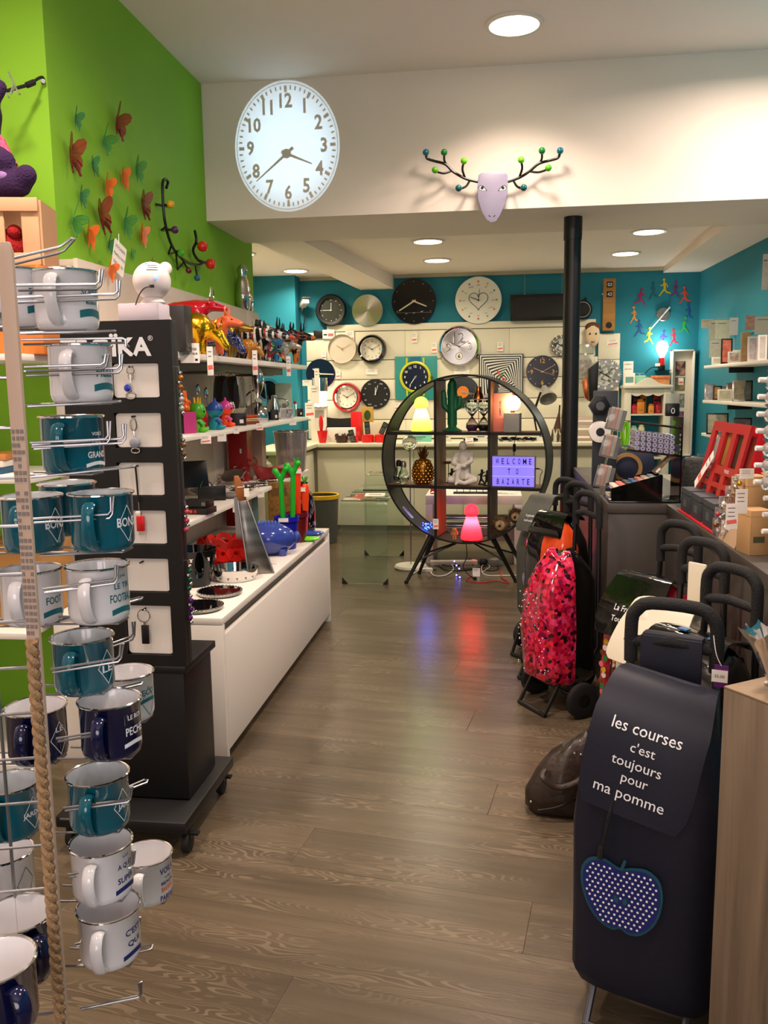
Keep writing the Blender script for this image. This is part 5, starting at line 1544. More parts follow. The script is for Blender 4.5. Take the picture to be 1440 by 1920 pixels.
t = clock(689, 582, 28.5, 'plain brushed silver disc clock in the top row', BRUSH, None, 0, .01, ['12', '', '', '3', '', '', '6', '', '', '9', '', ''], .016, .86, STEEL, 12, STEEL, [(H(8.3), .6, .005), (H(4.2), .5, .005)], STEEL)
t = clock(776, 565, 40.5, 'largest black clock with ivory hands and little birds, under the boxed beam end', mat('face_black', '0a0a0a', .15), None, 0, .01, None, 0, 0, INK, 0, INK, [(H(7.95), .78, .016), (H(3.75), .62, .016)], mat('ivory', 'd8d0b8', .5))
for k in range(12):
 a = H(k)
 MB().sph((.205 * math.sin(a), .205 * math.cos(a), .009), .005, 8, 5, (1, 1, .4)).obj('hour_dot', STEEL, t)
for (x, z) in ((-.08, -.13), (.0, -.125), (.085, -.11)):
 MB(TR(x, z, .0095)).add([(-.02, .008, 0), (0, -.004, 0), (.02, .012, 0), (.002, .004, 0), (-.004, .004, 0)], [(0, 1, 3, 4), (1, 2, 3)]).obj('printed_bird', STEEL, t, smooth=0)
MB().bx(-.19, .19, -.118, -.1165, .009, .0095).obj('printed_wire', STEEL, t)
CW = ['d85a5a', 'd8a028', '2a8a8a', '7aa828', 'd86a28', 'c8a028', 'd84a3a', '2a6a9a', 'd8a838', 'c87a2a', 'a8b0a0', '8a5aa0']
t = clock(897, 563, 41.5, 'white clock with a drawn black heart and many coloured hour marks', mat('face_white', 'e4e2d4', .35), None, 0, .01, None, 0, 0, INK, 0, INK, [(H(9.75), .38, .008), (H(.2), .48, .006)], INK)
hp = [(16 * math.sin(a) ** 3, 13 * math.cos(a) - 5 * math.cos(2 * a) - 2 * math.cos(3 * a) - math.cos(4 * a)) for a in [2 * PI * k / 40 for k in range(40)]]
MB().tube([(x * .0062, y * .0062 - .0, .0095) for x, y in hp], .003, 5, closed=True).obj('printed_heart', INK, t)
for k in range(12):
 a = H(k)
 MB(TR(.19 * math.sin(a), .19 * math.cos(a), .0085, rz=.4 * k)).prism([(0, -.014), (.012, .004), (.005, .011), (0, .006), (-.005, .011), (-.012, .004)], .001).obj('heart_mark', mat('heart_' + CW[k], CW[k], .5), t, smooth=0)
 s = ['MIDI', 'un', 'deux', 'trois', 'quatre', 'cinq', 'six', 'sept', 'huit', 'neuf', 'dix', 'onze'][k]
 lettering(s, .013, TR(.155 * math.sin(a), .155 * math.cos(a), .009, rz=.2), mat('print_brownish', '5a5040', .6), t, name='numeral')
t = clock(642, 654, 26.5, 'plain beige clock with thin brass hands and no figures', mat('face_beige', 'cfc3b2', .5), mat('case_pale', 'd8cbb8', .4), .006, .03, None, 0, 0, INK, 0, INK, [(H(10), .5, .005), (H(2), .72, .004)], mat('brass_thin', 'c89a4a', .4, .6))
RETN = ['12', '1', '2', '3', '4', '5', '6', '7', '8', '9', '10', '11']
t = clock(698, 655, 27, 'black cased retro clock with chrome ring and cream face', CREAMF, GLOSSB, .034, .05, RETN, .017, .78, INK, 0, INK, [(H(10), .5, .005), (H(2), .75, .004)], INK, (.012, CHROME))
t = clock(651, 745, 27.5, 'red cased retro clock with chrome ring and cream face', CREAMF, PINKRED, .034, .05, RETN, .017, .78, INK, 0, INK, [(H(10), .5, .005), (H(2), .75, .004)], INK, (.012, CHROME))
t = clock(601, 701, 27.5, 'dark blue glass clock with two white hands, partly behind price cards', mat('face_midnight', '0a1638', .08), None, 0, .01, None, 0, 0, INK, 0, INK, [(H(10.1), .62, .014), (H(3.1), .92, .014)], mat('hand_ivory', 'e6dcc8', .4))
t = clock(704, 739, 27.5, 'matt black clock with chalk formulas in place of figures', BLACKM, None, 0, .01, ['(-1)', '2 log', '1+1', '3!', '2x2', '5-0', '3+3', '52-45', '2^3', '9.0', '10', '11+1'], .012, .78, WINK, 0, INK, [(H(.05), .45, .008), (H(.6), .62, .006)], WINK)
t = clock(1017, 697, 29, 'black clock with golden figures twelve, three, six and nine', mat('face_ink', '0d0c0b', .2), mat('case_bronze', '5a4a30', .3, .8), .005, .02, ['12!', '', '', '3!', '', '', '6!', '', '', '9!', '', ''], .028, .68, mat('numeral_gold', 'c89a4a', .35, .7), 12, STEEL, [(H(9.8), .62, .005), (H(2.05), .85, .004), (H(3.6), .8, .003)], mat('hand_gold', 'd8c088', .4, .5))
# big silver clock
t = clock(861, 650, 38, 'large silver clock with broad mirror rim, giant outlined figures and a black six', mat('face_silver', 'b0aca6', .22, 1.0, aniso=.85), CHROME, .035, .045, None, 0, 0, INK, 0, INK, [(H(9.9), .62, .006), (H(2.0), .62, .005)], mat('hand_dark', '2a2624', .4))
for s, x, z, h_ in (('12', 0, .095, .12), ('3', .115, .0, .09), ('9', -.11, -.01, .11)):
 d = text_data(s, h_, None, 0.0)
 lettering(s, h_, TR(x, z, .0100), mat('print_charcoal', '3a3632', .4), t, name='numeral', bold=.012)
 lettering(s, h_, TR(x, z, .0106), MATS['face_silver'], t, name='numeral', bold=-.014)
MB(TR(0, -.1, .0105)).lathe([(0, .002), (.034, .002), (.034, 0)], 28).obj('figure_disc', mat('disc_cream', 'e8e0cc', .5), t)
MB(TR(0, -.1, .0105)).ring(.034, .038, .002, 28).obj('disc_rim', INK, t)
lettering('6', .042, TR(0, -.1, .013), INK, t, name='numeral', bold=.02)
# watch picture clock
TEALB = mat('board_teal', '2a8a88', .5)
x0, x1 = at(741, 710, Y=9.23), at(820, 710, Y=9.23)
zA, zB = at(780, 668, Y=9.23).z, at(780, 749, Y=9.23).z
t = thing('watch_clock', 'teal square board with an oversized yellow wrist watch dial', 'clock', M=frame(((x0.x + x1.x) / 2, 9.235, (zA + zB) / 2), (1, 0, 0), (0, 0, 1)))
ww, hh = x1.x - x0.x, zA - zB
MB().box((0, 0, .006), (ww, hh, .012)).obj('board', TEALB, t, bevel=.002)
wc = at(779, 707, Y=9.23)
lx, lz = wc.x - (x0.x + x1.x) / 2, wc.z - (zA + zB) / 2
YEL = mat('watch_yellow', 'c8c418', .35)
MB(TR(lx, lz, .012)).lathe([(0, 0), (.165, 0), (.168, .012), (.15, .02), (.14, .012)], 44).obj('case', YEL, t)
MB(TR(lx, lz, .012)).lathe([(0, .013), (.142, .013)], 44).obj('dial', mat('dial_navy', '0a1830', .2), t)
for sx in (-1, 1):
 for sz in (-1, 1):
  MB().box((lx + sx * .09, lz + sz * .165, .018), (.018, .075, .014)).obj('lug', YEL, t, bevel=.003)
MB().cyl((lx + .165, lz, .022), (lx + .19, lz, .022), .014, n=12).obj('crown', mat('crown_olive', '4a4414', .4), t)
MB().bx(lx - .06, lx + .06, lz + .16, hh / 2 - .004, .012, .016).obj('strap', mat('strap_teal', '1a6a86', .4), t)
for i, s in enumerate(N12):
 a = H(i)
 lettering(s, .026, TR(lx + .112 * math.sin(a), lz + .112 * math.cos(a), .0262), WINK, t, name='numeral', bold=.02)
for a, l in ((H(1.3), .02), (H(7.15), .10)):
 MB(TR(lx, lz, .027) @ MX.Rotation(-a, 4, 'Z')).prism([(-.004, -.01), (.004, -.01), (.002, l), (-.002, l)], .002).obj('hand', WINK, t, smooth=0)
MB(TR(lx, lz, .027) @ MX.Rotation(-H(1.2), 4, 'Z')).ring(.006, .011, .002, 14).obj('hub', STEEL, t)
# vinyl
t = thing('record_clock', 'black vinyl record clock with an orange centre label', 'clock', M=wallframe(868, 735, 9.24))
r_ = px_m(29, 9.2)
MB().lathe([(0, 0), (r_, 0), (r_, .004), (0, .004)], 48).obj('record', mat('vinyl', '0a0a0a', .22), t)
for k in range(4):
 MB().ring(r_ * (.55 + .1 * k), r_ * (.556 + .1 * k), .0008, 48, z0=.004).obj('groove', mat('vinyl_groove', '1c1c1c', .3), t)
MB().lathe([(0, .0052), (r_ * .37, .0052), (r_ * .37, .004)], 32).obj('centre_label', mat('label_orange', 'd87824', .5), t)
for a, l in ((H(3.3), .14), (H(3.6), .1)):
 hand_bar(t, a, l, .004, STEEL, .007)
MB().lathe([(0, .012), (.012, .012), (.012, .005)], 14).obj('hub', STEEL, t)
# striped square
x0, x1 = at(898, 705, Y=9.22), at(981, 705, Y=9.22)
zA, zB = at(940, 664, Y=9.22).z, at(940, 746, Y=9.22).z
hw = (x1.x - x0.x) / 2
t = thing('striped_clock', 'square black and white board of twisting nested stripes with small red and green hands', 'clock', M=frame(((x0.x + x1.x) / 2, 9.235, (zA + zB) / 2), (1, 0, 0), (0, 0, 1)))
MB().box((0, 0, .006), (hw * 2, zA - zB, .012)).obj('board', INK, t, bevel=.001)
n_ = 10
b = MB()
def twist(s, px_, py_):
 k = (1 - s)
 a = k * k * .95
 ox, oy = .028 * k, -.035 * k
 return (px_ * math.cos(a) - py_ * math.sin(a) + ox, px_ * math.sin(a) + py_ * math.cos(a) + oy, .0125)
def sq(s):
 out = []
 for i in range(24):
  f = i / 24 * 4
  side, u = int(f), f - int(f)
  c = [(-1, -1), (1, -1), (1, 1), (-1, 1), (-1, -1)]
  bulge = 1 + .1 * (1 - s) * math.sin(PI * u)
  x, y = (c[side][0] + (c[side + 1][0] - c[side][0]) * u) * bulge, (c[side][1] + (c[side + 1][1] - c[side][1]) * u) * bulge
  out.append(twist(s, x * hw * s * .95, y * hw * s * .95))
 return out
for k in range(n_):
 s0, s1 = 1 - k / n_, 1 - (k + .52) / n_
 A, B = sq(s0), sq(s1)
 b.add(A + B, [(i, (i + 1) % 24, 24 + (i + 1) % 24, 24 + i) for i in range(24)])
b.obj('printed_stripes', mat('stripe_white', 'd8d6d0', .5), t, smooth=0)
for (a, l, m) in ((H(11), .08, 'print_red2'), (H(4), .07, 'print_red2'), (H(1), .06, 'print_green2'), (H(8), .07, 'print_green2')):
 MB(TR(.0, -.01, .0135, rz=-a)).box((0, l / 2, 0), (.014, l, .002)).obj('hand', mat(m, 'd83a30' if 'red' in m else '3a9a5a', .5), t, smooth=0)
# LED panel
x0, x1 = at(957, 577, Y=9.2), at(1064, 577, Y=9.2)
zA, zB = at(957, 553, Y=9.2).z, at(957, 602, Y=9.2).z
t = thing('led_panel', 'wide black display panel of tiny dots hung from two wires', 'display panel', ((x0.x + x1.x) / 2, 9.235, zB))
w2, hh = (x1.x - x0.x) / 2, zA - zB
MB().bx(-w2, w2, -.05, .06, 0, hh).obj('housing', BLACK, t, bevel=.006)
MB().bx(-w2 + .05, w2 - .02, -.052, -.05, .035, hh - .03).obj('dot_screen', pat('dot_screen', ['4a4644', '141313', '141313', '141313'], 62, 'spots', rough=.5, coat=0, dist=0), t)
for s in (-.5, .8):
 MB().tube([(s * w2, 0, hh), (s * w2, .02, hh + .235)], .002, 5).obj('hanging_wire', STEEL, t)
 MB().lathe([(0, hh - .004), (.008, hh - .004), (.008, hh + .012), (0, hh + .014)], 10, TR(s * w2, 0, 0)).obj('hook', STEEL, t)
# wooden flip clock
x0, x1 = at(1130, 570, Y=9.22), at(1153, 570, Y=9.22)
zA, zB = at(1142, 523, Y=9.22).z, at(1142, 620, Y=9.22).z
t = thing('flip_clock', 'tall narrow wooden clock with two flip figures and a dark round hole', 'clock', M=frame(((x0.x + x1.x) / 2, 9.24, (zA + zB) / 2), (1, 0, 0), (0, 0, 1)))
w2, h2 = (x1.x - x0.x) / 2, (zA - zB) / 2
MB().box((0, 0, .03), (w2 * 2, h2 * 2, .06)).obj('case', wood('oak_clock', 'b8843e', '94642a', .5, 'X', 1.5), t, bevel=.002)
for (py, s) in ((534, '03'), (552, '43')):
 z = at(1142, py, Y=9.2).z - (zA + zB) / 2
 MB().box((0, z, .0605), (.058, .058, .003)).obj('flip_plate', INK, t)
 lettering(s, .034, TR(0, z, .0625), WINK, t, name='numeral', bold=.02)
 MB().box((0, z, .0635), (.058, .002, .001)).obj('flip_gap', INK, t)
MB().lathe([(0, .061), (.032, .061), (.032, .055)], 24, TR(0, at(1142, 610, Y=9.2).z - (zA + zB) / 2, 0)).obj('pendulum_hole', INK, t)
MB().box((-w2 - .004, h2 * .42, .03), (.012, .012, .012)).obj('knob', STEEL, t)
# runner clock: each runner is stuck on by itself
RUN = [((.02, .3), (-.02, -.02), .085, .075), ((-.02, -.02), (.14, -.16), .07, .045), ((.14, -.16), (.3, -.36), .045, .03), ((.3, -.36), (.37, -.35), .03, .02), ((-.02, -.04), (-.14, -.2), .065, .045), ((-.14, -.2), (-.36, -.22), .045, .03), ((-.36, -.22), (-.4, -.3), .028, .02),
       ((.04, .3), (.16, .14), .045, .032), ((.16, .14), (.28, .2), .032, .025), ((.0, .3), (-.14, .2), .045, .032), ((-.14, .2), (-.2, .06), .03, .022), ((.03, .32), (.05, .4), .04, .035)]
RC = [(1246, 541, 'c8b424', 'yellow'), (1266, 545, '7a1a6a', 'purple'), (1284, 556, 'e04a2a', 'coral'), (1291, 588, '14529a', 'deep blue'), (1283, 613, '2aa04a', 'green'), (1263, 635, 'd81a3a', 'red'), (1243, 638, '3a3aa0', 'indigo'), (1217, 632, 'd8e024', 'lime yellow'), (1199, 618, '1a4a86', 'navy blue'), (1189, 593, 'e08a2a', 'orange'), (1201, 559, 'a01a5a', 'magenta'), (1225, 548, '14606a', 'petrol')]
for k, (px, py, hx, nm) in enumerate(RC):
 t = thing('runner_decal', '%s running man cut-out of the ring of twelve on the turquoise wall' % nm, 'wall decoration', M=wallframe(px, py, 9.298), group='running men of the wall clock')
 sx = (-1 if k in (3, 2, 0, 5, 8, 9, 11) else 1) * (.75 if k % 2 else 1)
 b = MB(MX.Diagonal((.155 * sx, .19, .02, 1)))
 for (xa_, ya), (xb_, yb), ra, rb in RUN:
  b.tube([(xa_, ya, .12), (xb_, yb, .12)], [ra, rb], 8)
 b.obj('cutout', mat('runner_' + hx, hx, .5), t, smooth=0)
 MB(TR(.055 * .155 * sx, .089, 0)).lathe([(0, 0), (.0135, 0), (.0135, .0045), (0, .0045)], 14).obj('head', MATS['runner_' + hx], t)
t = thing('clock_movement', 'bare steel clock movement with one white hand in the middle of the runners', 'clock', M=wallframe(1243, 590, 9.298))
r_ = px_m(11.5, 9.2)
MB().lathe([(0, 0), (r_, 0), (r_, .03), (r_ * .9, .036), (0, .036)], 36).obj('movement', STEEL, t)
for (tx, ty, w_, m, nm) in ((1217, 620, .014, WINK, 'hand'), (1280, 601, .006, STEEL, 'hand')):
 d = at(tx, ty, Y=9.26) - at(1243, 590, Y=9.26)
 a = math.atan2(d.x, d.z)
 hand_bar(t, a, d.length, w_, m, .039, .45)
# sale cards on the slats
SC = [(656, 631, 16, 20, 'white sale card beside the silver disc clock'), (777, 633, 10, 18, 'white sale card under the big black clock'), (607, 667, 9, 16, 'small sale card beside the plain beige clock'), (634, 702, 9, 15, 'small sale card beside the dark blue clock'), (745, 682, 9, 20, 'sale card on the corner of the watch board'), (814, 652, 10, 18, 'sale card beside the large silver clock'),
      (938, 650, 11, 16, 'sale card above the striped square clock'), (697, 697, 22, 10, 'printed notice card under the black retro clock'), (866, 694, 29, 15, 'printed card with a blue mark under the large silver clock'), (745, 762, 10, 14, 'small card under the watch board'), (1149, 642, 20, 12, 'sale card on the end panel past the column')]
for k, (px, py, w_, h_, lb) in enumerate(SC):
 sale_card(wallframe(px, py, 9.236), px_m(w_, 9.2), px_m(h_, 9.2), lb, strip=k not in (7, 8), lines=3 if k in (7, 8) else 2)
t = thing('price_carton', 'black carton carrying a white price card at the corner of the slats', 'box', M=TR(at(609, 628, Y=9.2).x, 9.26, at(609, 634, Y=9.2).z))
MB().bx(-.13, .05, -.03, .036, .0, .085).obj('carton', BLACK, t, bevel=.004)
MB().bx(-.03, .10, -.033, -.0305, -.005, .09).obj('price_card', PAPER, t)
MB().bx(.03, .09, -.0345, -.033, .02, .05).obj('printed_stripe', PINKTAG, t)
MB().bx(-.02, .02, -.0345, -.033, .03, .045).obj('printed_words', INK, t)
# security camera
p = at(566, 575, Y=9.15)
t = thing('security_camera', 'small white camera with a drooping cable on the corner wall', 'camera', (p.x, 9.2, p.z))
MB(TR(0, 0, 0, rz=.5, rx=-.25)).box((0, -.06, .02), (.07, .15, .05)).obj('housing', WHITE, t, bevel=.006)
MB(TR(0, 0, 0, rz=.5, rx=-.25)).box((.0, -.07, .05), (.085, .19, .006)).obj('sunshield', STEEL, t)
MB().tube([(0, -.02, 0), (-.03, .09, -.02)], .012, 8).obj('bracket', WHITE, t)
MB().tube(smooth_pts([(-.0, 0, -.02), (.01, .02, -.12), (-.01, .05, -.22), (0, .09, -.3)], 5), .005, 6).obj('cable', INK, t)
# ================================================================ GOODS ON THE BACK COUNTER
def BC(px, py=828, Y=8.85, rz=0.0):
 q = at(px, py, Y=Y)
 return TR(q.x, Y, CT + .0005, rz=rz)
RPL = mat('bright_red', 'd8141a', .35)
t = thing('red_vase', 'bright red tapered holder with a red brush at the counter end', 'vase', M=BC(605, 828, 8.72))
MB().lathe([(0, 0), (.035, 0), (.055, .125), (.05, .125), (.033, .006), (0, .006)], 24).obj('holder', RPL, t)
MB().sph((-.012, 0, .2), .03, 14, 10, (.75, .6, 3.1)).obj('brush', RPL, t)
MB().tube([(.03, 0, .09), (.045, .01, .17)], .004, 6).obj('stick', INK, t)
carton('white_carton', 'white carton with grey drawings behind the red tapered holder', BC(600, 828, 9.0), (.17, .08, .36), PAPER, [('printed_drawing', (0, -.0405, .29), (.12, .001, .08), mat('print_pale_grey', 'a8a49c', .7))])
t = carton('crown_carton', 'white carton with a dark crown shaped tin pictured on it', BC(640, 828, 8.85), (.30, .09, .15), PAPER, [('printed_plinth', (.02, -.0455, .035), (.16, .001, .02), mat('print_grey2', '9a9aa6', .6))])
t = thing('brown_tin', 'dark brown tin with a jagged rim standing before the white carton', 'tin', M=BC(641, 829, 8.74))
MB().lathe([(0, 0), (.055, 0), (.07, .07), (.06, .065), (.05, .01), (0, .01)], 9).obj('tin', mat('tin_brown', '3a2018', .35), t, smooth=20)
for k in range(5):
 a = 2 * PI * k / 5
 MB().cyl((.064 * math.cos(a), .064 * math.sin(a), .066), (.066 * math.cos(a), .066 * math.sin(a), .095), .018, .006, 6).obj('rim_point', MATS['tin_brown'], t)
t = thing('black_card', 'black curved sign board leaning behind the crown carton', 'sign', M=BC(640, 828, 8.99))
MB(TR(0, 0, .0, rx=PI / 2)).prism([(-.17, 0), (.17, 0), (.17, .26), (.09, .245), (0, .24), (-.09, .245), (-.17, .26)], .02).obj('board', BLACKM, t)
MB().bx(-.1, .1, -.02, .02, 0, .004).obj('foot', BLACKM, t)
PH = [(664, 'black toy telephone handset leaning in its red rest, nearest the crown carton'), (690, 'black toy telephone handset standing in a red rest'), (714, 'black toy telephone handset lying across its red rest')]
for k, (px, lb) in enumerate(PH):
 M = BC(px, 829, 8.76)
 t = thing('phone_holder', 'red plastic rest under the %s handset' % ('first leaning', 'upright', 'slanting')[k], 'phone holder', M=M)
 if k:
  MB().lathe([(0, 0), (.062, 0), (.066, .01), (.062, .075), (.05, .08), (.045, .02), (0, .02)], 8).obj('body', RPL, t, smooth=25)
  MB().box((0, -.055, .03), (.03, .02, .05)).obj('spout', RPL, t, bevel=.004)
 else:
  MB().box((.01, 0, .03), (.06, .05, .06)).obj('body', RPL, t, bevel=.006)
  MB().box((.01, 0, .065), (.03, .03, .01)).obj('rest', RPL, t, bevel=.003)
 c = M.translation
 tl = (-.35, -.12, .75)[k]
 t = thing('phone_handset', lb, 'phone', M=TR(c.x, c.y - (.0 if k else .045), c.z + (.081 if k else .001)) @ MX.Rotation(tl * .6, 4, 'Y'))
 MB().box((0, 0, .07), (.055, .02, .13)).obj('handset', BLACK, t, bevel=.006)
 MB().box((0, -.0105, .105), (.036, .002, .035)).obj('screen', mat('screen_grey', '4a5048', .2), t)
 b = MB()
 for i in range(4):
  for j in range(3):
   b.box((-.014 + j * .014, -.0105, .02 + i * .016), (.008, .003, .009))
 b.obj('key_buttons', mat('key_grey', '8a8a86', .5), t, kind='stuff')
carton('red_flat_carton', 'flat bright red carton standing behind the telephones', BC(669, 828, 8.98), (.115, .03, .31), RPL, [('printed_label', (0, -.0155, .08), (.07, .001, .05), MATS['print_red2'])])
t = carton('ochre_carton', 'ochre carton with a dark green pear shape printed on it', BC(690, 828, 9.06), (.125, .03, .36), mat('ochre_card', 'b8903a', .6), [('printed_mark', (0, -.0155, .28), (.02, .001, .02), WINK)])
MB(TR(0, -.0152, .27, rx=PI / 2)).lathe([(0, .001), (.036, .001), (.036, 0)], 18, sy=1.5).obj('printed_pear', mat('print_dark_green', '2e4a1e', .6), t, smooth=0)
carton('cream_carton', 'cream carton behind the upright telephone', BC(700, 828, 8.92), (.2, .05, .2), mat('card_cream', 'd8ccb0', .6), [('printed_band', (0, -.0255, .04), (.19, .001, .03), MATS['print_ochre'])])
# reflector lamp in a glass jar, lit, with its cards
q = at(599, 762, Y=8.95)
GLOW = mat('lamp_glow', 'ffffff', .5, emit='ffe8cc', es=9)
t = thing('lantern_lamp', 'shining lamp in a chrome cylinder hung with price cards at the corner', 'lamp', (q.x, 8.98, CT + .3605))
MB().lathe([(0, 0), (.08, 0), (.085, .006), (.085, .012), (0, .012)], 28).obj('base', CHROME, t)
MB().lathe([(.07, .012), (.07, .17), (.0, .172)], 28).obj('bulb_tube', GLOW, t)
MB().lathe([(.085, .17), (.085, .31), (.0, .315)], 28).obj('chrome_cap', CHROME, t)
MB().tube([(0, 0, .315), (0, 0, .36)], .006, 6).obj('stem', CHROME, t)
for k, (px, py, w_, h_, lb) in enumerate(((576, 718, 18, 11, 'small cream card hanging before the shining lamp, upper'), (590, 740, 18, 34, 'tall grey card hanging in front of the shining lamp'), (581, 770, 18, 30, 'price card with pink bar hanging before the shining lamp'), (594, 708, 9, 34, 'narrow grey strip hanging over the tall grey card'))):
 sale_card(facing(at(px, py, Y=8.84), .2), px_m(w_, 8.8), px_m(h_, 8.8), lb, strip=k == 2)
# small goods seen through the ring shelf
def coil(name, label, cat, M, m):
 t = thing(name, label, cat, M=M)
 return t
for k, (px, hx, w_, lb) in enumerate(((785, '7cc8b4', .26, 'mint green carton on the counter behind the lime lamp'), (836, 'd8d0c0', .1, 'cream carton with striped bottle forms on the counter'), (902, 'e0dcd4', .12, 'white carton on the counter behind the hourglasses'), (1016, 'e2ded4', .1, 'white carton with a drawn grey bow on the counter'))):
 t = carton('counter_carton', lb, BC(px, 828, 8.85), (w_, .1, .085 + .02 * (k > 0)), mat('carton_' + hx, hx, .5), [('printed_words', (0, -.0505, .05), (w_ * .6, .001, .012), mat('print_grey3', '6a7a74', .6))])
 if k == 0:
  lettering('BAZARTE', .014, TR(0, -.0515, .03, rx=PI / 2), INK, t)
for k, (px, lb) in enumerate(((882, 'black toy vehicle with bright wheels on the counter behind the column shelf'), (965, 'black toy racing car with shiny wheels on the counter'), (990, 'flat black gadget with chrome edge on the counter'), (948, 'small black gadget beside the racing car'))):
 t = thing('toy_car', lb, 'toy', M=BC(px, 828, 8.75, .2))
 MB().loft([[(-.07, -.03, .012), (.07, -.03, .012), (.07, .03, .012), (-.07, .03, .012)], [(-.075, -.032, .03), (.075, -.032, .03), (.075, .032, .03), (-.075, .032, .03)], [(-.035, -.025, .05), (.02, -.025, .05), (.02, .025, .05), (-.035, .025, .05)]]).obj('body', GLOSSB, t, bevel=.004)
 for sx in (-1, 1):
  for sy in (-1, 1):
   MB().cyl((sx * .045, sy * .03, .014), (sx * .045, sy * .038, .014), .014, n=12).obj('wheel', CHROME, t)
sale_card(facing(at(880, 826, Y=8.58), .1, -.3), .08, .06, 'sale card lying at the counter edge behind the statue shelf')
t = thing('desk_lamp', 'grey jointed desk lamp clamped behind the ring shelf', 'lamp', M=BC(1008, 828, 8.95))
MB().lathe([(0, 0), (.07, 0), (.07, .015), (.01, .02), (.01, .04), (0, .04)], 22).obj('base', mat('lamp_grey', '7a7872', .35), t)
jp = [V((0, 0, .04)), at(1000, 775, Y=8.95) - W[t.name].translation, at(1014, 735, Y=8.95) - W[t.name].translation, at(1021, 728, Y=8.9) - W[t.name].translation]
MB().tube(jp[:2], .009, 8).obj('lower_arm', BLACK, t)
MB().tube(jp[1:3], .012, 8).obj('upper_arm', BLACK, t)
hd = at(1028, 748, Y=8.8) - W[t.name].translation
dv = (hd - jp[3]).normalized()
MB(frame(jp[3], dv.orthogonal(), dv.cross(dv.orthogonal()))).lathe([(0, -.02), (.03, -.015), (.036, .04), (.075, .11), (.09, .15), (.084, .15), (.03, .05), (0, .04)], 26).obj('shade', mat('lamp_grey2', '8a8880', .3), t)
t = thing('folded_umbrella', 'dark brown pleated paper umbrella leaning at the column', 'umbrella', M=BC(1042, 828, 8.9))
MB().tube([(0, 0, .0), (.03, 0, .28)], [.06, .01], 12).obj('pleated_cover', mat('umbrella_brown', '4a2a1c', .7), t, smooth=20)
MB().tube([(.03, 0, .28), (.035, 0, .36)], .008, 6).obj('handle', BLACK, t)
t = thing('glass_cluster', 'cluster of clear glass bells beside the column', 'glassware', M=BC(1046, 828, 8.65))
for k in range(3):
 MB().lathe([(0, 0), (.03, .0), (.034, .06), (.02, .1), (.012, .13), (0, .13)], 14, TR(-.05 + .05 * k, .02 * (k % 2), 0)).obj('bell', GLASS, t)
# ================================================================ ROUND SHELF
RZ = math.radians(-12)
RC_ = V((-.24, 6.42, 0))
RM = TR(RC_.x, RC_.y, 0, rz=RZ)
RMI = RM.inverted()
def rp(px, py, d=0.0):
 """point of the plane d behind the shelf's front, in the shelf's own axes"""
 o = RMI @ V((0, 0, CAMZ))
 e = RMI @ at(px, py, Y=6.4)
 t = (d - o.y) / (e.y - o.y)
 return o + (e - o) * t
ring = thing('ring_shelf', 'big round black metal shelf with wooden boards standing on splayed legs', 'shelf', M=RM)
RGM = mat('ring_metal', '2b2a28', .38, .6)
RWD = wood('ring_wood', '7a5433', '452c1a', .5, 'X', 1.0)
RWZ = wood('ring_wood_upright', '7a5433', '452c1a', .5, 'Z', 1.0)
RR, RD, RZC = .645, .28, .955
c0, c1 = rp(716, 860), rp(1026, 864)
RR = (c1.x - c0.x) / 2
RXC = (c1.x + c0.x) / 2
RING = TR(RXC, 0, RZC, rx=-PI / 2)
MB(RING).lathe([(RR, 0), (RR, RD), (RR - .007, RD), (RR - .007, 0), (RR, 0)], 96).obj('hoop', RGM, ring)
for y in (0, RD):
 MB(RING).lathe([(RR + .002, y - .004), (RR + .002, y + .004), (RR - .012, y + .004), (RR - .012, y - .004), (RR + .002, y - .004)], 96).obj('edge_band', RGM, ring)
zs1, zs2 = 1.165, .757
d1, d2 = rp(816, 820).x, rp(917, 820).x
def chord(z, r_=None):
 r_ = RR - .01
 return math.sqrt(max(0, r_ * r_ - (z - RZC) ** 2))
for z in (zs1, zs2):
 h = chord(z)
 for a, c in ((RXC - h, d1 - .01), (d1 + .01, d2 - .01), (d2 + .01, RXC + h)):
  MB().bx(a, c, .006, RD - .006, z - .02, z).obj('shelf_board', RWD, ring)
 MB().bx(RXC - h, RXC + h, -.002, .005, z - .022, z + .001).obj('board_edge', RGM, ring)
for x in (d1, d2):
 hh = math.sqrt((RR - .01) ** 2 - (x - RXC) ** 2)
 MB().bx(x - .009, x + .009, .006, RD - .006, RZC - hh, RZC + hh).obj('upright_board', RWZ, ring)
 MB().bx(x - .01, x + .01, -.002, .005, RZC - hh, RZC + hh).obj('upright_edge', RGM, ring)
LEGS = [((808, 1003), (762, 1094), .03), ((818, 1003), (786, 1076), .25), ((925, 1008), (967, 1092), .03), ((945, 1006), (985, 1074), .25)]
bot = lambda x: RZC - math.sqrt(max(.01, RR ** 2 - (x - RXC) ** 2))
for (a, c, d) in LEGS:
 top = rp(*a, d)
 fw = RMI @ at(*c, Z=0.0)
 MB().tube([(top.x, d, bot(top.x) - .004), (fw.x, fw.y, .008)], [.021, .0125], 12).obj('leg', RGM, ring)
 MB().lathe([(0, 0), (.016, 0), (.016, .02), (.012, .024), (0, .024)], 12, TR(fw.x, fw.y, 0)).obj('foot_cap', BLACK, ring)
 q = V((top.x, d, bot(top.x))).lerp(V((fw.x, fw.y, 0)), .52)
 MB().tube([(RXC + (.03 if top.x > RXC else -.03), RD / 2, RZC - RR), q], .0075, 8).obj('brace', RGM, ring)
p = rp(762, 964, .12)
a = math.atan2(p.z - RZC, p.x - RXC)
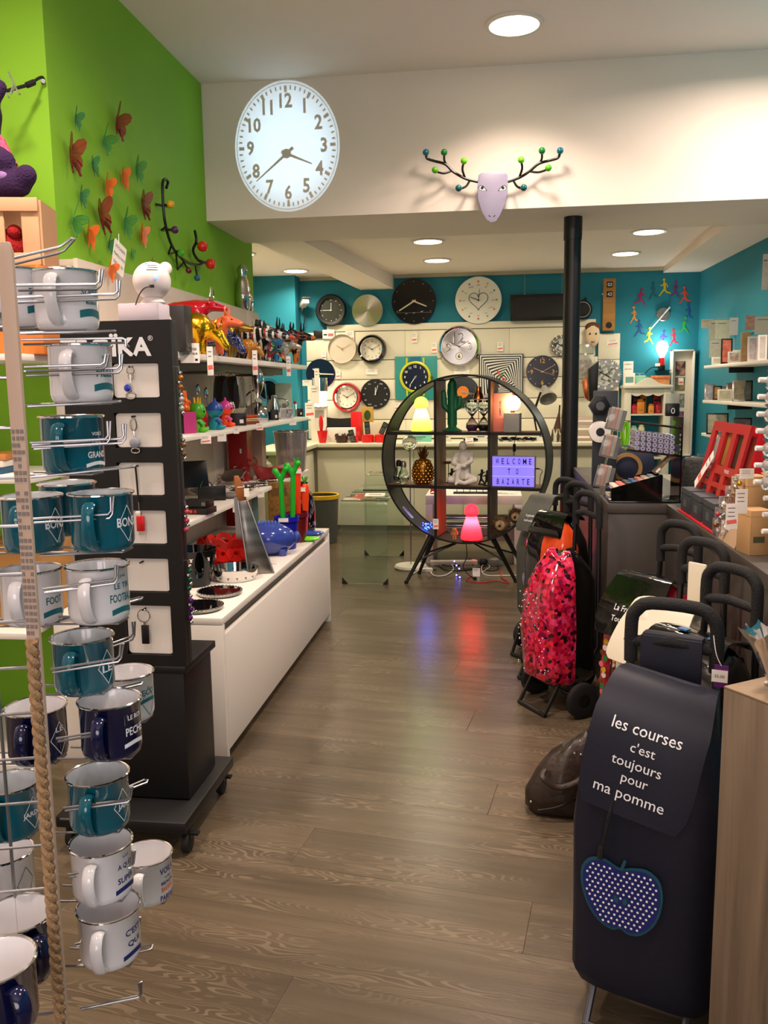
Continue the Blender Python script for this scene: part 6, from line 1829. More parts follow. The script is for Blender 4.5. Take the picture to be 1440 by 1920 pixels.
MB(TR(RXC + (RR - .009) * math.cos(a), .1, RZC + (RR - .009) * math.sin(a)) @ MX.Rotation(-a, 4, 'Y')).box((0, 0, 0), (.002, .05, .13)).obj('sticker', mat('sticker_lilac', 'b0a6c0', .6), ring)
def RP(px, py, d, z, rz=0.0):
 q = rp(px, py, d)
 return RM @ TR(q.x, d, z + .0008, rz=rz)
# pawn lamps: translucent shells lit from inside
def shell_mat(name, col, tr=.75):
 m = bpy.data.materials.new(name)
 m.use_nodes = True
 nt = m.node_tree
 b = nt.nodes['Principled BSDF']
 b.inputs['Base Color'].default_value = (*lin(col), 1)
 b.inputs['Roughness'].default_value = .35
 tl = nt.nodes.new('ShaderNodeBsdfTranslucent')
 tl.inputs['Color'].default_value = (*lin(col), 1)
 mx = nt.nodes.new('ShaderNodeMixShader')
 mx.inputs[0].default_value = tr
 nt.links.new(b.outputs[0], mx.inputs[1])
 nt.links.new(tl.outputs[0], mx.inputs[2])
 nt.links.new(mx.outputs[0], nt.nodes['Material Output'].inputs['Surface'])
 MATS[name] = m
 return m
def pawn_lamp(label, M, col, s, power, lc):
 t = thing('pawn_lamp', label, 'lamp', M=M)
 m = shell_mat('shell_' + col, col)
 MB().lathe([(.083 * s, .004), (.088 * s, .02 * s), (.078 * s, .08 * s), (.058 * s, .14 * s), (.044 * s, .18 * s), (.042 * s, .188 * s)], 36).obj('body', m, t)
 prof = [(.042 * s, .188 * s)] + [(.0575 * s * math.cos(a), .232 * s + .0575 * s * math.sin(a)) for a in [-.78 + .2 * k for k in range(12)]] + [(.0005, .2895 * s)]
 MB().lathe(prof, 36).obj('head', m, t)
 MB().lathe([(0, 0), (.083 * s, 0), (.083 * s, .004), (0, .004)], 36).obj('base', mat('lamp_base_' + col, col, .5), t)
 MB().lathe([(0, .1 * s), (.016, .1 * s), (.02, .085 * s), (.012, .06 * s), (0, .006)], 14).obj('bulb', WHITE, t)
 l = bpy.data.lights.new('bulb_light', 'POINT')
 l.energy = power
 l.color = lc
 l.shadow_soft_size = .02
 lo_ = bpy.data.objects.new('bulb_light', l)
 lo_.location = (M @ V((0, 0, .14 * s)))
 COL.objects.link(lo_)
 return t
pawn_lamp('glowing lime lamp shaped like a board game piece on the upper board', RP(790, 805, .10, zs1), 'a6e038', .92, 6.0, (1, 1, .9))
pawn_lamp('glowing red lamp shaped like a board game piece at the bottom of the round shelf', RP(884, 1010, .09, RZC - RR + .02), 'e61c30', .95, 9.0, (1, .75, .5))
# cactus
t = thing('cactus_ornament', 'dark green three armed cactus ornament on the upper board', 'ornament', M=RP(848, 808, .10, zs1))
CACT = mat('cactus_green', '0e5a38', .45)
s = .405
blob('cactus', [((0, 0, .03), (0, 0, s - .035), .034, .028), ((0, 0, .13), (-.062, 0, .19), .02, .022), ((-.062, 0, .19), (-.068, 0, .295), .023, .021), ((0, 0, .155), (.055, 0, .19), .018, .021), ((.055, 0, .19), (.06, 0, .25), .023, .021)], .007, CACT, t, 3)
MB().lathe([(0, 0), (.072, 0), (.075, .008), (.05, .022), (.03, .035), (0, .035)], 28).obj('foot', CACT, t)
for k in range(7):
 a = 2 * PI * k / 7
 MB().tube([(.033 * math.cos(a), .033 * math.sin(a), .05), (.031 * math.cos(a), .031 * math.sin(a), s - .05), (.01 * math.cos(a), .01 * math.sin(a), s - .008)], .0045, 5).obj('rib', CACT, t)
# hourglasses with copper stopper
for k, (px, hx, lb) in enumerate(((885, '5a1a4a', 'glass hourglass with violet sand beside the cactus'), (907, '121212', 'glass hourglass with black sand under a copper cone'))):
 t = thing('hourglass', lb, 'hourglass', M=RP(px, 808, .10 + .03 * k, zs1))
 MB().lathe([(0, .004), (.03, .004), (.046, .03), (.044, .06), (.016, .1), (.006, .112), (.016, .124), (.05, .165), (.056, .2), (.035, .235), (0, .24)], 26).obj('glass', GLASS, t)
 MB().lathe([(0, .006), (.029, .006), (.043, .03), (.04, .045), (0, .05)], 22).obj('sand', mat('sand_' + hx, hx, .8), t)
 MB().lathe([(0, 0), (.03, 0), (.03, .004), (0, .004)], 20).obj('foot', GLASS, t)
c = RP(897, 808, .11, zs1).translation
t = thing('copper_lamp_holder', 'small copper cone standing above the two hourglasses', 'ornament', (c.x, c.y + .03, zs1 + .0008))
MB().lathe([(.0, .235), (.042, .245), (.034, .28), (.02, .30), (.019, .335), (0, .338)], 22).obj('cone', COPPER, t)
MB().tube([(0, .03, .28), (0, .05, .02)], .003, 6).obj('stem', COPPER, t)
MB().lathe([(0, 0), (.03, 0), (.03, .006), (0, .006)], 18, TR(0, .05, 0)).obj('foot', COPPER, t)
# cube lamp and its carton
t = carton('lamp_carton', 'salmon pink carton with upright black wording behind the cube lamp', RP(943, 806, .15, zs1), (.15, .09, .285), mat('carton_salmon', 'dc8a7c', .6), [('printed_panel', (-.02, -.0455, .06), (.1, .001, .08), mat('carton_salmon_dark', 'c87466', .6))])
lettering('LAMPE CUBE', .014, TR(-.012, -.0455, .175, rx=PI / 2) @ MX.Rotation(PI / 2, 4, 'Z'), INK, t, bold=.02)
M = RP(961, 810, .055, zs1)
t = thing('cube_lamp', 'grey block lamp with a blazing round bulb on the upper board', 'lamp', M=M)
MB().bx(-.058, .058, -.045, .045, 0, .14).obj('block', mat('concrete', '98948c', .75, bump=(90, .3)), t, bevel=.003)
MB().lathe([(.015, .14), (.016, .16), (0, .16)], 14).obj('socket', COPPER, t)
MB().sph((0, 0, .212), .056, 22, 14).obj('bulb', mat('bulb_hot', 'ffffff', .4, emit='ffd9a0', es=26), t)
# glass lens lamp standing behind, on the floor
q = at(752, 1068, Z=0)
t = thing('floor_lamp', 'slim floor lamp with a clear glass ball on a rod above a white disc foot', 'floor lamp', (at(770, 1000, Y=7.0).x, 7.0, 0))
MB().lathe([(0, 0), (.13, 0), (.14, .012), (.13, .028), (0, .034)], 36).obj('foot', mat('foot_white', 'd8d2c4', .4), t)
zb = at(768, 830, Y=7.0).z
MB().tube([(0, 0, .03), (0, 0, zb - .06)], .0055, 8).obj('rod', STEEL, t)
MB().sph((0, 0, zb), .063, 28, 18).obj('glass_ball', GLASS, t)
MB().lathe([(.012, zb - .075), (.03, zb - .05), (.02, zb - .05)], 16).obj('cup', STEEL, t)
# bulbs, pineapple
for k, (px, py, d, lb) in enumerate(((748, 897, .16, 'clear bulb shaped shaker with dark cap, the one behind'), (757, 904, .08, 'clear bulb shaped shaker with silver cap, standing in front'))):
 t = thing('bulb_shaker', lb, 'shaker', M=RP(px, py, d, zs2))
 MB().lathe([(0, 0), (.025, 0), (.04, .02), (.046, .05), (.036, .085), (.021, .115), (.02, .13), (.017, .13), (.018, .114), (.042, .05), (.022, .006), (0, .006)], 24).obj('glass', GLASS, t)
 MB().lathe([(.021, .128), (.022, .15), (.0215, .156), (.021, .162), (.0205, .17), (.012, .178), (0, .18)], 16).obj('cap', STEEL if k else BLACK, t)
PG = mat('pineapple_gold', '8a5a1c', .22, .75)
t = thing('golden_pineapple', 'bronze gold pineapple ornament with bead studded skin on the lower board', 'ornament', M=RP(793, 906, .10, zs2))
MB().lathe([(0, 0), (.05, 0), (.072, .03), (.082, .08), (.078, .14), (.058, .185), (.03, .2), (0, .2)], 30).obj('fruit', PG, t)
b = MB()
for i in range(8):
 z = .018 + i * .022
 r_ = .05 + .034 * math.sin(min(PI, (z + .02) / .21 * PI)) - .003
 for j in range(13):
  a = 2 * PI * (j + .5 * (i % 2)) / 13
  b.sph((r_ * math.cos(a), r_ * math.sin(a), z), .0105, 7, 5)
b.obj('skin_studs', mat('stud_gold', 'b07a2a', .16, .85), t, kind='stuff')
for i in range(14):
 a = i * 2.4
 rr, hh = .034 * (1 - i / 18), .20 + .055 + .05 * i / 14
 w_ = .012
 MB(TR(0, 0, 0, rz=a)).loft([[(.012, -w_, .19), (.018, 0, .19), (.012, w_, .19)], [(rr * .8 + .008, -w_, (.2 + hh) / 2), (rr * .8 + .016, 0, (.2 + hh) / 2), (rr * .8 + .008, w_, (.2 + hh) / 2)], [(rr + .014, -.001, hh), (rr + .016, 0, hh), (rr + .014, .001, hh)]]).obj('leaf', mat('leaf_bronze', '5a3616', .35, .6), t)
# white seated figure
STW = mat('statue_white', 'd2ccc2', .55)
t = thing('seated_statue', 'white statuette of a crouching figure hugging its knee on the lower board', 'sculpture', M=RP(868, 906, .11, zs2, RZ * 0))
blob('figure', [((0, .03, .06), (0, .035, .15), .058, .052), ((0, .035, .15), (0, .03, .215), .052, .05), ((-.058, .025, .225), (.058, .025, .225), .026, .026), ((0, .02, .24), (0, .008, .265), .02, .02),
    ((-.035, .0, .05), (-.085, -.045, .04), .036, .03), ((-.085, -.045, .04), (.02, -.075, .022), .024, .017), ((.045, .01, .05), (.1, -.035, .042), .036, .03), ((.1, -.035, .042), (.03, -.08, .02), .024, .017),
    ((0, -.02, .06), (-.02, -.06, .145), .03, .026), ((-.02, -.06, .145), (-.03, -.075, .03), .024, .016), ((-.03, -.075, .022), (-.032, -.1, .012), .014, .01),
    ((-.062, .02, .222), (-.07, -.03, .165), .021, .018), ((-.07, -.03, .165), (.02, -.075, .15), .018, .013), ((.062, .02, .222), (.072, -.03, .185), .021, .018), ((.072, -.03, .185), (-.03, -.08, .128), .018, .013)], .0065, STW, t, 3,
     [((0, .0, .295), (.031, .035, .042)), ((0, -.035, .288), (.006, .008, .006)), ((-.03, .003, .292), (.005, .008, .011)), ((.03, .003, .292), (.005, .008, .011)), ((.03, -.078, .15), (.016, .012, .012)), ((-.04, -.082, .125), (.016, .012, .012))])
for s_ in (-1, 1):
 MB().sph((s_ * .012, -.031, .296), .004, 8, 5, (1.4, .6, .7)).obj('eye', mat('statue_shadow', 'a89e92', .6), t)
MB().sph((0, -.036, .275), .005, 8, 5, (1.6, .5, .5)).obj('mouth', MATS['statue_shadow'], t)
for k, (px, d, lb) in enumerate(((846, .2, 'small black running figure behind the white statue'), (902, .17, 'small black dancing figure next to the white statue'), (912, .10, 'small black figure nearest the light box'))):
 t = thing('wire_figure', lb, 'figurine', M=RP(px, 905, d, zs2))
 MB().lathe([(0, 0), (.025, 0), (.025, .006), (0, .006)], 14).obj('base', BLACK, t)
 blob('figure', [((-.012, 0, .012), (0, 0, .045), .007, .008), ((.018, 0, .02), (0, 0, .045), .007, .008), ((0, 0, .045), (.004, 0, .085), .01, .011), ((.004, 0, .08), (-.025, 0, .07), .006, .005), ((.004, 0, .08), (.03, 0, .095), .006, .005), ((-.012, 0, .008), (-.012, 0, .012), .007, .007), ((.018, 0, .02), (.026, 0, .008), .006, .005)], .004, BLACK, t, 2, [((.006, 0, .105), (.011, .011, .013))])
t = thing('leaf_dish', 'thin dark red leaf shaped dish behind the white statue', 'dish', M=RP(841, 900, .22, zs2))
MB(TR(0, 0, .16, ry=-.08)).sph((0, 0, 0), .055, 20, 8, (1.1, .4, .22)).obj('leaf', mat('leaf_maroon', '4a1c14', .4), t)
MB().tube([(0, 0, .15), (0, 0, .004)], .003, 6).obj('stem', BLACK, t)
MB().lathe([(0, 0), (.025, 0), (.025, .005), (0, .005)], 16).obj('foot', BLACK, t)
# cinema light box
q0, q1 = rp(922, 884, .03), rp(1003, 884, .03)
zt_, zb_ = rp(960, 855, .03).z, zs2 + .0008
lw = (q1.x - q0.x)
lh = zt_ - zb_
lx = (q0.x + q1.x) / 2
LBM = mat('lightbox_face', '8a80e0', .4, emit='6a5cf0', es=1.05)
t = thing('light_box', 'glowing lilac light box with three lines of black letters', 'light box', M=RM @ TR(lx, .03, zb_))
MB().bx(-lw / 2, lw / 2, 0, .045, 0, lh).obj('housing', mat('lightbox_frame', '6a6a72', .4), t, bevel=.002)
MB().bx(-lw / 2 + .006, lw / 2 - .006, -.0012, -.0002, .006, lh - .006).obj('lit_panel', LBM, t)
for k in range(2):
 z = lh * (.345 + .31 * k)
 MB().bx(-lw / 2 + .004, lw / 2 - .004, -.004, -.0012, z - .003, z + .003).obj('letter_rail', mat('rail_clear', 'c8c4e8', .2, emit='8a80e8', es=.5), t)
for k, s_ in enumerate(('BAZARTE', 'TO', 'WELCOME')):
 z = lh * (.18 + .325 * k)
 wd = (lw * .74, lw * .2, lw * .8)[k]
 n_ = len(s_)
 for i, ch in enumerate(s_):
  x = (i - (n_ - 1) / 2) * wd / max(1, n_ - 1)
  lettering(ch, .042, TR(x * .95 + (.004 if k == 2 else 0), -.0022, z, rx=PI / 2), INK, t, name='letter', bold=.012, w=.018 if ch not in 'WM' else .026)
MB().box((lw / 2 + .014, .02, lh * .6), (.028, .02, .01)).obj('plug', INK, t)
MB().tube(smooth_pts([(lw / 2 + .028, .02, lh * .6), (lw / 2 + .05, .03, lh * .52), (lw / 2 + .03, .06, lh * .35), (lw / 2 + .02, .1, .01)], 5), .0025, 6).obj('cord', INK, t)
t = thing('hanging_switch', 'black inline switch on a cable hanging behind the light box', 'switch', M=RM @ TR(rp(963, 840, .26).x, RD + .01, rp(963, 840, .26).z))
MB().box((0, 0, 0), (.022, .016, .06)).obj('switch_body', INK, t, bevel=.004)
MB().tube(smooth_pts([(0, 0, .03), (.004, 0, .06), (.02, -.004, zs1 - W[t.name].translation.z - .01)], 4), .003, 6).obj('cable', INK, t)
MB().tube(smooth_pts([(0, 0, -.03), (-.004, 0, -.1), (.0, .0, -.2)], 4), .003, 6).obj('cable', INK, t)
# bottom: fluffy balls, little robot, blue lights
FUR = mat('fur_brown', '3e2c1c', .95, var=(30, '7a6040'))
for k, (px, py, d, r_, lb) in enumerate(((940, 984, .1, .078, 'larger furry brown ball with a pale flower-like middle in the hoop'), (968, 968, .14, .066, 'smaller furry brown ball lying higher against the hoop'))):
 p = rp(px, py, d)
 t = thing('fur_ball', lb, 'ornament', M=RM @ TR(p.x, d, p.z))
 core = MB().sph((0, 0, 0), r_ * .82, 20, 12, (1, .8, 1)).obj('core', FUR, t)
 b = MB()
 r3 = random.Random(k)
 for i in range(520):
  u, v = r3.uniform(-1, 1), r3.uniform(0, 2 * PI)
  dr = V((math.sqrt(1 - u * u) * math.cos(v), math.sqrt(1 - u * u) * math.sin(v), u))
  if dr.y < -.86:
   continue
  s0 = V((dr.x, dr.y * .8, dr.z)) * r_ * .78
  tn = dr.orthogonal().normalized() * .0022
  e = V((dr.x, dr.y * .8, dr.z)) * r_ * r3.uniform(1.0, 1.25) + V((r3.uniform(-.01, .01), 0, r3.uniform(-.006, .012)))
  b.add([s0 + tn, s0 - tn, e], [(0, 1, 2)])
 b.obj('fur', FUR, t, kind='stuff', smooth=0)
 MB(TR(0, -r_ * .62, 0, rx=PI / 2)).lathe([(r_ * .52, -.006), (r_ * .42, .006), (r_ * .15, .012), (0, .012)], 22).obj('pale_middle', mat('fur_cream', 'b8a07a', .9, var=(60, '8a6a44')), t)
 MB(TR(0, -r_ * .62 - .012, 0, rx=PI / 2)).lathe([(0, .004), (.008, .003), (.011, 0)], 12).obj('eye', INK, t)
t = thing('wooden_robot', 'tiny jointed wooden toy beside the red lamp', 'toy', M=RP(852, 1007, .07, bot(rp(852, 1007, .07).x) + .012))
WB = mat('toy_wood', 'b5743a', .5)
for (c, d) in (((0, 0, .075), (.03, .022, .024)), ((0, 0, .045), (.026, .02, .03)), ((-.008, 0, .015), (.01, .014, .03)), ((.008, 0, .015), (.01, .014, .03)), ((-.022, 0, .045), (.01, .012, .03)), ((.022, 0, .05), (.01, .012, .03))):
 MB().box(c, d).obj('block', WB, t, bevel=.002)
for s_ in (-1, 1):
 MB().sph((s_ * .007, -.0115, .078), .003, 8, 5).obj('eye', INK, t)
pc = rp(806, 992, .06)
za = bot(pc.x) + .012
t = thing('blue_light_cluster', 'ball of tiny shining blue lights in the hollow of the hoop', 'string lights', M=RM @ TR(pc.x - .02, .06, za))
b = MB()
r3 = random.Random(5)
BL = mat('blue_lamp', '2040ff', .3, emit='1838ff', es=14)
for i in range(16):
 MB().sph((r3.uniform(-.035, .03), r3.uniform(-.035, .03), .02 + r3.uniform(0, .05)), .0055, 8, 5).obj('lamp', BL, t)
MB().tube(smooth_pts([(r3.uniform(-.03, .03), r3.uniform(-.03, .03), .02 + .0055 * k) for k in range(9)], 4), .0015, 5).obj('wire', CHROME, t)
l = bpy.data.lights.new('blue_lights', 'POINT')
l.energy = 1.6
l.color = (.1, .16, 1)
l.shadow_soft_size = .03
lo_ = bpy.data.objects.new('blue_lights', l)
lo_.location = RM @ V((pc.x - .02, .04, za + .06))
COL.objects.link(lo_)
sale_card(RM @ TR(rp(817, 982, -.012).x, -.012, rp(817, 982, 0).z, rx=PI / 2), .045, .08, 'sale card tied to the upright above the blue lights')
# ================================================================ TABLES AND CABLES BEHIND
tz = .59
t = thing('white_table', 'white box frame table behind the round shelf, tinted red by the lamp', 'table', (-.19, 7.5, 0))
ta, tb = -.60, .21
TW = mat('table_white', 'dcd4cc', .45)
MB().bx(ta, tb, 7.2, 7.8, tz - .075, tz).obj('top', TW, t, world=True, bevel=.002)
for x0 in (ta, tb - .06):
 MB().bx(x0, x0 + .06, 7.2, 7.8, .0, tz - .076).obj('side_panel', TW, t, world=True, bevel=.002)
MB().bx(ta + .06, tb - .06, 7.76, 7.79, .1, .25).obj('rear_rail', TW, t, world=True)
t = thing('candle_rack', 'long dark metal candle rack on the white table', 'candle holder', (-.2, 7.35, tz + .0005))
MB().bx(-.17, .17, -.04, .04, 0, .012).obj('tray', BLACK, t, bevel=.002)
for k in range(6):
 MB().tube([(-.14 + k * .056, 0, .012), (-.14 + k * .056, 0, .05)], .003, 6).obj('spike', BLACK, t)
t = thing('red_star', 'small red star ornament at the corner of the white table', 'ornament', (-.545, 7.32, tz + .0005))
MB(TR(0, 0, .045, rx=PI / 2)).prism([(.045 * (1 if k % 2 == 0 else .45) * math.sin(PI * k / 5), .045 * (1 if k % 2 == 0 else .45) * math.cos(PI * k / 5)) for k in range(10)], .02).obj('star', RPL, t)
MB().box((0, -.01, .004), (.04, .03, .008)).obj('base', RPL, t)
t = thing('silver_chain', 'pile of silver chain on the white table', 'chain', (.08, 7.3, tz + .0005))
for k in range(9):
 a = k * .9
 MB(TR(.02 * k - .08, .015 * math.sin(a), .006, rz=a)).tube([(.014 * math.cos(q), .009 * math.sin(q), 0) for q in [2 * PI * i / 10 for i in range(10)]], .0025, 5, closed=True).obj('link', CHROME, t)
for k, (z, lb) in enumerate(((.36, 'upper bundle of steel rods lying across the shelf under the white table'), (.29, 'lower bundle of steel rods under the white table'))):
 t = thing('steel_tray', lb, 'tray', (-.2, 7.4, z))
 MB().bx(ta + .062 + .2, tb - .062 + .2, -.02, .14, -.012, 0).obj('tray', STEEL, t, bevel=.002)
 for j in range(4):
  MB().cyl((-.3, .0 + .035 * j, .012), (.3, .0 + .035 * j, .012), .011, n=10).obj('tube', CHROME, t)
# glass console table, bent from one sheet
GT = mat('table_glass', 'e6f5ec', .02, trans=1.0, ior=1.45)
t = thing('glass_console', 'clear bent glass console table with black corner shoes', 'table', (-1.0, 6.95, 0))
xa, xb, yf, yb_ = -1.185, -.825, 6.38, 7.52
zt2 = .645
th = .011
def sheet(pts, w0, w1):
 """thick bent sheet following a side profile (y, z)"""
 P = [V((0, y, z)) for y, z in pts]
 rings = []
 for i in range(len(P)):
  tn = (P[min(i + 1, len(P) - 1)] - P[max(i - 1, 0)]).normalized()
  nn = V((0, -tn.z, tn.y)) * th / 2
  rings.append([(w0, *(P[i] + nn).yz), (w1, *(P[i] + nn).yz), (w1, *(P[i] - nn).yz), (w0, *(P[i] - nn).yz)])
 return rings
cr = [(.03 - .03 * math.cos(a), zt2 - .03 + .03 * math.sin(a)) for a in [PI / 2 * k / 5 for k in range(6)]]
prof = [(yf, .004)] + [(yf + y, z) for y, z in cr] + [(yb_ - y, z) for y, z in reversed(cr)] + [(yb_, .004)]
MB().loft(sheet(prof, xa, xb)).obj('glass_sheet', GT, t, world=True, smooth=60)
prof2 = [(7.05, zt2 + .007), (7.2, zt2 + .1), (7.23, zt2 + .115), (7.5, zt2 + .118)]
MB().loft(sheet(prof2, xa + .07, xb - .02)).obj('raised_shelf', GT, t, world=True, smooth=60)
for y in (yf, yb_):
 for x, s_ in ((xa, 1), (xb, -1)):
  MB(frame((x, y + .008, 0), (s_, 0, 0), (0, 0, 1))).prism([(0, 0), (.045, 0), (0, .05)], .017, z0=-.0085 + (.0 if s_ > 0 else 0)).obj('corner_shoe', INK, t, world=True, smooth=0)
t = thing('paper_leaflet', 'white leaflet lying on the glass console table', 'leaflet', (-.97, 6.75, zt2 + .0065), rz=.1)
MB().bx(-.08, .08, -.1, .1, 0, .0012).obj('sheet', PAPER, t)
MB().bx(-.05, .05, -.02, .02, .0012, .0016).obj('printed_words', mat('print_brown2', '8a6a58', .7), t)
CAB = [('cable', 'white power cable looping on the floor behind the round shelf', 'd8d2c6', [(770, 1078), (800, 1064), (812, 1078), (833, 1080), (850, 1068), (846, 1058)], .005),
       ('cable', 'red power cable curling forward on the floor', 'a8201c', [(905, 1062), (895, 1076), (880, 1082), (876, 1090), (905, 1092), (930, 1090), (955, 1094), (942, 1084), (938, 1070)], .005),
       ('cable', 'black cable hanging from the hoop to the floor', '141313', [(862, 1060), (840, 1062), (822, 1058), (838, 1070), (880, 1068), (915, 1060)], .005),
       ('cable', 'thin white cable coiled beside the red one', 'd6d0c8', [(905, 1072), (918, 1064), (912, 1058), (903, 1064), (910, 1078), (950, 1080), (975, 1078)], .004),
       ('cable', 'grey cable running along the table leg', '5a5652', [(815, 1060), (850, 1066), (890, 1064), (930, 1058), (965, 1056)], .005),
       ('cable', 'black cable looped by the adapters', '181717', [(886, 1060), (905, 1052), (925, 1054), (935, 1066), (920, 1070), (900, 1066)], .004)]
for nm, lb, hx, pts, r_ in CAB:
 P3 = [at(px, py, Z=r_) + V((0, 0, .004 * (i % 2))) for i, (px, py) in enumerate(pts)]
 b0 = P3[0]
 tag(MB().tube(smooth_pts([p - V((b0.x, b0.y, 0)) for p in P3], 6), r_, 7).obj(nm, mat('cable_' + hx, hx, .5)), lb, 'cable', M=TR(b0.x, b0.y, 0))
t = thing('cable_drop', 'thin dark cable dropping from the hoop bottom to the floor', 'cable', RM @ V((RXC, .12, 0)))
MB().tube(smooth_pts([(0, 0, RZC - RR - .006), (.01, .0, .2), (-.02, .02, .1), (.06, .05, .006)], 5), .0035, 6).obj('wire', INK, t)
MB().box((.07, .055, .012), (.03, .02, .022)).obj('plug', INK, t, bevel=.003)
q = at(838, 1066, Z=0)
t = thing('power_strip', 'white power strip with a red switch on the floor under the round shelf', 'power strip', (q.x + .05, q.y + .15, 0), rz=.1)
MB().bx(-.2, .2, -.028, .028, 0, .04).obj('housing', mat('strip_white', 'd0cabe', .4), t, bevel=.005)
for k in range(4):
 MB().lathe([(.02, .0405), (.02, .041), (0, .036)], 16, TR(-.14 + k * .085, 0, 0)).obj('socket', mat('socket_grey', '8a8680', .5), t)
MB().box((.17, 0, .043), (.022, .018, .008)).obj('switch', mat('switch_red', 'e02a1a', .3, emit='ff3a20', es=1.5), t)
ADL = ['black round plug adapter among the cables', 'white plug adapter box at the table leg', 'black block adapter under the hoop', 'grey square transformer behind the red cable']
for k, (px, py, hx, d) in enumerate(((906, 1062, '121111', (.06, .05, .055)), (800, 1074, 'd8d2c8', (.09, .05, .03)), (878, 1058, '151414', (.05, .04, .04)), (930, 1062, '8a8680', (.12, .08, .06)))):
 q = at(px, py, Z=0)
 t = thing('plug_adapter', ADL[k], 'adapter', (q.x, q.y + .04, 0), rz=.3 * k)
 MB().box((0, 0, d[2] / 2), d).obj('housing', mat('adapter_' + hx, hx, .4), t, bevel=.006)
 MB().tube([(d[0] / 2, 0, d[2] / 2), (d[0] / 2 + .03, 0, .012)], .006, 6).obj('cable_guard', INK, t)
t = thing('fairy_lights', 'short string of violet blue fairy lights trailing to the floor', 'string lights', (at(853, 1062, Z=0).x, 6.75, 0))
P3 = [at(852, 1052, Y=6.7), at(856, 1060, Y=6.68), at(861, 1066, Y=6.66), at(856, 1078, Z=.012), at(862, 1082, Z=.012)]
MB().tube(smooth_pts(P3, 4), .002, 5).obj('wire', INK, t, world=True)
for p in P3:
 MB().sph(p + V((0, -.004, 0)), .007, 8, 6).obj('lamp', mat('violet_lamp', '5050ff', .3, emit='5a5cff', es=9), t, world=True)
sale_card(facing(at(893, 1073, Y=6.72), .0, -.4), .06, .07, 'white tag lying among the cables', strip=False)
# ================================================================ COUNTERS ON THE FAR SIDE OF THE AISLE
CG = mat('counter_anthracite', '3f3a35', .45)
CZ = .95
t = thing('sales_counter', 'dark grey L-shaped sales counter with a flush top', 'counter', (.9, 4.0, 0))
MB().bx(.514, .99, 4.053, 5.9, CZ - .045, CZ).obj('top', CG, t, world=True, bevel=.002)
MB().bx(.519, .985, 4.058, 5.9, 0, CZ - .047).obj('body', CG, t, world=True, bevel=.002)
MB().bx(.78, 1.25, 2.15, 4.05, CZ - .045, CZ).obj('top', CG, t, world=True, bevel=.002)
MB().bx(.785, 1.245, 2.15, 4.05, 0, CZ - .047).obj('body', CG, t, world=True, bevel=.002)
u_, v_ = V((.83, .56, 0)), V((.56, -.83, 0))
A_ = V((.413, 1.562, 0))
t = thing('oak_counter', 'grey oak counter block with upright grain at the picture edge', 'counter', (.5, 1.45, 0))
ft = [A_, A_ + v_ * .7, A_ + v_ * .7 + u_ * .42, A_ + u_ * .42]
OAKZ = wood('grey_oak_upright', '84735f', '55473a', .5, 'Z', 1.4, .17)
for nm, z0, z1, k in (('body', 0, CZ - .0005, 0), ('top', CZ, CZ + .004, 0)):
 MB().loft([[(p.x, p.y, z0) for p in ft], [(p.x, p.y, z1) for p in ft]]).obj(nm, OAKZ if nm == 'body' else wood('grey_oak_top', '9a8468', '715d48', .45, 'X', 1.2), t, world=True, bevel=.001)
p = at(1428, 1246, Y=1.60)
t = thing('foil_cone', 'crumpled silver foil cup on the oak counter at the picture edge', 'ornament', (.503, 1.575, CZ + .0045))
rings = []
for r_, z, jg in ((.008, 0, 0), (.014, .015, .08), (.036, .065, .15), (.052, .092, .18), (.056, .10, .2)):
 rings.append([(r_ * math.cos(a) * (1 + jg * math.sin(9 * a)), r_ * math.sin(a) * (1 + jg * math.cos(7 * a)), z + jg * .03 * math.sin(11 * a)) for a in [2 * PI * i / 44 for i in range(44)]])
MB().loft(rings, True, False).obj('foil', CHROME, t, smooth=25)
MB().lathe([(0, .0), (.016, 0), (.016, .003), (0, .003)], 16).obj('foot', STEEL, t)
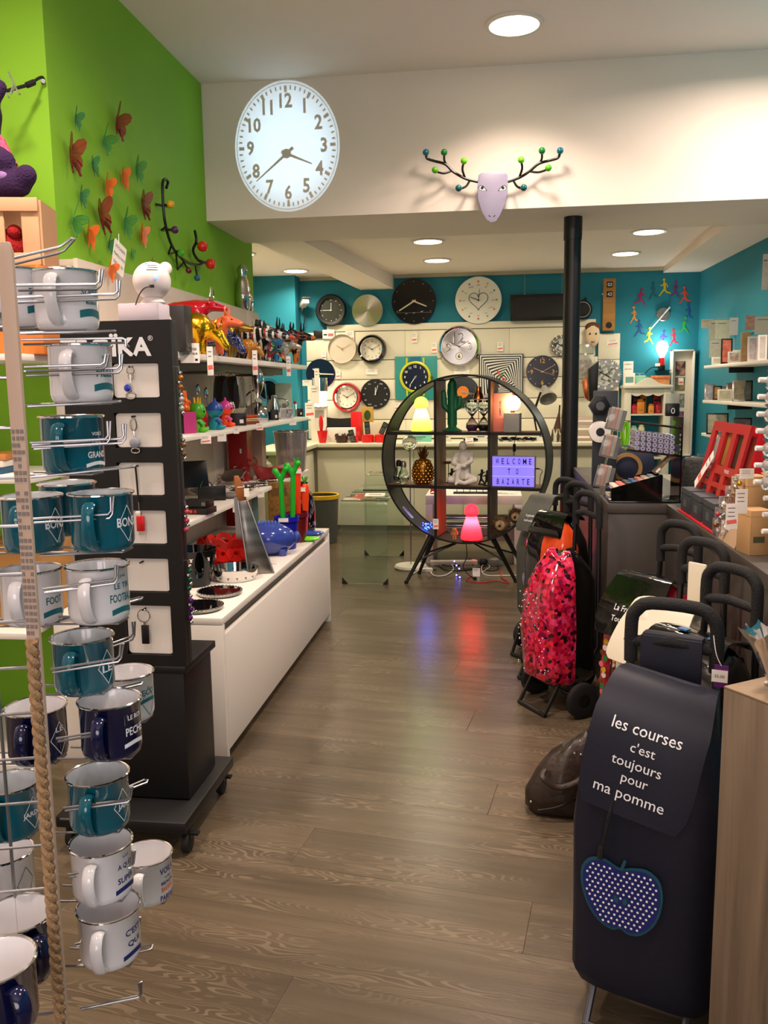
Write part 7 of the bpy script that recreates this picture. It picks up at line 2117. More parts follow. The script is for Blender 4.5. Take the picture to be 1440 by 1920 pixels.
# ---- shopping trolleys
FOAM = mat('foam_black', '131314', .8, bump=(200, .3))
NAVY = mat('cloth_navy', '0b0e22', .6, bump=(420, .06))
def trolley(label, M, front, side, flap, secs, hz=1.0, hw=.1, tube=BLACK, flap_z=(.80, .52), flap_w=.26, flap_out=.05, lines=(), ink=WINK, wheel=(.18, .0), leg=(.1, -.15), seed=1, thr=0.0, roll=0.0, zc=None):
 t = thing('shopping_trolley', label, 'shopping trolley', M=M)
 r3 = random.Random(seed)
 n = 32
 ph = [r3.uniform(0, 6) for _ in range(4)]
 rings = []
 for z, w_, d, jg in secs:
  o = []
  for i in range(n):
   a = 2 * PI * i / n
   ca, sa = math.cos(a), math.sin(a)
   k = (abs(ca) ** 5 + abs(sa) ** 5) ** -.2
   f = 1 + jg * (math.sin(3 * a + ph[0] + z * 9) + .7 * math.sin(7 * a + ph[1] - z * 14) + .5 * math.sin(11 * a + ph[2]))
   o.append((w_ / 2 * ca * k * f, d / 2 * sa * k * f, z + jg * .25 * math.sin(4 * a + ph[3]) * (z > .3)))
  rings.append(o)
 # finer rings between
 fine = []
 for i in range(len(rings) - 1):
  for q in range(3):
   fine.append([V(a).lerp(V(b), q / 3) for a, b in zip(rings[i], rings[i + 1])])
 fine.append([V(a) for a in rings[-1]])
 b = MB()
 b.loft(fine)
 for i, f in enumerate(b.f):
  c = sum((b.v[j] for j in f), V()) / len(f)
  b.mi[i] = 0 if c.y < thr else 1
 b.obj('bag', [front, side], t, smooth=60)
 by = secs[-1][2] / 2 + .04
 for s in (-1, 1):
  MB().tube([(s * (hw + .02), wheel[1] + .05, .09), (s * (hw + .02), .14, .3), (s * hw, .15, hz - .13)], .0105, 10).obj('frame_tube', tube, t)
  c = MB().lathe([(.03, -.016), (.07, -.018), (.082, -.012), (.082, .012), (.07, .018), (.03, .016)], 28, TR(s * wheel[0], wheel[1] + .02, .082, ry=PI / 2)).obj('wheel', BLACKM, t, smooth=30)
  MB().lathe([(0, -.012), (.05, -.012), (.05, .012), (0, .012)], 20, TR(s * wheel[0], wheel[1] + .02, .082, ry=PI / 2)).obj('hub', BLACK, c)
  MB().tube([(s * leg[0], leg[1] + .08, secs[0][0] + .01), (s * leg[0], leg[1], .012)], .009, 8).obj('leg', tube, t)
 MB().tube([(-wheel[0], wheel[1] + .02, .082), (wheel[0], wheel[1] + .02, .082)], .008, 8).obj('axle', tube, t)
 MB().tube([(-leg[0] - .006, leg[1], .011), (leg[0] + .006, leg[1], .011)], .0105, 8).obj('leg_bar', tube, t)
 hp_ = [(-hw, .15, hz - .15), (-hw, .15, hz - .05), (-hw + .012, .15, hz - .02), (-hw + .045, .15, hz), (hw - .045, .15, hz), (hw - .012, .15, hz - .02), (hw, .15, hz - .05), (hw, .15, hz - .15)]
 MB().tube(smooth_pts(hp_, 3), .0165, 12).obj('handle', FOAM, t)
 MB().tube([(-hw, .15, hz - .10), (0, .135, hz - .085), (hw, .15, hz - .10)], .014, 10).obj('crossbar', FOAM, t)
 if flap:
  z0, z1 = flap_z
  yf = -secs[-3][2] / 2 - .012
  prof = smooth_pts([(0, .10, z0 - .03), (0, .06, z0), (0, -.03, z0 + .012), (0, yf * .8, z0 - .03), (0, yf - flap_out * .5, z0 - .10), (0, yf - flap_out, z1)], 4)
  rg = []
  for i, p in enumerate(prof):
   k = .76 + .24 * min(1, i / 14)
   if i >= len(prof) - 3:
    k *= (1, .96, .84)[i - len(prof) + 3]
   ww = flap_w / 2 * k
   sag = .012
   rg.append([(-ww, p.y + sag, p.z), (-ww * .5, p.y + .003, p.z + .003), (0, p.y, p.z + .004), (ww * .5, p.y + .003, p.z + .003), (ww, p.y + sag, p.z), (ww, p.y + sag + .005, p.z - .003), (0, p.y + .006, p.z), (-ww, p.y + sag + .005, p.z - .003)])
  pv = V((0, 0, (z0 + z1) / 2))
  RO = MX.Translation(pv) @ MX.Rotation(roll, 4, 'Y') @ MX.Translation(-pv)
  fo = MB(RO).loft(rg).obj('flap', flap, t, smooth=50)
  a, c = prof[-9], prof[-1]
  dn = (c - a).normalized()
  L_ = (c - a).length
  FMx = frame(a.lerp(c, .5) + V((0, -.006, 0)), (1, 0, 0), -dn) @ MX.Rotation(roll, 4, 'Z')
  for s, h, x, y in lines:
   zc = a.lerp(c, .5).z + y
   def fn(u, v, e, zc=zc, x=x):
    z = zc + v
    for p_, q_ in zip(prof, prof[1:]):
     if p_.z >= z > q_.z and q_.z < a.z + .03:
      f = (p_.z - z) / (p_.z - q_.z)
      return (x + u, p_.y + (q_.y - p_.y) * f - .004 + .05 * max(0, abs(x + u) - .06), z)
    return (x + u, prof[-1].y - .004, z)
   lettering(s, h, RO, ink, fo, name='printed_words', fn=fn, bold=.002)
 return t
SECN = [(.10, .30, .20, .0), (.13, .325, .225, .004), (.3, .325, .235, .008), (.5, .335, .24, .02), (.60, .32, .24, .03), (.68, .285, .21, .04), (.74, .23, .16, .04), (.785, .17, .11, .04), (.79, .1, .06, .03)]
MN = TR(.362, 1.925, 0, rz=-.42)
FZ = (('les courses', .024, .0, .078), ("c'est", .022, .002, .04), ('toujours', .022, -.004, .0), ('pour', .021, .0, -.036), ('ma pomme', .024, -.006, -.074))
tn = trolley('navy shopping trolley with white wording on its flap and a dotted apple, nearest of all', MN, NAVY, NAVY, NAVY, SECN, .975, .1, mat('tube_grey', '5a5c62', .3, .8), (.828, .555), .25, .05, FZ, WINK, roll=.16, wheel=(.15, .09), leg=(.108, -.12), seed=4)
MB().bx(-.072, .072, .128, .134, .76, .90).obj('strap_panel', NAVY, tn, bevel=.002)
MB().bx(-.072, .072, .134, .172, .87, .905).obj('strap_fold', NAVY, tn, bevel=.008)
APP = [(0, .42), (.12, .47), (.3, .5), (.45, .4), (.5, .2), (.48, -.05), (.4, -.28), (.25, -.46), (.1, -.5), (0, -.45), (-.1, -.5), (-.28, -.42), (-.42, -.22), (-.5, .05), (-.5, .3), (-.4, .46), (-.22, .5), (-.08, .44)]
ap = [V((x, y, 0)) for x, y in APP]
ap = smooth_pts(ap + [ap[0]], 3)[:-1]
FR = TR(-.03, -.131, .365, rx=PI / 2)
MB(FR).prism([(p.x * .182, p.y * .165) for p in ap], .003).obj('apple_outline', mat('patch_teal', '154a5c', .5), tn, smooth=0)
MB(FR).prism([(p.x * .17, p.y * .153) for p in ap], .0045).obj('apple_patch', mat('patch_blue', '1a2468', .4), tn, smooth=0)
def inside(x, y):
 c = False
 q = [(p.x * .163, p.y * .146) for p in ap]
 for i in range(len(q)):
  (x1, y1), (x2, y2) = q[i], q[i - 1]
  if (y1 > y) != (y2 > y) and x < (x2 - x1) * (y - y1) / (y2 - y1) + x1:
   c = not c
 return c
b = MB(FR)
for i in range(-9, 10):
 for j in range(-9, 10):
  x, y = i * .0128 + (.0064 if j % 2 else 0), j * .0108
  if inside(x, y) and not (abs(abs(x) - .010) < .008 and abs(y + .005) < .012):
   b.prism([(x + .0027 * math.cos(a), y + .0027 * math.sin(a)) for a in [PI / 4 * k for k in range(8)]], .0005, z0=.0046)
b.obj('white_dots', PAPER, tn, smooth=0, kind='stuff')
for s in (-1, 1):
 MB(FR).lathe([(0, .0056), (.0052, .0056), (.0052, .0046)], 12, TR(s * .010, -.005, 0, rz=-.3 * s), sy=1.7).obj('seed_patch', MATS['patch_teal'], tn, smooth=0)
MB(FR).prism([(-.004, .068), (.004, .068), (.01, .09), (.004, .092)], .004).obj('stalk', MATS['patch_teal'], tn, smooth=0)
for k in range(2):
 MB().tube(smooth_pts([(-.05 + .006 * k, -.128, .63), (-.058 - .004 * k, -.142, .55), (-.075 + .004 * k, -.138, .475)], 4), .0025, 6).obj('draw_cord', INK, tn)
MB().tube([(-.075, -.14, .478), (-.077, -.14, .45)], .007, 8).obj('cord_stopper', INK, tn)
q = at(1352, 1268, Y=1.93)
t = thing('trolley_tag', 'violet and white price tag tied to the handle of the navy trolley', 'price tag', M=facing(q, -.3))
MB().box((0, 0, 0), (.03, .052, .001)).obj('violet_card', mat('tag_violet', '5a1a6a', .6), t)
MB().box((-.003, .0, .0012), (.034, .028, .001)).obj('price_label', PAPER, t, smooth=0)
lettering('35.00', .007, TR(-.003, .0, .0018), INK, t)
MB().tube(smooth_pts([(0, .024, 0), (-.012, .05, .0), (-.02, .09, -.01)], 4), .001, 5).obj('loop', PAPER, t)
VBLK = mat('vinyl_black', '090909', .12, coat=.4, bump=(14, .5))
VRED = mat('vinyl_rose', 'b01030', .25, coat=.3)
CREAMV = mat('vinyl_cream', 'cfc8b4', .45)
SECD = [(.14, .28, .18, 0), (.17, .31, .21, .01), (.4, .32, .22, .02), (.6, .31, .22, .03), (.68, .29, .2, .04), (.75, .24, .16, .05), (.78, .16, .1, .05), (.785, .08, .05, .05)]
td = trolley('rose red shopping trolley with fruit prints under a shiny black flap', TR(.556, 3.142, 0, rz=-.9), VRED, VRED, VBLK, SECD, .985, .085, BLACK, (.80, .60), .27, .07, (('La French', .02, .01, .02), ('Touch', .02, -.01, -.018)), WINK, seed=2)
for k in range(26):
 r3 = random.Random(k)
 x, z = -.1 + .05 * (k % 2) + r3.uniform(-.012, .012), .56 - k * .011
 MB(TR(x, -.118 - .004 * (k % 3), z, rx=PI / 2)).lathe([(0, .002), (.011, .002), (.011, 0)], 10).obj('printed_fruit', mat('fruit_%d' % (k % 5), ('d8b020', '2a7a3a', 'e8e0d8', 'e86a7a', '6a3a1a')[k % 5], .4), td, smooth=0)
MB().tube([(-.05, -.125, .55), (-.06, -.135, .40), (-.065, -.135, .36)], [.003, .003, .012], 8).obj('tassel', INK, td)
te = trolley('cream shopping trolley with a cream flap edged in piping', TR(.556, 2.77, 0, rz=-.9), CREAMV, CREAMV, CREAMV, SECD, .985, .085, BLACK, (.79, .62), .26, .08, (('pomme', .022, -.02, .01),), INK, seed=3)
MB().bx(-.035, .035, .12, .13, .74, .92).obj('strap_panel', CREAMV, te, bevel=.004)
tf = trolley('black shiny shopping trolley with blue prints and white wording behind the navy one', TR(.55, 2.40, 0, rz=-.9), VBLK, VBLK, VBLK, SECD, .975, .085, BLACK, (.80, .60), .28, .06, (("C'est", .026, -.03, .03), ('la vie', .026, -.03, -.008), ('pop!', .026, -.03, -.046)), WINK, seed=5)
for k, (x, z) in enumerate(((-.02, .82), (.05, .80), (.08, .815))):
 MB(TR(x, -.02, z + .002)).box((0, 0, 0), (.03, .02, .004)).obj('printed_mark', mat('print_sky', '3a6a9a', .4), tf)
FLO = pat('vinyl_floral', ['b00a30', 'd0204a', '7a0a3a', 'e02838', '2a0612', 'c01848', 'd83a6a', '9a0a2a'], 60, rough=.15, coat=.5)
VB2 = mat('vinyl_black_crumpled', '080808', .1, coat=.5, bump=(9, .8))
ta_ = trolley('pink flowered shiny shopping trolley with black sides beside the counter', TR(.295, 3.95, 0, rz=-1.0), FLO, VB2, None, [(.14, .22, .22, .02), (.17, .245, .30, .03), (.38, .245, .30, .04), (.55, .24, .29, .055), (.62, .23, .26, .07), (.68, .2, .2, .08), (.735, .14, .13, .08), (.74, .06, .06, .05)], 1.0, .085, BLACK, (.80, .70), .26, .03, (), WINK, wheel=(.18, -.02), seed=6, thr=-.0)
b = MB()
r3 = random.Random(9)
for k in range(70):
 x, z = r3.uniform(-.14, .14), r3.uniform(.2, .62)
 b.sph((x * .85, -.148, z * .9), .003, 6, 4)
b.obj('white_dots', PAPER, ta_, kind='stuff')
GRY = mat('cloth_grey_green', '4a4c46', .6, bump=(120, .2))
tb_ = trolley('grey cloth shopping trolley with a raised grey flap, farthest by the round shelf', TR(.27, 4.71, 0, rz=-.87), GRY, GRY, GRY, [(.20, .22, .15, .01), (.26, .30, .2, .015), (.45, .31, .22, .02), (.62, .30, .21, .03), (.70, .26, .18, .04), (.74, .2, .14, .04), (.77, .12, .08, .04), (.775, .06, .05, .04)], .98, .085, BLACK, (.90, .72), .2, .07, (('la grande', .012, 0, .01), ('vadrouille', .012, 0, -.014)), WINK, seed=7)
MB(TR(-.03, -.118, .42, rx=PI / 2)).prism([(-.02, .06), (.015, .06), (.015, .005), (.03, -.03), (.012, -.06), (-.014, -.05), (-.012, -.01), (-.026, .03)], .002).obj('printed_opener', mat('print_silver', '8a8a84', .4), tb_, smooth=0)
tc_ = trolley('shopping trolley with orange, violet and green shiny stripes behind the flowered one', TR(.30, 4.32, 0, rz=-.87), pat('vinyl_rainbow', ['d84a1c', '0c0a0c', '4a1454', '3a1048', '14642e', '0c0a0c'], 1.1, 'wave', squash=(.05, .05, 1.0), rough=.12, coat=.5), VB2, VB2, [(.15, .27, .17, .01), (.19, .32, .22, .02), (.4, .31, .23, .03), (.62, .30, .22, .04), (.72, .28, .20, .05), (.80, .22, .15, .05), (.84, .14, .1, .05), (.845, .06, .05, .05)], 1.0, .085, BLACK, (.86, .80), .22, .02, (), WINK, seed=8)
# slumped brown handbag
t = thing('handbag', 'slumped dark brown leather handbag with metal studs on the floor', 'handbag', (.235, 2.93, 0), rz=.15)
LEA = mat('leather_brown', '2a1d14', .45, coat=.1, bump=(22, .6))
rings = []
n = 30
for z, w_, d, off in ((0, .20, .12, 0), (.015, .25, .17, 0), (.07, .27, .18, .0), (.13, .25, .16, .005), (.19, .21, .12, .015), (.24, .16, .07, .03), (.265, .1, .03, .04)):
 rings.append([((w_ / 2 * math.cos(a)) * (1 + .05 * math.sin(5 * a + z * 30)) + off * 1.2, d / 2 * math.sin(a) * (1 + .10 * math.sin(4 * a + z * 22)), z + (.035 * math.cos(a) if z > .1 else 0) + .006 * math.sin(6 * a) * (z > .02)) for a in [2 * PI * i / n for i in range(n)]])
MB().loft(rings).obj('body', LEA, t, smooth=60)
MB().tube(smooth_pts([(-.07, -.05, .17), (-.085, -.085, .16), (-.04, -.098, .13), (.03, -.095, .145), (.07, -.08, .18)], 5), .007, 8, flat=1.5).obj('strap', LEA, t)
MB().tube(smooth_pts([(-.10, -.085, .04), (-.03, -.1, .06), (.05, -.09, .1), (.1, -.06, .13)], 5), .003, 6).obj('seam_piping', BLACK, t)
for (x, y, z) in ((.03, -.06, .235), (.055, -.05, .225), (.075, -.04, .24), (-.12, -.06, .06)):
 MB().sph((x, y, z), .005, 8, 6).obj('stud', CHROME, t)
# ---- goods on the sales counter
TZ = CZ + .0005
ACR = mat('acrylic_black', '070707', .1, coat=.4)
t = thing('acrylic_display', 'black acrylic counter display with sloping tray and two upper shelves', 'display stand', (.69, 4.2, TZ))
MB().bx(.525, .865, 4.085, 4.32, TZ, TZ + .008).obj('base', ACR, t, world=True, bevel=.001)
x0, x1, yA, yB = .535, .765, 4.10, 4.31
for y in (yA, yB - .004):
 MB(frame((x0, y, TZ + .008), (1, 0, 0), (0, 0, 1))).prism([(0, 0), (x1 - x0, 0), (x1 - x0, .125), (.02, .065), (0, .06)], .004).obj('tray_side', ACR, t, world=True, smooth=0)
MB().bx(x0, x0 + .004, yA, yB, TZ + .008, TZ + .065).obj('tray_lip', ACR, t, world=True)
MB().bx(x1, x1 + .004, yA, yB, TZ + .008, TZ + .13).obj('tray_back', ACR, t, world=True)
MB().bx(.845, .853, yA, yB, TZ + .008, TZ + .40).obj('back_panel', ACR, t, world=True)
CLB = mat('acrylic_smoke', 'c8ccc8', .05, trans=.92)
for z, xa_ in ((.215, .60), (.345, .615)):
 MB().loft([[(xa_, yA, TZ + z + .03), (.846, yA, TZ + z), (.846, yB, TZ + z), (xa_, yB, TZ + z + .03)], [(xa_, yA, TZ + z + .035), (.846, yA, TZ + z + .005), (.846, yB, TZ + z + .005), (xa_, yB, TZ + z + .035)]]).obj('shelf_plate', CLB, t, world=True)
 MB().tube([(xa_, yA, TZ + z + .034), (.846, yA, TZ + z + .003)], .005, 6).obj('shelf_edge', ACR, t, world=True)
BXC = [('e8dcd0', 'white dotted'), ('e06a5a', 'coral'), ('1c2430', 'charcoal'), ('2060a0', 'blue'), ('e0806a', 'salmon'), ('d8c8b8', 'sand'), ('a8c0c8', 'pale blue')]
for k, (hx, nm) in enumerate(BXC):
 for j in range(2):
  x = x0 + .012 + k * .0295
  t = thing('small_box', '%s little box in the %s row of the black sloping tray' % (nm, ('front', 'rear')[j]), 'box', (x + .013, 4.15 + .09 * j, TZ + .009))
  MB().bx(-.0125, .0125, -.035, .035, 0, .068 + .007 * k).obj('carton', mat('mini_' + hx, hx, .5), t, bevel=.001)
  MB().bx(-.0128, .0128, -.0353, .0353, .055 + .007 * k, .058 + .007 * k).obj('lid_joint', mat('mini_joint', '8a8078', .6), t)
  MB().box((0, -.0354, .03), (.014, .0006, .012)).obj('printed_label', PAPER, t, smooth=0)
MB2 = mat('tube_clear', 'c8c4d8', .08, trans=.8)
for i in range(7):
 for j in range(4):
  t = thing('marker_tube', 'clear capped tube on the black display, %s row, %s from the aisle' % ('bottom second third top'.split()[j], 'first second third fourth fifth sixth last'.split()[i]), 'tube', (.65 + i * .0265, 4.115, TZ + .256 - .0035 * i + j * .0235), group='clear tubes stacked on the black display')
  MB(TR(rx=-PI / 2)).lathe([(0, 0), (.0105, 0), (.0105, .15), (0, .15)], 12).obj('tube', MB2, t)
  MB(TR(rx=-PI / 2)).lathe([(.005, -.003), (.0105, -.003), (.0105, .0), (.005, 0)], 12).obj('cap', mat('cap_lilac', '9a94b8', .3), t)
t = thing('black_pouch', 'small black pouch with a clear hang tab on top of the display back', 'pouch', (.82, 4.2, TZ + .4005))
MB().bx(-.03, .03, -.02, .02, 0, .06).obj('pouch', BLACK, t, bevel=.004)
MB().bx(-.03, .03, -.002, .002, .055, .105).obj('hang_tab', CLR, t)
MB().tube([(.012 * math.cos(a) * .6, -.021, .025 + .012 * math.sin(a)) for a in [2 * PI * k / 12 for k in range(12)]], .0015, 5, closed=True).obj('printed_mark', WINK, t)
t = thing('picture_card', 'tilted brown picture card with a white price tag on the sloping tray', 'card', (.775, 4.14, TZ + .137))
MB(TR(0, 0, .045, ry=.75)).box((0, 0, 0), (.012, .07, .12)).obj('card', mat('card_brown', '4a3428', .4, var=(40, '86705a')), t)
MB(TR(0, 0, .045, ry=.75)).box((0, -.0355, -.04), (.01, .001, .025)).obj('price_tag', PAPER, t)
# leaflet tower with round gadgets
q = at(1118, 924, Z=CZ)
t = thing('gadget_board', 'grey upright display board with round gadgets on the counter corner', 'display stand', (.575, 4.75, TZ))
MB().bx(-.06, .07, -.0, .02, 0, .52).obj('board', mat('board_slate', '2e3238', .5), t, bevel=.003)
MB().bx(-.06, .07, -.06, .08, 0, .006).obj('foot', BLACK, t)
for z, m1, m2, nm in ((.44, BLACK, mat('gadget_grey', '4a4a4c', .3), 'speaker_gadget'), (.30, PAPER, BLACK, 'tape_roll')):
 g = thing(nm, 'black five sided gadget at the top of the slate board' if m1 is BLACK else 'white ring shaped roll on the slate board', 'gadget', M=TR(.545 if m1 is BLACK else .55, 4.748, TZ + z, rx=PI / 2))
 MB().lathe([(0, 0), (.058, 0), (.056, .04), (.03, .045), (0, .04)], 6 if m1 is BLACK else 30).obj('body', m1, g, smooth=20 if m1 is BLACK else 50)
 MB().lathe([(0, .047), (.022, .047), (.024, .04)], 20).obj('centre', m2, g)
for k, (px, py) in enumerate(((1150, 785), (1138, 835), (1126, 890))):
 p = at(px, py, Y=4.5)
 t = thing('leaflet_holder', ('clear pocket of leaflets at the top of the leaning row', 'clear pocket of leaflets in the middle of the leaning row', 'clear pocket of leaflets at the bottom of the leaning row')[k], 'leaflet holder', M=TR(p.x, 4.50 - .03 * k, p.z - .06) @ MX.Rotation(.22, 4, 'Y'))
 MB().bx(-.045, .045, -.012, .012, 0, .11).obj('pocket', CLR, t, bevel=.002)
 for j in range(3):
  MB().bx(-.034 + .02 * j, -.016 + .02 * j, -.006, -.002, .01, .118).obj('leaflet', mat('leaflet_%d' % j, ('b8a898', 'd89a88', 'c8c0b0')[j], .5), t)
 MB().tube([(0, .014, 0), (0, .02, -(p.z - .06 - TZ) if k == 2 else -.05)], .006, 6).obj('rod', CLR, t)
t = thing('lime_sculpture', 'bright lime green twisted ornament behind the leaflet pockets', 'ornament', (at(1170, 830, Y=5.0).x, 5.0, TZ))
zt_ = at(1170, 790, Y=5.0).z - TZ
for k in range(3):
 MB().tube(smooth_pts([(.012 * math.cos(2.1 * k), .012 * math.sin(2.1 * k), 0), (.01 * math.cos(2.1 * k + 1), .01, zt_ * .4), (.02 * math.cos(2.1 * k + 2), .012 * math.sin(k), zt_ * .75), (.016 * math.cos(2.1 * k + 2.5), 0, zt_)], 4), .011, 8).obj('strand', mat('lime_plastic', '86d81c', .3), t)
t = thing('navy_tote', 'navy bag with a round wooden handle on the counter behind the display', 'bag', (at(1170, 890, Y=4.75).x + .02, 4.85, TZ))
MB().loft([[(-.14, -.05, 0), (.14, -.05, 0), (.14, .05, 0), (-.14, .05, 0)], [(-.15, -.045, .14), (.15, -.045, .14), (.15, .045, .14), (-.15, .045, .14)], [(-.13, -.01, .22), (.13, -.01, .22), (.13, .01, .22), (-.13, .01, .22)]]).obj('bag', mat('tote_navy', '0b1030', .6), t, bevel=.006)
MB(TR(.0, -.058, .10, rx=PI / 2)).ring(.062, .082, .012, 30).obj('wooden_ring', wood('ring_handle', 'b08a4a', '8a6430', .5, 'X'), t)
# red merchandiser
RB = mat('board_red', 'a81a1c', .45)
RB2 = mat('board_red_bright', 'c01020', .4)
o = V((.845, 3.82, TZ))
ux = V((.03, -.60, 0)).normalized()
upv = V((.085, .03, .37)).normalized()
RF = frame(o, ux, upv)
wR, hR = .60, .40
t = thing('red_merchandiser', 'leaning red card display with three swatches and a grid of square holes', 'display stand', M=RF)
b = MB()
cols_ = [0, .055, .145, .185, .275, .315, .405, wR - .12]
cols_ = [.0, .05, .137, .186, .273, .322, .41, .46]
wR = .46
rows_ = [.03, .075, .095, .135, .155, .19]
b.bx(0, wR, .36, hR, 0, .012)
b.bx(0, wR, .19, .225, 0, .012)
b.bx(0, wR, 0, .03, 0, .012)
for i in range(0, 8, 2):
 b.bx(cols_[i], cols_[i + 1], .225, .36, 0, .012)
 b.bx(cols_[i], cols_[i + 1], .03, .19, 0, .012)
for k in (1, 3):
 b.bx(0, wR, rows_[k], rows_[k + 1], 0, .0121)
b.obj('front_card', RB, t, smooth=0)
MB().bx(0, wR, 0, hR, -.03, -.026).obj('back_card', RB2, t)
MB().loft([[(wR, 0, -.03), (wR + .006, 0, -.2), (wR + .006, hR * .2, -.2), (wR, hR, -.03)], [(wR + .004, 0, -.03), (wR + .01, 0, -.2), (wR + .01, hR * .2, -.2), (wR + .004, hR, -.03)]]).obj('side_card', RB2, t)
for k, hx in enumerate(('8a8680', '8a6424', '2a2018')):
 MB(TR(cols_[2 * k + 1] + .04, .292, -.012, ry=.25)).box((0, 0, 0), (.066, .13, .01)).obj('swatch', mat('swatch_' + hx, hx, .35), t, bevel=.001)
lettering('TREND', .013, TR(.33, .208, .0125), WINK, t)
lettering('TREND', .013, TR(.1, .208, .0125), WINK, t)
q = at(1345, 885, X=.84)
sale_card(RF @ TR(.10, .19, .03) @ MX.Rotation(-.75, 4, 'Z'), .04, .2, 'long white and pink price strip slanting across the red display')
t = thing('red_base_tray', 'flat red tray strip along the counter edge under the slate boxes', 'tray', (.79, 3.5, TZ))
MB().bx(.0, .045, -.27, .36, 0, .006).obj('tray', RB2, t, bevel=.001)
lettering('TREND', .012, TR(.02, -.05, .0062, rz=-PI / 2), WINK, t)
for k in range(3):
 t = thing('slate_box', 'dark slate square box at the foot of the red display, %s' % ('farthest of three', 'middle of three', 'nearest the kraft bags')[k], 'box', (.838, 3.76 - .2 * k, TZ + .0065))
 MB().bx(-.038, .038, -.08, .08, 0, .10).obj('carton', mat('carton_slate', '34383e', .6), t, bevel=.001)
 MB().bx(-.0385, .0385, -.0805, .0805, .075, .077).obj('lid_joint', BLACK, t)
 MB().box((-.0385, 0, .04), (.0006, .05, .03)).obj('printed_lines', mat('print_slate', '50565c', .6), t, smooth=0)
# kraft gift bags and trinkets
KR = mat('kraft_tan', 'b08a5c', .75)
KRL = ['kraft carton with window and emblem at the counter edge', 'taller kraft carton behind, with a dark label', 'low kraft carton between the trinkets and the totem']
for k, (x, y, w_, h_) in enumerate(((.835, 2.88, .075, .145), (.86, 3.02, .08, .24), (.92, 2.86, .05, .20))):
 t = thing('kraft_carton', KRL[k], 'box', (x, y, TZ), rz=.2)
 MB().bx(-w_ / 2, w_ / 2, -.045, .045, 0, h_).obj('carton', KR, t, bevel=.001)
 MB().box((-w_ * .1, -.0455, h_ * .35), (w_ * .5, .001, .02)).obj('printed_panel', mat('print_olive', '4a4a30', .6), t, smooth=0)
 MB().bx(-w_ / 2 - .0004, w_ / 2 + .0004, -.0454, .0454, h_ * .86, h_ * .865).obj('fold', mat('kraft_dark', '7a5a34', .7), t)
for k, (px, py, w_, h_, lb) in enumerate(((1390, 940, 22, 44, 'white price card with small print hanging at the kraft cartons'), (1372, 968, 22, 46, 'white card with coral print at the kraft cartons'), (1400, 888, 26, 18, 'white tag lying over the taller kraft carton'))):
 sale_card(facing(at(px, py, Y=2.80 - .01 * k), .15), px_m(w_, 2.8), px_m(h_, 2.8), lb, strip=k == 1, lines=3)
for k in range(7):
 px, py = ((1370, 918), (1358, 938), (1350, 958), (1346, 978), (1362, 982), (1352, 996), (1382, 900))[k]
 p = at(px, py, X=.80)
 t = thing('trinket', ('silver', 'pearl', 'rose', 'copper', 'ivory', 'steel', 'amber')[k] + ' trinket in clear film hanging beside the kraft cartons', 'trinket', (p.x, p.y, p.z))
 m = (CHROME, PAPER, mat('bead_rose', 'c04a5a', .2), COPPER, PAPER, STEEL, GOLD)[k]
 for j in range(4):
  MB().sph((.008 * math.sin(j * 2.2 + k), .008 * math.cos(j * 1.9), -.011 * j), .009, 9, 6).obj('bead', m if j % 2 else CHROME, t)
 MB().bx(-.018, .018, -.004, .004, -.045, .014).obj('film', CLR, t, bevel=.002)
 MB().tube([(0, 0, .012), (.02, .01, .03)], .0015, 5).obj('hanger', STEEL, t)
t = thing('trinket_stand', 'sloping card stand under the clear film trinkets', 'display stand', (.84, 3.06, TZ))
MB().loft([[(-.05, -.12, 0), (.02, -.12, 0), (.02, .1, 0), (-.05, .1, 0)], [(.0, -.12, .13), (.012, -.12, .13), (.012, .1, .13), (.0, .1, .13)]]).obj('card', mat('card_tan', 'b09474', .7), t, bevel=.001)
# white totem with pegs and wrapped sweets
tx, ty = .925, 2.63
t = thing('peg_totem', 'white round totem with bare and loaded pegs on the counter', 'display stand', (tx, ty, TZ))
TOT = mat('totem_white', 'ddd6cc', .45)
MB().lathe([(0, .006), (.098, .006), (.098, .56), (0, .56)], 40).obj('drum', TOT, t)
MB().lathe([(0, 0), (.106, 0), (.106, .006), (0, .006)], 40).obj('foot', WHITE, t)
a = PI + .35
MB(TR(.0, 0, 0)).lathe([(.0988, .03), (.0988, .16)], 40).obj('printed_band', pat('totem_print', ['c81a28', 'e05a3a', '3a2060', 'c81a28', 'e0a040', '2a1a50'], 26, rough=.4), t) if False else None
vs, fs = [], []
for i in range(8):
 a = PI * .93 + .09 * i
 vs += [(.0986 * math.cos(a), .0986 * math.sin(a), .03), (.0986 * math.cos(a), .0986 * math.sin(a), .155)]
MB().add(vs, [(2 * i, 2 * i + 2, 2 * i + 3, 2 * i + 1) for i in range(7)]).obj('printed_label', pat('totem_print', ['c81a28', 'e05a3a', '3a2060', 'c81a28', 'e0a040', '2a1a50'], 40, rough=.4), t)
PEG = [(714, 'grey', '9aa0a0'), (745, 'crimson', 'd0103a'), (777, 'rose', 'e0607a'), (808, 'midnight blue', '20285a'), (840, 'raspberry', 'd01a40'), (871, 'deep navy', '1a2450'), (902, 'vermilion', 'd84a28'), (932, None, 0), (962, None, 0), (993, None, 0)]
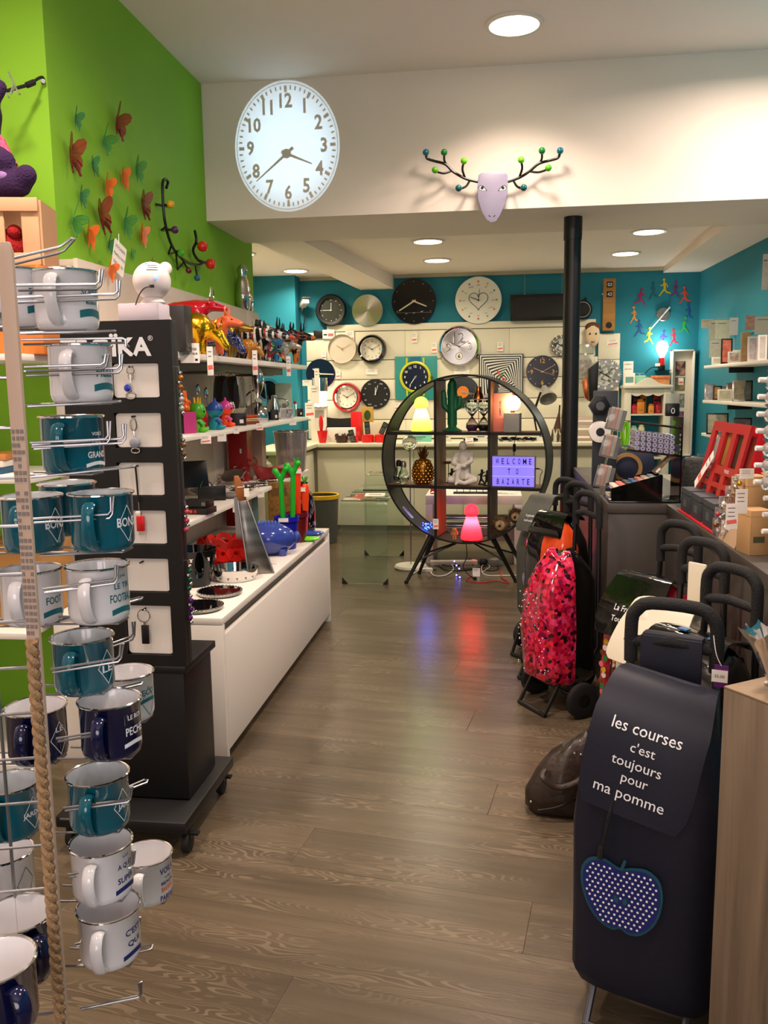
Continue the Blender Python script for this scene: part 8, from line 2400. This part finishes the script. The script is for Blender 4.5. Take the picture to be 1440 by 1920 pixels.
for py, nm, hx in PEG:
 z = at(1402, py, Y=2.62).z - TZ
 MB().cyl((-.09, -.035, z), (-.185 + (.03 if not nm else 0), -.05, z + .002), .0075, n=12).obj('peg', WHITE, t)
 if nm:
  s = thing('wrapped_sweet', '%s sweet bracelet in clear wrap hooked over a totem peg' % nm, 'sweet', (tx - .15, ty - .052, TZ + z - .002))
  MB().sph((0, 0, 0), .021, 14, 10, (.8, 1, 1)).obj('wrap', CLR, s)
  m = mat('sweet_' + hx, hx, .25, coat=.3)
  MB().tube(smooth_pts([(.012, -.012, 0), (.05, -.02, -.004), (.1, -.03, .002), (.2, -.03, .0)], 4), [.016] + [.008] * 12, 8).obj('band', m, s)
  for k in range(5):
   MB().sph((.03 + .03 * k, -.028, .003), .008, 8, 6).obj('sweet_bead', m, s)
  MB().add([(0, 0, .012), (-.02, -.005, .032), (.008, -.006, .034)], [(0, 1, 2)]).obj('wrap_corner', CLR, s, smooth=0)
# ================================================================ WALL BEYOND THE COLUMN, RIGHT SHELVES
t = thing('cat_clock', 'round black clock with a small ear beside the column', 'clock', M=wallframe(1092, 581, 9.235))
r_ = px_m(17, 9.2)
MB().lathe([(0, 0), (r_, 0), (r_, .03), (r_ * .9, .036), (0, .036)], 30).obj('case', BLACKM, t)
MB().prism([(-.02, r_ * .85), (.05, r_ * .8), (.03, r_ * 1.3)], .03).obj('ear', BLACKM, t)
MB(TR(0, 0, .037)).ring(r_ * .75, r_ * .78, .001, 30).obj('printed_ring', STEEL, t)
def gear(px, py, rp_, label, teeth, m, num=None):
 t = thing('gear_clock', label, 'clock', M=wallframe(px, py, 9.225))
 r_ = px_m(rp_, 9.2)
 o = []
 for k in range(teeth * 4):
  a = 2 * PI * k / (teeth * 4)
  rr = r_ * (1.0 if k % 4 < 2 else .9)
  o.append((rr * math.cos(a), rr * math.sin(a)))
 MB().prism(o, .012).obj('gear', m, t, smooth=20)
 for k in range(12):
  a = H(k)
  MB(TR(r_ * .8 * math.sin(a), r_ * .8 * math.cos(a), .0125)).lathe([(0, .001), (r_ * .07, .001), (r_ * .07, 0)], 12).obj('hole_disc', PAPER, t)
 MB().lathe([(0, .0135), (r_ * .66, .0135), (r_ * .66, .012)], 32).obj('works', pat('clockworks', ['8a8a84', 'c8c8c0', '5a5a54', 'b0b0a8'], 40, rough=.3), t)
 for a_, l in ((H(4), .4), (H(10), .5)):
  hand_bar(t, a_, l * r_, .01, INK, .016)
 if num:
  lettering(num, .05, TR(-r_ * .55, .0, .0145), INK, t, name='numeral', bold=.02)
 return t
gear(1052, 648, 19, 'grey gear shaped clock half hidden by the column', 14, mat('gear_grey', '6a6862', .45, .4), '9')
gear(1135, 703, 29, 'skeleton clock with drilled steel ring on the end panel', 40, STEEL)
t = thing('film_bag', 'clear film bag of pale goods hanging past the column', 'bag', (at(1098, 660, Y=9.12).x, 9.12, at(1100, 700, Y=9.1).z))
MB().loft([[(-.08, -.02, -.1), (.08, -.02, -.1), (.08, .03, -.1), (-.08, .03, -.1)], [(-.1, -.04, .1), (.1, -.04, .1), (.1, .05, .1), (-.1, .05, .1)], [(-.06, -.01, .3), (.06, -.01, .3), (.06, .01, .3), (-.06, .01, .3)]]).obj('film', CLR, t, bevel=.01)
MB().box((0, 0, .06), (.12, .02, .16)).obj('contents', mat('goods_pale', 'c8bcb0', .6, var=(30, '8a7a70')), t, bevel=.01)
MB().tube([(0, 0, .3), (0, .12, .33)], .004, 6).obj('hook', CHROME, t)
t = thing('leather_case', 'long black leather case with bronze side hanging past the column', 'case', (at(1110, 715, Y=8.8).x, 8.8, at(1108, 715, Y=8.8).z))
MB().loft([[(-.02, -.03, -.2), (.05, -.03, -.22), (.05, .04, -.22), (-.02, .04, -.2)], [(-.04, -.04, .12), (.06, -.04, .2), (.06, .05, .2), (-.04, .05, .12)]]).obj('case', BLACK, t, bevel=.008)
MB().loft([[(-.07, -.035, -.16), (-.025, -.035, -.2), (-.025, .03, -.2), (-.07, .03, -.16)], [(-.1, -.04, .0), (-.045, -.04, .06), (-.045, .03, .06), (-.1, .03, .0)]]).obj('bronze_side', COPPER, t, bevel=.006)
MB().tube([(.01, 0, .17), (.01, .43, .22)], .004, 6).obj('hook', CHROME, t)
t = thing('mask_ornament', 'cream and brown face ornament propped above the end panel', 'ornament', (at(1112, 628, Y=9.1).x, 9.15, at(1112, 650, Y=9.1).z))
MB().sph((0, 0, .12), .09, 18, 12, (.8, .5, 1.4)).obj('face', mat('mask_cream', 'd0b898', .6), t)
MB().sph((0, .01, .2), .085, 16, 10, (.9, .5, .6)).obj('hair', mat('mask_brown', '5a2e14', .6), t)
for s in (-1, 1):
 MB().sph((s * .03, -.043, .13), .01, 8, 5).obj('eye', INK, t)
MB().sph((0, -.04, .05), .018, 10, 6, (1.2, .4, .35)).obj('mouth', mat('mask_lip', '9a5a48', .6), t)
MB().tube([(0, 0, .0), (0, .1, .02)], .006, 6).obj('bracket', INK, t)
t = thing('black_desk_lamp', 'black jointed desk lamp bending over the counter past the column', 'lamp', M=BC(1136, 828, 8.8))
zz = at(1140, 745, Y=8.8).z - CT
MB().lathe([(0, 0), (.07, 0), (.07, .015), (0, .02)], 22).obj('base', BLACK, t)
MB().tube([(0, 0, .02), (-.05, 0, zz * .6), (.0, 0, zz)], .01, 8).obj('arm', BLACK, t)
MB(TR(.03, -.02, zz - .02, ry=.15)).lathe([(0, .05), (.035, .045), (.038, 0), (.085, -.09), (.08, -.09), (.03, 0)], 24).obj('shade', GLOSSB, t)
for k in range(3):
 t = carton('jar_rack_carton', 'stacked pale carton beside the column, %s of the pile' % ('bottom', 'middle', 'top')[k], TR(at(1096, 828, Y=8.85).x, 8.85, CT + .0005 + .0805 * k), (.18, .12, .08), mat('pile_%d' % k, ('a89080', 'b8a898', 'c0a8a0')[k], .6), [('printed_band', (0, -.0605, .04), (.16, .001, .02), PAPER)])
# white dresser cabinet
xa, xb = 1.285, 1.745
t = thing('dresser_cabinet', 'white country dresser with arched cornice and open shelves', 'cabinet', (1.515, 9.15, 0))
CW_ = mat('dresser_white', 'd8d2be', .55)
yc0, yc1 = 9.02, 9.29
zc_ = at(1210, 722, Y=9.02).z
for x in (xa, xb - .07):
 MB().bx(x, x + .07, yc0, yc1, 0, zc_).obj('side_post', CW_, t, world=True, bevel=.003)
MB().bx(xa + .07, xb - .07, yc1 - .01, yc1, .5, zc_).obj('back_panel', BLUE, t, world=True)
ar = [(0, 0)] + [(.46 * i / 24, .02 + .075 * math.exp(-((i / 24 - .5) / .2) ** 2)) for i in range(25)] + [(.46, 0)]
MB(frame((xa, yc0 + .02, zc_ - .02), (1, 0, 0), (0, 0, 1))).prism(ar, .04).obj('cornice_arch', CW_, t, world=True, bevel=.003)
MB().bx(xa - .015, xb + .015, yc0 - .03, yc1, zc_ - .03, zc_ - .005).obj('cornice', CW_, t, world=True, bevel=.004)
lo = [(0, .05)] + [(.32 * i / 24, -.012 - .02 * abs(math.sin(i / 24 * 3 * PI)) + .0) for i in range(25)] + [(.32, .05)]
MB(frame((xa + .07, yc0 + .015, zc_ - .08), (1, 0, 0), (0, 0, 1))).prism(lo, .012).obj('scalloped_rail', CW_, t, world=True)
shz = [at(1210, y, Y=9.03).z for y in (776, 819, 858)]
for z in shz + [.5]:
 MB().bx(xa + .07, xb - .07, yc0 + .01, yc1 - .01, z - .018, z).obj('shelf_board', CW_, t, world=True, bevel=.002)
JR = [(1158, 0, 'c02030', .055, .10, 'red jar'), (1200, 0, 'd8842a', .075, .15, 'large amber jar'), (1220, 0, 'd8903a', .055, .10, 'small amber jar'), (1237, 0, 'a01828', .055, .11, 'crimson jar'), (1187, 1, '9cc8b0', .065, .11, 'mint jar'), (1203, 1, 'e0d0a0', .06, .12, 'cream jar')]
for px, k, hx, w_, h_, nm in JR:
 x = min(max(at(px, 775, Y=9.1).x, xa + .115), xb - .11)
 t = thing('scented_jar', '%s on the %s shelf of the white dresser' % (nm, ('upper', 'middle')[k]), 'jar', (x, 9.1, shz[k] + .0005))
 MB().bx(-w_ / 2, w_ / 2, -w_ / 2, w_ / 2, 0, h_ * .8).obj('jar', mat('jar_' + hx, hx, .3), t, bevel=.008)
 MB().lathe([(0, h_ * .8), (w_ * .42, h_ * .8), (w_ * .44, h_ * .95), (w_ * .3, h_), (0, h_)], 18).obj('lid', mat('jar_lid_' + hx, hx, .2), t)
 MB().box((0, -w_ / 2 - .0006, h_ * .25), (w_ * .5, .001, .012)).obj('label', mat('print_brown2', '8a6a58', .7), t, smooth=0)
for k, (x, h_, hx, lb) in enumerate(((1.50, .2, 'd8842a', 'tall amber carton behind the amber jars'), (1.63, .19, 'b81c24', 'tall red carton with dark spectacles behind the crimson jar'), (1.43, .16, '8a3018', 'rust carton behind the red jar'))):
 carton('tall_carton', lb, TR(x, 9.2, shz[0] + .0005), (.06, .06, h_), mat('tall_' + hx, hx, .5), [('printed_band', (0, -.0305, h_ * .7), (.045, .001, .02), INK)])
TOPZ = zc_ - .0045
for k, (px, hx, r_, h_, lb) in enumerate(((1200, '9cd0bc', .06, .13, 'large mint glass jar on top of the dresser'), (1215, 'a8d8c8', .045, .09, 'small mint glass jar on top of the dresser'))):
 t = thing('mint_jar', lb, 'jar', (at(px, 700, Y=9.22).x, 9.22, TOPZ))
 MB().lathe([(0, 0), (r_, 0), (r_ * 1.05, .01), (r_ * 1.05, h_ * .75), (r_ * .9, h_ * .8), (0, h_ * .8)], 22).obj('jar', mat('jar_' + hx, hx, .2), t)
 MB().lathe([(r_ * .95, h_ * .81), (r_ * .95, h_ * .95), (r_ * .6, h_), (0, h_)], 22).obj('lid', GLASS, t)
carton('picture_card_carton', 'white and mint picture card on the dresser corner', TR(at(1180, 705, Y=9.15).x, 9.15, TOPZ), (.11, .03, .13), PAPER, [('printed_picture', (0, -.0155, .06), (.08, .001, .06), mat('print_mint', '6a9a94', .6))])
t = carton('notice_card', 'tall white notice card behind the mint picture card', TR(at(1178, 690, Y=9.2).x, 9.2, TOPZ), (.1, .004, .25), PAPER)
lettering('CADEAUX', .012, TR(0, -.003, .22, rx=PI / 2), INK, t)
lettering('BOUGIES', .012, TR(0, -.003, .17, rx=PI / 2), INK, t)
carton('orange_gift_carton', 'orange brown gift carton on the dresser', TR(at(1237, 705, Y=9.2).x, 9.2, TOPZ), (.19, .08, .10), mat('gift_orange', 'b8642a', .5, var=(18, 'd89a6a')), [('printed_band', (0, -.0405, .07), (.17, .001, .015), mat('print_rust', 'b0542c', .6))])
# wall bulb lamp on its little bracket
q = at(1240, 694, Y=9.2)
t = thing('bulb_lamp', 'blazing bulb in a red socket on a small black wall bracket', 'lamp', (q.x, 9.2, q.z))
MB().bx(-.05, .09, -.04, .098, -.006, 0).obj('bracket', BLACK, t)
MB().bx(-.03, .03, -.03, .03, 0, .05).obj('base', BLACK, t, bevel=.003)
MB().lathe([(0, .05), (.03, .05), (.03, .125), (0, .13)], 20).obj('socket', REDP, t)
MB().lathe([(.02, .128), (.03, .15), (.055, .2), (.06, .24), (.045, .285), (0, .30)], 26).obj('bulb', mat('bulb_white', 'ffffff', .4, emit='fff0dc', es=16), t)
MB().tube(smooth_pts([(-.03, 0, .03), (-.09, 0, .03), (-.14, .02, -.01), (-.16, .06, -.06)], 4), .004, 6).obj('cord', INK, t)
MB().box((-.045, -.034, .055), (.05, .002, .03)).obj('price_tag', PAPER, t)
l = bpy.data.lights.new('bulb_glow', 'POINT')
l.energy = 4
l.color = (1, .9, .75)
l.shadow_soft_size = .06
lo_ = bpy.data.objects.new('bulb_glow', l)
lo_.location = (q.x, 9.1, q.z + .3)
COL.objects.link(lo_)
# tall white frame with photographs
fx0, fx1, fz0, fz1 = 1.775, 2.005, at(1257, 855, Y=9.22).z, at(1258, 656, Y=9.22).z
t = thing('photo_column', 'tall white box frame holding a column of small photographs', 'picture frame', ((fx0 + fx1) / 2, 9.29, fz0))
fw = fx1 - fx0
fh = fz1 - fz0
MB().box((0, 0, fh / 2), (fw, .012, fh)).obj('back_board', mat('frame_back', 'ded4c4', .6), t)
for (c, d) in (((-fw / 2 + .008, -.05, fh / 2), (.016, .09, fh)), ((fw / 2 - .008, -.05, fh / 2), (.016, .09, fh)), ((0, -.05, .008), (fw, .09, .016)), ((0, -.05, fh - .008), (fw, .09, .016))):
 MB().box(c, d).obj('frame_side', WHITE, t, bevel=.002)
for k, (py, hh, hx, h2) in enumerate(((691, .15, '3a2a28', 'b88a78'), (720, .14, '4a6a50', 'b07a50'), (751, .14, '5a5852', 'a8a49a'), (783, .13, '4a3050', 'a87a90'), (812, .13, '6a6a80', 'a8b0b8'))):
 z = at(1280, py, Y=9.28).z - fz0
 MB().box((-.01, -.0075, z), (.1, .003, hh)).obj('photograph', mat('photo_%d' % k, hx, .4, var=(14 + k * 3, h2, .12)), t)
MB().box((.0, -.011, at(1280, 715, Y=9.28).z - fz0), (.05, .002, .07)).obj('price_card', PAPER, t)
MB().box((.0, -.0125, at(1280, 717, Y=9.28).z - fz0), (.04, .001, .02), TR()).obj('printed_stripe', PINKTAG, t)
# shelves on the right-hand wall
rs = thing('card_shelving', 'white wall shelves with cards and frames on the turquoise side wall', 'shelving', (1.9, 7.0, 0))
RZS = [at(1318, y, X=1.78).z for y in (686, 750, 812)] + [at(1318, 852, X=1.78).z]
for z in RZS:
 MB().bx(1.78, 2.049, 5.2, 7.82, z - .025, z).obj('shelf_board', WHITE, rs, world=True, bevel=.002)
 for y in (5.9, 7.3):
  MB().bx(1.86, 2.049, y, y + .02, z - .07, z - .0255).obj('bracket', BLACK, rs, world=True)
MB().bx(2.03, 2.049, 5.2, 7.6, RZS[0] + .25, RZS[0] + .26).obj('hang_rail', CLR, rs, world=True)
CARD = ['d8ccb0', 'cfd4b8', 'd8d0c0', 'e0d8c8', 'c8c8b0', 'd0b8a0', 'c86a58', 'b8b8c8']
for k, (px, py, w_, h_, X_, hx, lb) in enumerate(((1326, 607, 20, 15, 1.92, 0, 'small cream card clipped highest on the side wall'), (1340, 618, 19, 33, 1.94, 3, 'white card with faint drawing clipped beside the small cream one'), (1355, 618, 25, 33, 1.95, 1, 'pale green card clipped next in the row'), (1342, 654, 21, 30, 1.93, 3, 'white card with faint lines standing under the clipped ones'), (1406, 605, 16, 24, 1.93, 6, 'red and white picture card leaning high in the row'), (1376, 612, 14, 30, 1.94, 7, 'grey bent card in the middle of the row'), (1432, 610, 30, 30, 1.95, 4, 'grey card with red flowers at the picture edge'), (1435, 510, 10, 60, 1.93, 3, 'long white strip hanging high on the side wall'))):
 p = at(px, py, X=X_)
 t = sale_card(facing(p, .0), px_m(w_, p.y), px_m(h_, p.y), lb, 'greeting_card', strip=False, lines=1, group='greeting cards on the side wall')
 t.children[0].data.materials[0] = mat('card_%d' % hx, CARD[hx], .7, var=(30, 'c8bca8', .3))
 MB().tube([(0, px_m(h_, p.y) / 2 - .004, 0), (.01, px_m(h_, p.y) / 2 + .01, -.01), (2.049 - p.x, px_m(h_, p.y) / 2 + .02, -.01)], .0015, 5).obj('clip_wire', CLR, t)
def stand_frame(px, py0, py1, wpx, zi, X_, fm, hx, h2, lb, name='framed_picture', cat='picture frame', lean=.14, border=.012):
 p = at(px, py1, X=X_)
 z = RZS[zi] + .0008
 w_, h_ = px_m(wpx, p.y), px_m(py1 - py0, p.y)
 t = thing(name, lb, cat, M=TR(X_, p.y, z, rz=-.12))
 M = MX.Translation((0, 0, .003)) @ MX.Rotation(-lean, 4, 'X')
 MB(M).box((0, .006, h_ / 2), (w_, .012, h_)).obj('frame', fm, t, bevel=.002)
 MB(M).box((0, -.0008, h_ / 2), (w_ - 2 * border, .0016, h_ - 2 * border)).obj('picture', mat('pic_' + hx + h2, hx, .35, var=(22, h2, .15)), t, smooth=0)
 MB().loft([[(-.01, .02, h_ * .5), (.01, .02, h_ * .5), (.01, .024, h_ * .5), (-.01, .024, h_ * .5)], [(-.01, .1, 0), (.01, .1, 0), (.01, .104, 0), (-.01, .104, 0)]]).obj('strut', fm, t)
 return t
SILV = mat('frame_silver', 'a8a49c', .25, .8)
stand_frame(1362, 640, 684, 19, 0, 1.84, INK, 'c04a3a', 'd88a70', 'dark figure holding up a red picture on the top side shelf', 'sign_figure', 'figurine')
stand_frame(1346, 673, 686, 21, 0, 1.83, WHITE, 'd0c8b8', 'bab09c', 'low cream block standing at the far end of the top side shelf')
stand_frame(1376, 662, 682, 20, 0, 1.83, WHITE, 'd8ccc0', '8a5a40', 'white tile with brown flowers on the top side shelf')
stand_frame(1378, 640, 664, 20, 0, 1.92, WHITE, 'c0c0d0', '9a94b0', 'white tile with lilac lines behind the flowered one')
stand_frame(1397, 630, 682, 15, 0, 1.86, KR, 'b8986a', 'a07a4a', 'tall tan carton with a hook drawing on the top side shelf')
stand_frame(1411, 638, 681, 17, 0, 1.84, WHITE, 'd8ccc8', 'b89a98', 'white carton with rose lettering on the top side shelf')
stand_frame(1410, 616, 640, 12, 0, 1.95, WHITE, 'b06a60', 'e0d0c8', 'card with red rings propped behind the white cartons')
stand_frame(1429, 636, 680, 15, 0, 1.84, PAPER, 'd0c8bc', 'c0b4a4', 'plain white carton at the picture edge of the top side shelf')
stand_frame(1350, 700, 722, 31, 1, 1.95, SILV, 'c89a8a', 'd8b0a0', 'wide silver frame catching a lamp reflection at the back of the second side shelf')
stand_frame(1374, 698, 728, 21, 1, 1.95, SILV, '8a7468', 'a08a7a', 'brown grey frame at the back of the second side shelf')
stand_frame(1330, 722, 749, 17, 1, 1.83, SILV, 'a8a8b0', '787882', 'narrow grey frame first on the second side shelf')
stand_frame(1345, 724, 749, 15, 1, 1.84, BLACK, 'b08a40', '5a3a30', 'small dark framed sunset picture on the second side shelf')
stand_frame(1359, 730, 750, 24, 1, 1.82, WHITE, 'c8c4a8', 'a8a888', 'white framed picture of pale grass on the second side shelf')
stand_frame(1385, 713, 750, 22, 1, 1.83, SILV, 'a09678', '7a7458', 'tall silver frame before the totem on the second side shelf')
stand_frame(1402, 712, 748, 16, 1, 1.92, BLACK, '6a6a60', '40403a', 'dark frame leaning behind the tall silver one')
stand_frame(1345, 774, 812, 37, 2, 1.84, INK, '8a8a7a', 'b8b4a0', 'black and white photograph clipped on a dark slanting board, third side shelf', 'photo_board', lean=.25)
stand_frame(1370, 780, 800, 12, 2, 1.90, KR, 'c8b080', 'a88a58', 'small tan card standing behind the red display, third side shelf')
stand_frame(1393, 766, 800, 30, 2, 1.93, BLACK, '50484c', '787078', 'dark framed pictures stacked at the back of the third side shelf')
# desk corner behind the counter
t = thing('office_desk', 'grey desk along the side wall behind the counter', 'desk', (1.6, 6.6, 0))
MB().bx(1.2, 2.04, 5.95, 7.4, .72, .75).obj('top', mat('desk_grey', '8a857c', .5), t, world=True, bevel=.002)
for y in (6.0, 7.35):
 MB().bx(1.25, 2.0, y, y + .03, 0, .72).obj('side_panel', MATS['desk_grey'], t, world=True)
DZ = .7505
yq = 6.3
t = thing('yellow_mug', 'yellow mug on the desk behind the black chair', 'mug', (at(1294, 870, Y=yq).x, yq, DZ))
MB().lathe([(0, 0), (.04, 0), (.043, .2), (.039, .2), (.036, .01), (0, .01)], 24).obj('body', mat('mug_yellow', 'd8b010', .3), t)
MB().tube(smooth_pts([(-.04, 0, .17), (-.075, 0, .15), (-.07, 0, .08), (-.04, 0, .06)], 4), .007, 8).obj('handle', MATS['mug_yellow'], t)
t = thing('desk_camera', 'black camera shaped gadget beside the yellow mug', 'camera', (at(1316, 868, Y=yq).x, yq, DZ))
MB().bx(-.075, .075, -.04, .04, 0, .24).obj('body', BLACK, t, bevel=.01)
MB(TR(.01, -.04, .17, rx=PI / 2)).lathe([(.028, 0), (.032, .04), (.026, .042), (.022, .01), (0, .01)], 22).obj('lens', GLOSSB, t)
MB().bx(-.03, .03, -.02, .02, .24, .26).obj('flash_shoe', CHROME, t)
t = thing('desk_chair', 'black padded chair back showing behind the red display', 'chair', (1.13, 4.75, 0), rz=-.35)
MB().loft([[(-.19, 0, .55), (.2, 0, .55), (.2, .06, .55), (-.19, .06, .55)], [(-.23, .02, .85), (.23, .02, .85), (.23, .08, .85), (-.23, .08, .85)], [(-.21, .05, 1.06), (.2, .05, 1.06), (.2, .1, 1.06), (-.21, .1, 1.06)]]).obj('backrest', mat('chair_black', '100f0f', .5, bump=(50, .3)), t, bevel=.02, seg=3)
W[t.name] = W[t.name]
t.matrix_world = TR(1.30, 5.25, 0, rz=-.35)
MB().bx(-.23, .23, -.42, .02, .44, .52).obj('seat', MATS['chair_black'], t, bevel=.02)
MB().cyl((0, -.2, .08), (0, -.2, .44), .025, n=12).obj('column', STEEL, t)
MB().tube([(0, .06, .6), (0, 0, .4), (0, -.2, .4)], .02, 8).obj('back_arm', BLACK, t)
for k in range(5):
 a = 2 * PI * k / 5
 MB().tube([(0, -.2, .1), (.26 * math.cos(a), -.2 + .26 * math.sin(a), .05)], [.02, .014], 8).obj('foot', BLACK, t)
 MB().sph((.26 * math.cos(a), -.2 + .26 * math.sin(a), .026), .026, 10, 6).obj('castor', BLACKM, t)
# ================================================================ DEER HEAD ON THE HEADER BEAM
t = thing('deer_trophy', 'lilac flat deer head with wire antlers ending in coloured balls on the header beam', 'wall decoration', (at(924, 350, Y=5.58).x, 5.599, at(924, 350, Y=5.58).z))
DY = 5.52
def dp(px, py, Y=DY):
 return at(px, py, Y=Y)
pts = [(897, 328), (903, 324), (947, 323), (952, 328), (952, 362), (947, 382), (937, 404), (930, 415), (921, 418), (912, 412), (903, 396), (896, 372), (895, 350)]
P3 = [dp(*p) for p in pts]
MB().loft([[(p.x, DY, p.z) for p in P3], [(p.x, DY + .012, p.z) for p in P3]]).obj('face_plate', mat('deer_lilac', '8f8aa0', .4), t, world=True, bevel=.002)
MB().bx(dp(910, 340).x, dp(938, 340).x, DY + .013, 5.598, dp(924, 350).z, dp(924, 334).z).obj('wall_block', BLACK, t, world=True)
BK = mat('antler_black', '0d0c0c', .35)
for sgn, brs in ((-1, [[(896, 341), (873, 335), (850, 322), (835, 308), (815, 302), (801, 297), (799, 288)], [(847, 320), (832, 325), (816, 321)], [(837, 309), (833, 300), (833, 288)], [(873, 336), (867, 318), (870, 304)], [(880, 340), (873, 350), (860, 355)]]), (1, [[(952, 341), (974, 333), (993, 321), (1010, 307), (1030, 301), (1046, 296), (1050, 285)], [(993, 321), (1010, 323), (1028, 317)], [(1012, 306), (1016, 297), (1016, 285)], [(973, 334), (979, 316), (977, 302)], [(963, 339), (970, 350), (982, 354)]])):
 for k, br in enumerate(brs):
  n_ = len(br)
  ptsb = [dp(px, py, DY + .02 - (.05 * i / (n_ - 1) if k else .02 * i / (n_ - 1))) for i, (px, py) in enumerate(br)]
  MB().tube(smooth_pts(ptsb, 4), .0085 if k == 0 else .007, 8).obj('antler', BK, t, world=True)
  hx = ('0a6a78', '5ab818', '1a7a2a', '6ac81c', '0a5a60')[k]
  MB().sph(ptsb[-1] + V((0, -.012, .004)), .0205, 18, 12).obj('ball', mat('antler_' + hx, hx, .15, coat=.4), t, world=True)
for s, ex in ((1, 904), (-1, 943)):
 c = dp(ex, 353)
 E_ = frame((c.x, DY - .0005, c.z), (1, 0, 0), (0, 0, 1))
 MB(E_).prism([(-.018, .010), (-.004, .017), (.012, .004), (.026 * s if s > 0 else .016, -.012 if s > 0 else .012), (.004, -.012), (-.012, -.008 if s > 0 else -.012)] if s > 0 else [(.018, .010), (.004, .017), (-.012, .004), (-.026, -.012), (-.004, -.012), (.012, -.008)], .0008).obj('eye_white', PAPER, t, world=True, smooth=0)
 MB(E_).lathe([(0, .0016), (.0095, .0016), (.0095, .0008)], 16, TR(0, .002, 0)).obj('pupil', INK, t, world=True)
 MB(E_).tube([(-.022 * s, .006, .001), (-.008 * s, .017, .001), (.006 * s, .012, .001), (.028 * s, -.014, .001)], .0018, 5).obj('eyelid', INK, t, world=True)
for s, ex in ((1, 918), (-1, 927)):
 c = dp(ex, 405)
 MB(frame((c.x, DY - .0005, c.z), (1, 0, 0), (0, 0, 1)) @ MX.Rotation(-.7 * s, 4, 'Z')).box((0, 0, .0005), (.014, .004, .001)).obj('nostril', INK, t, world=True)
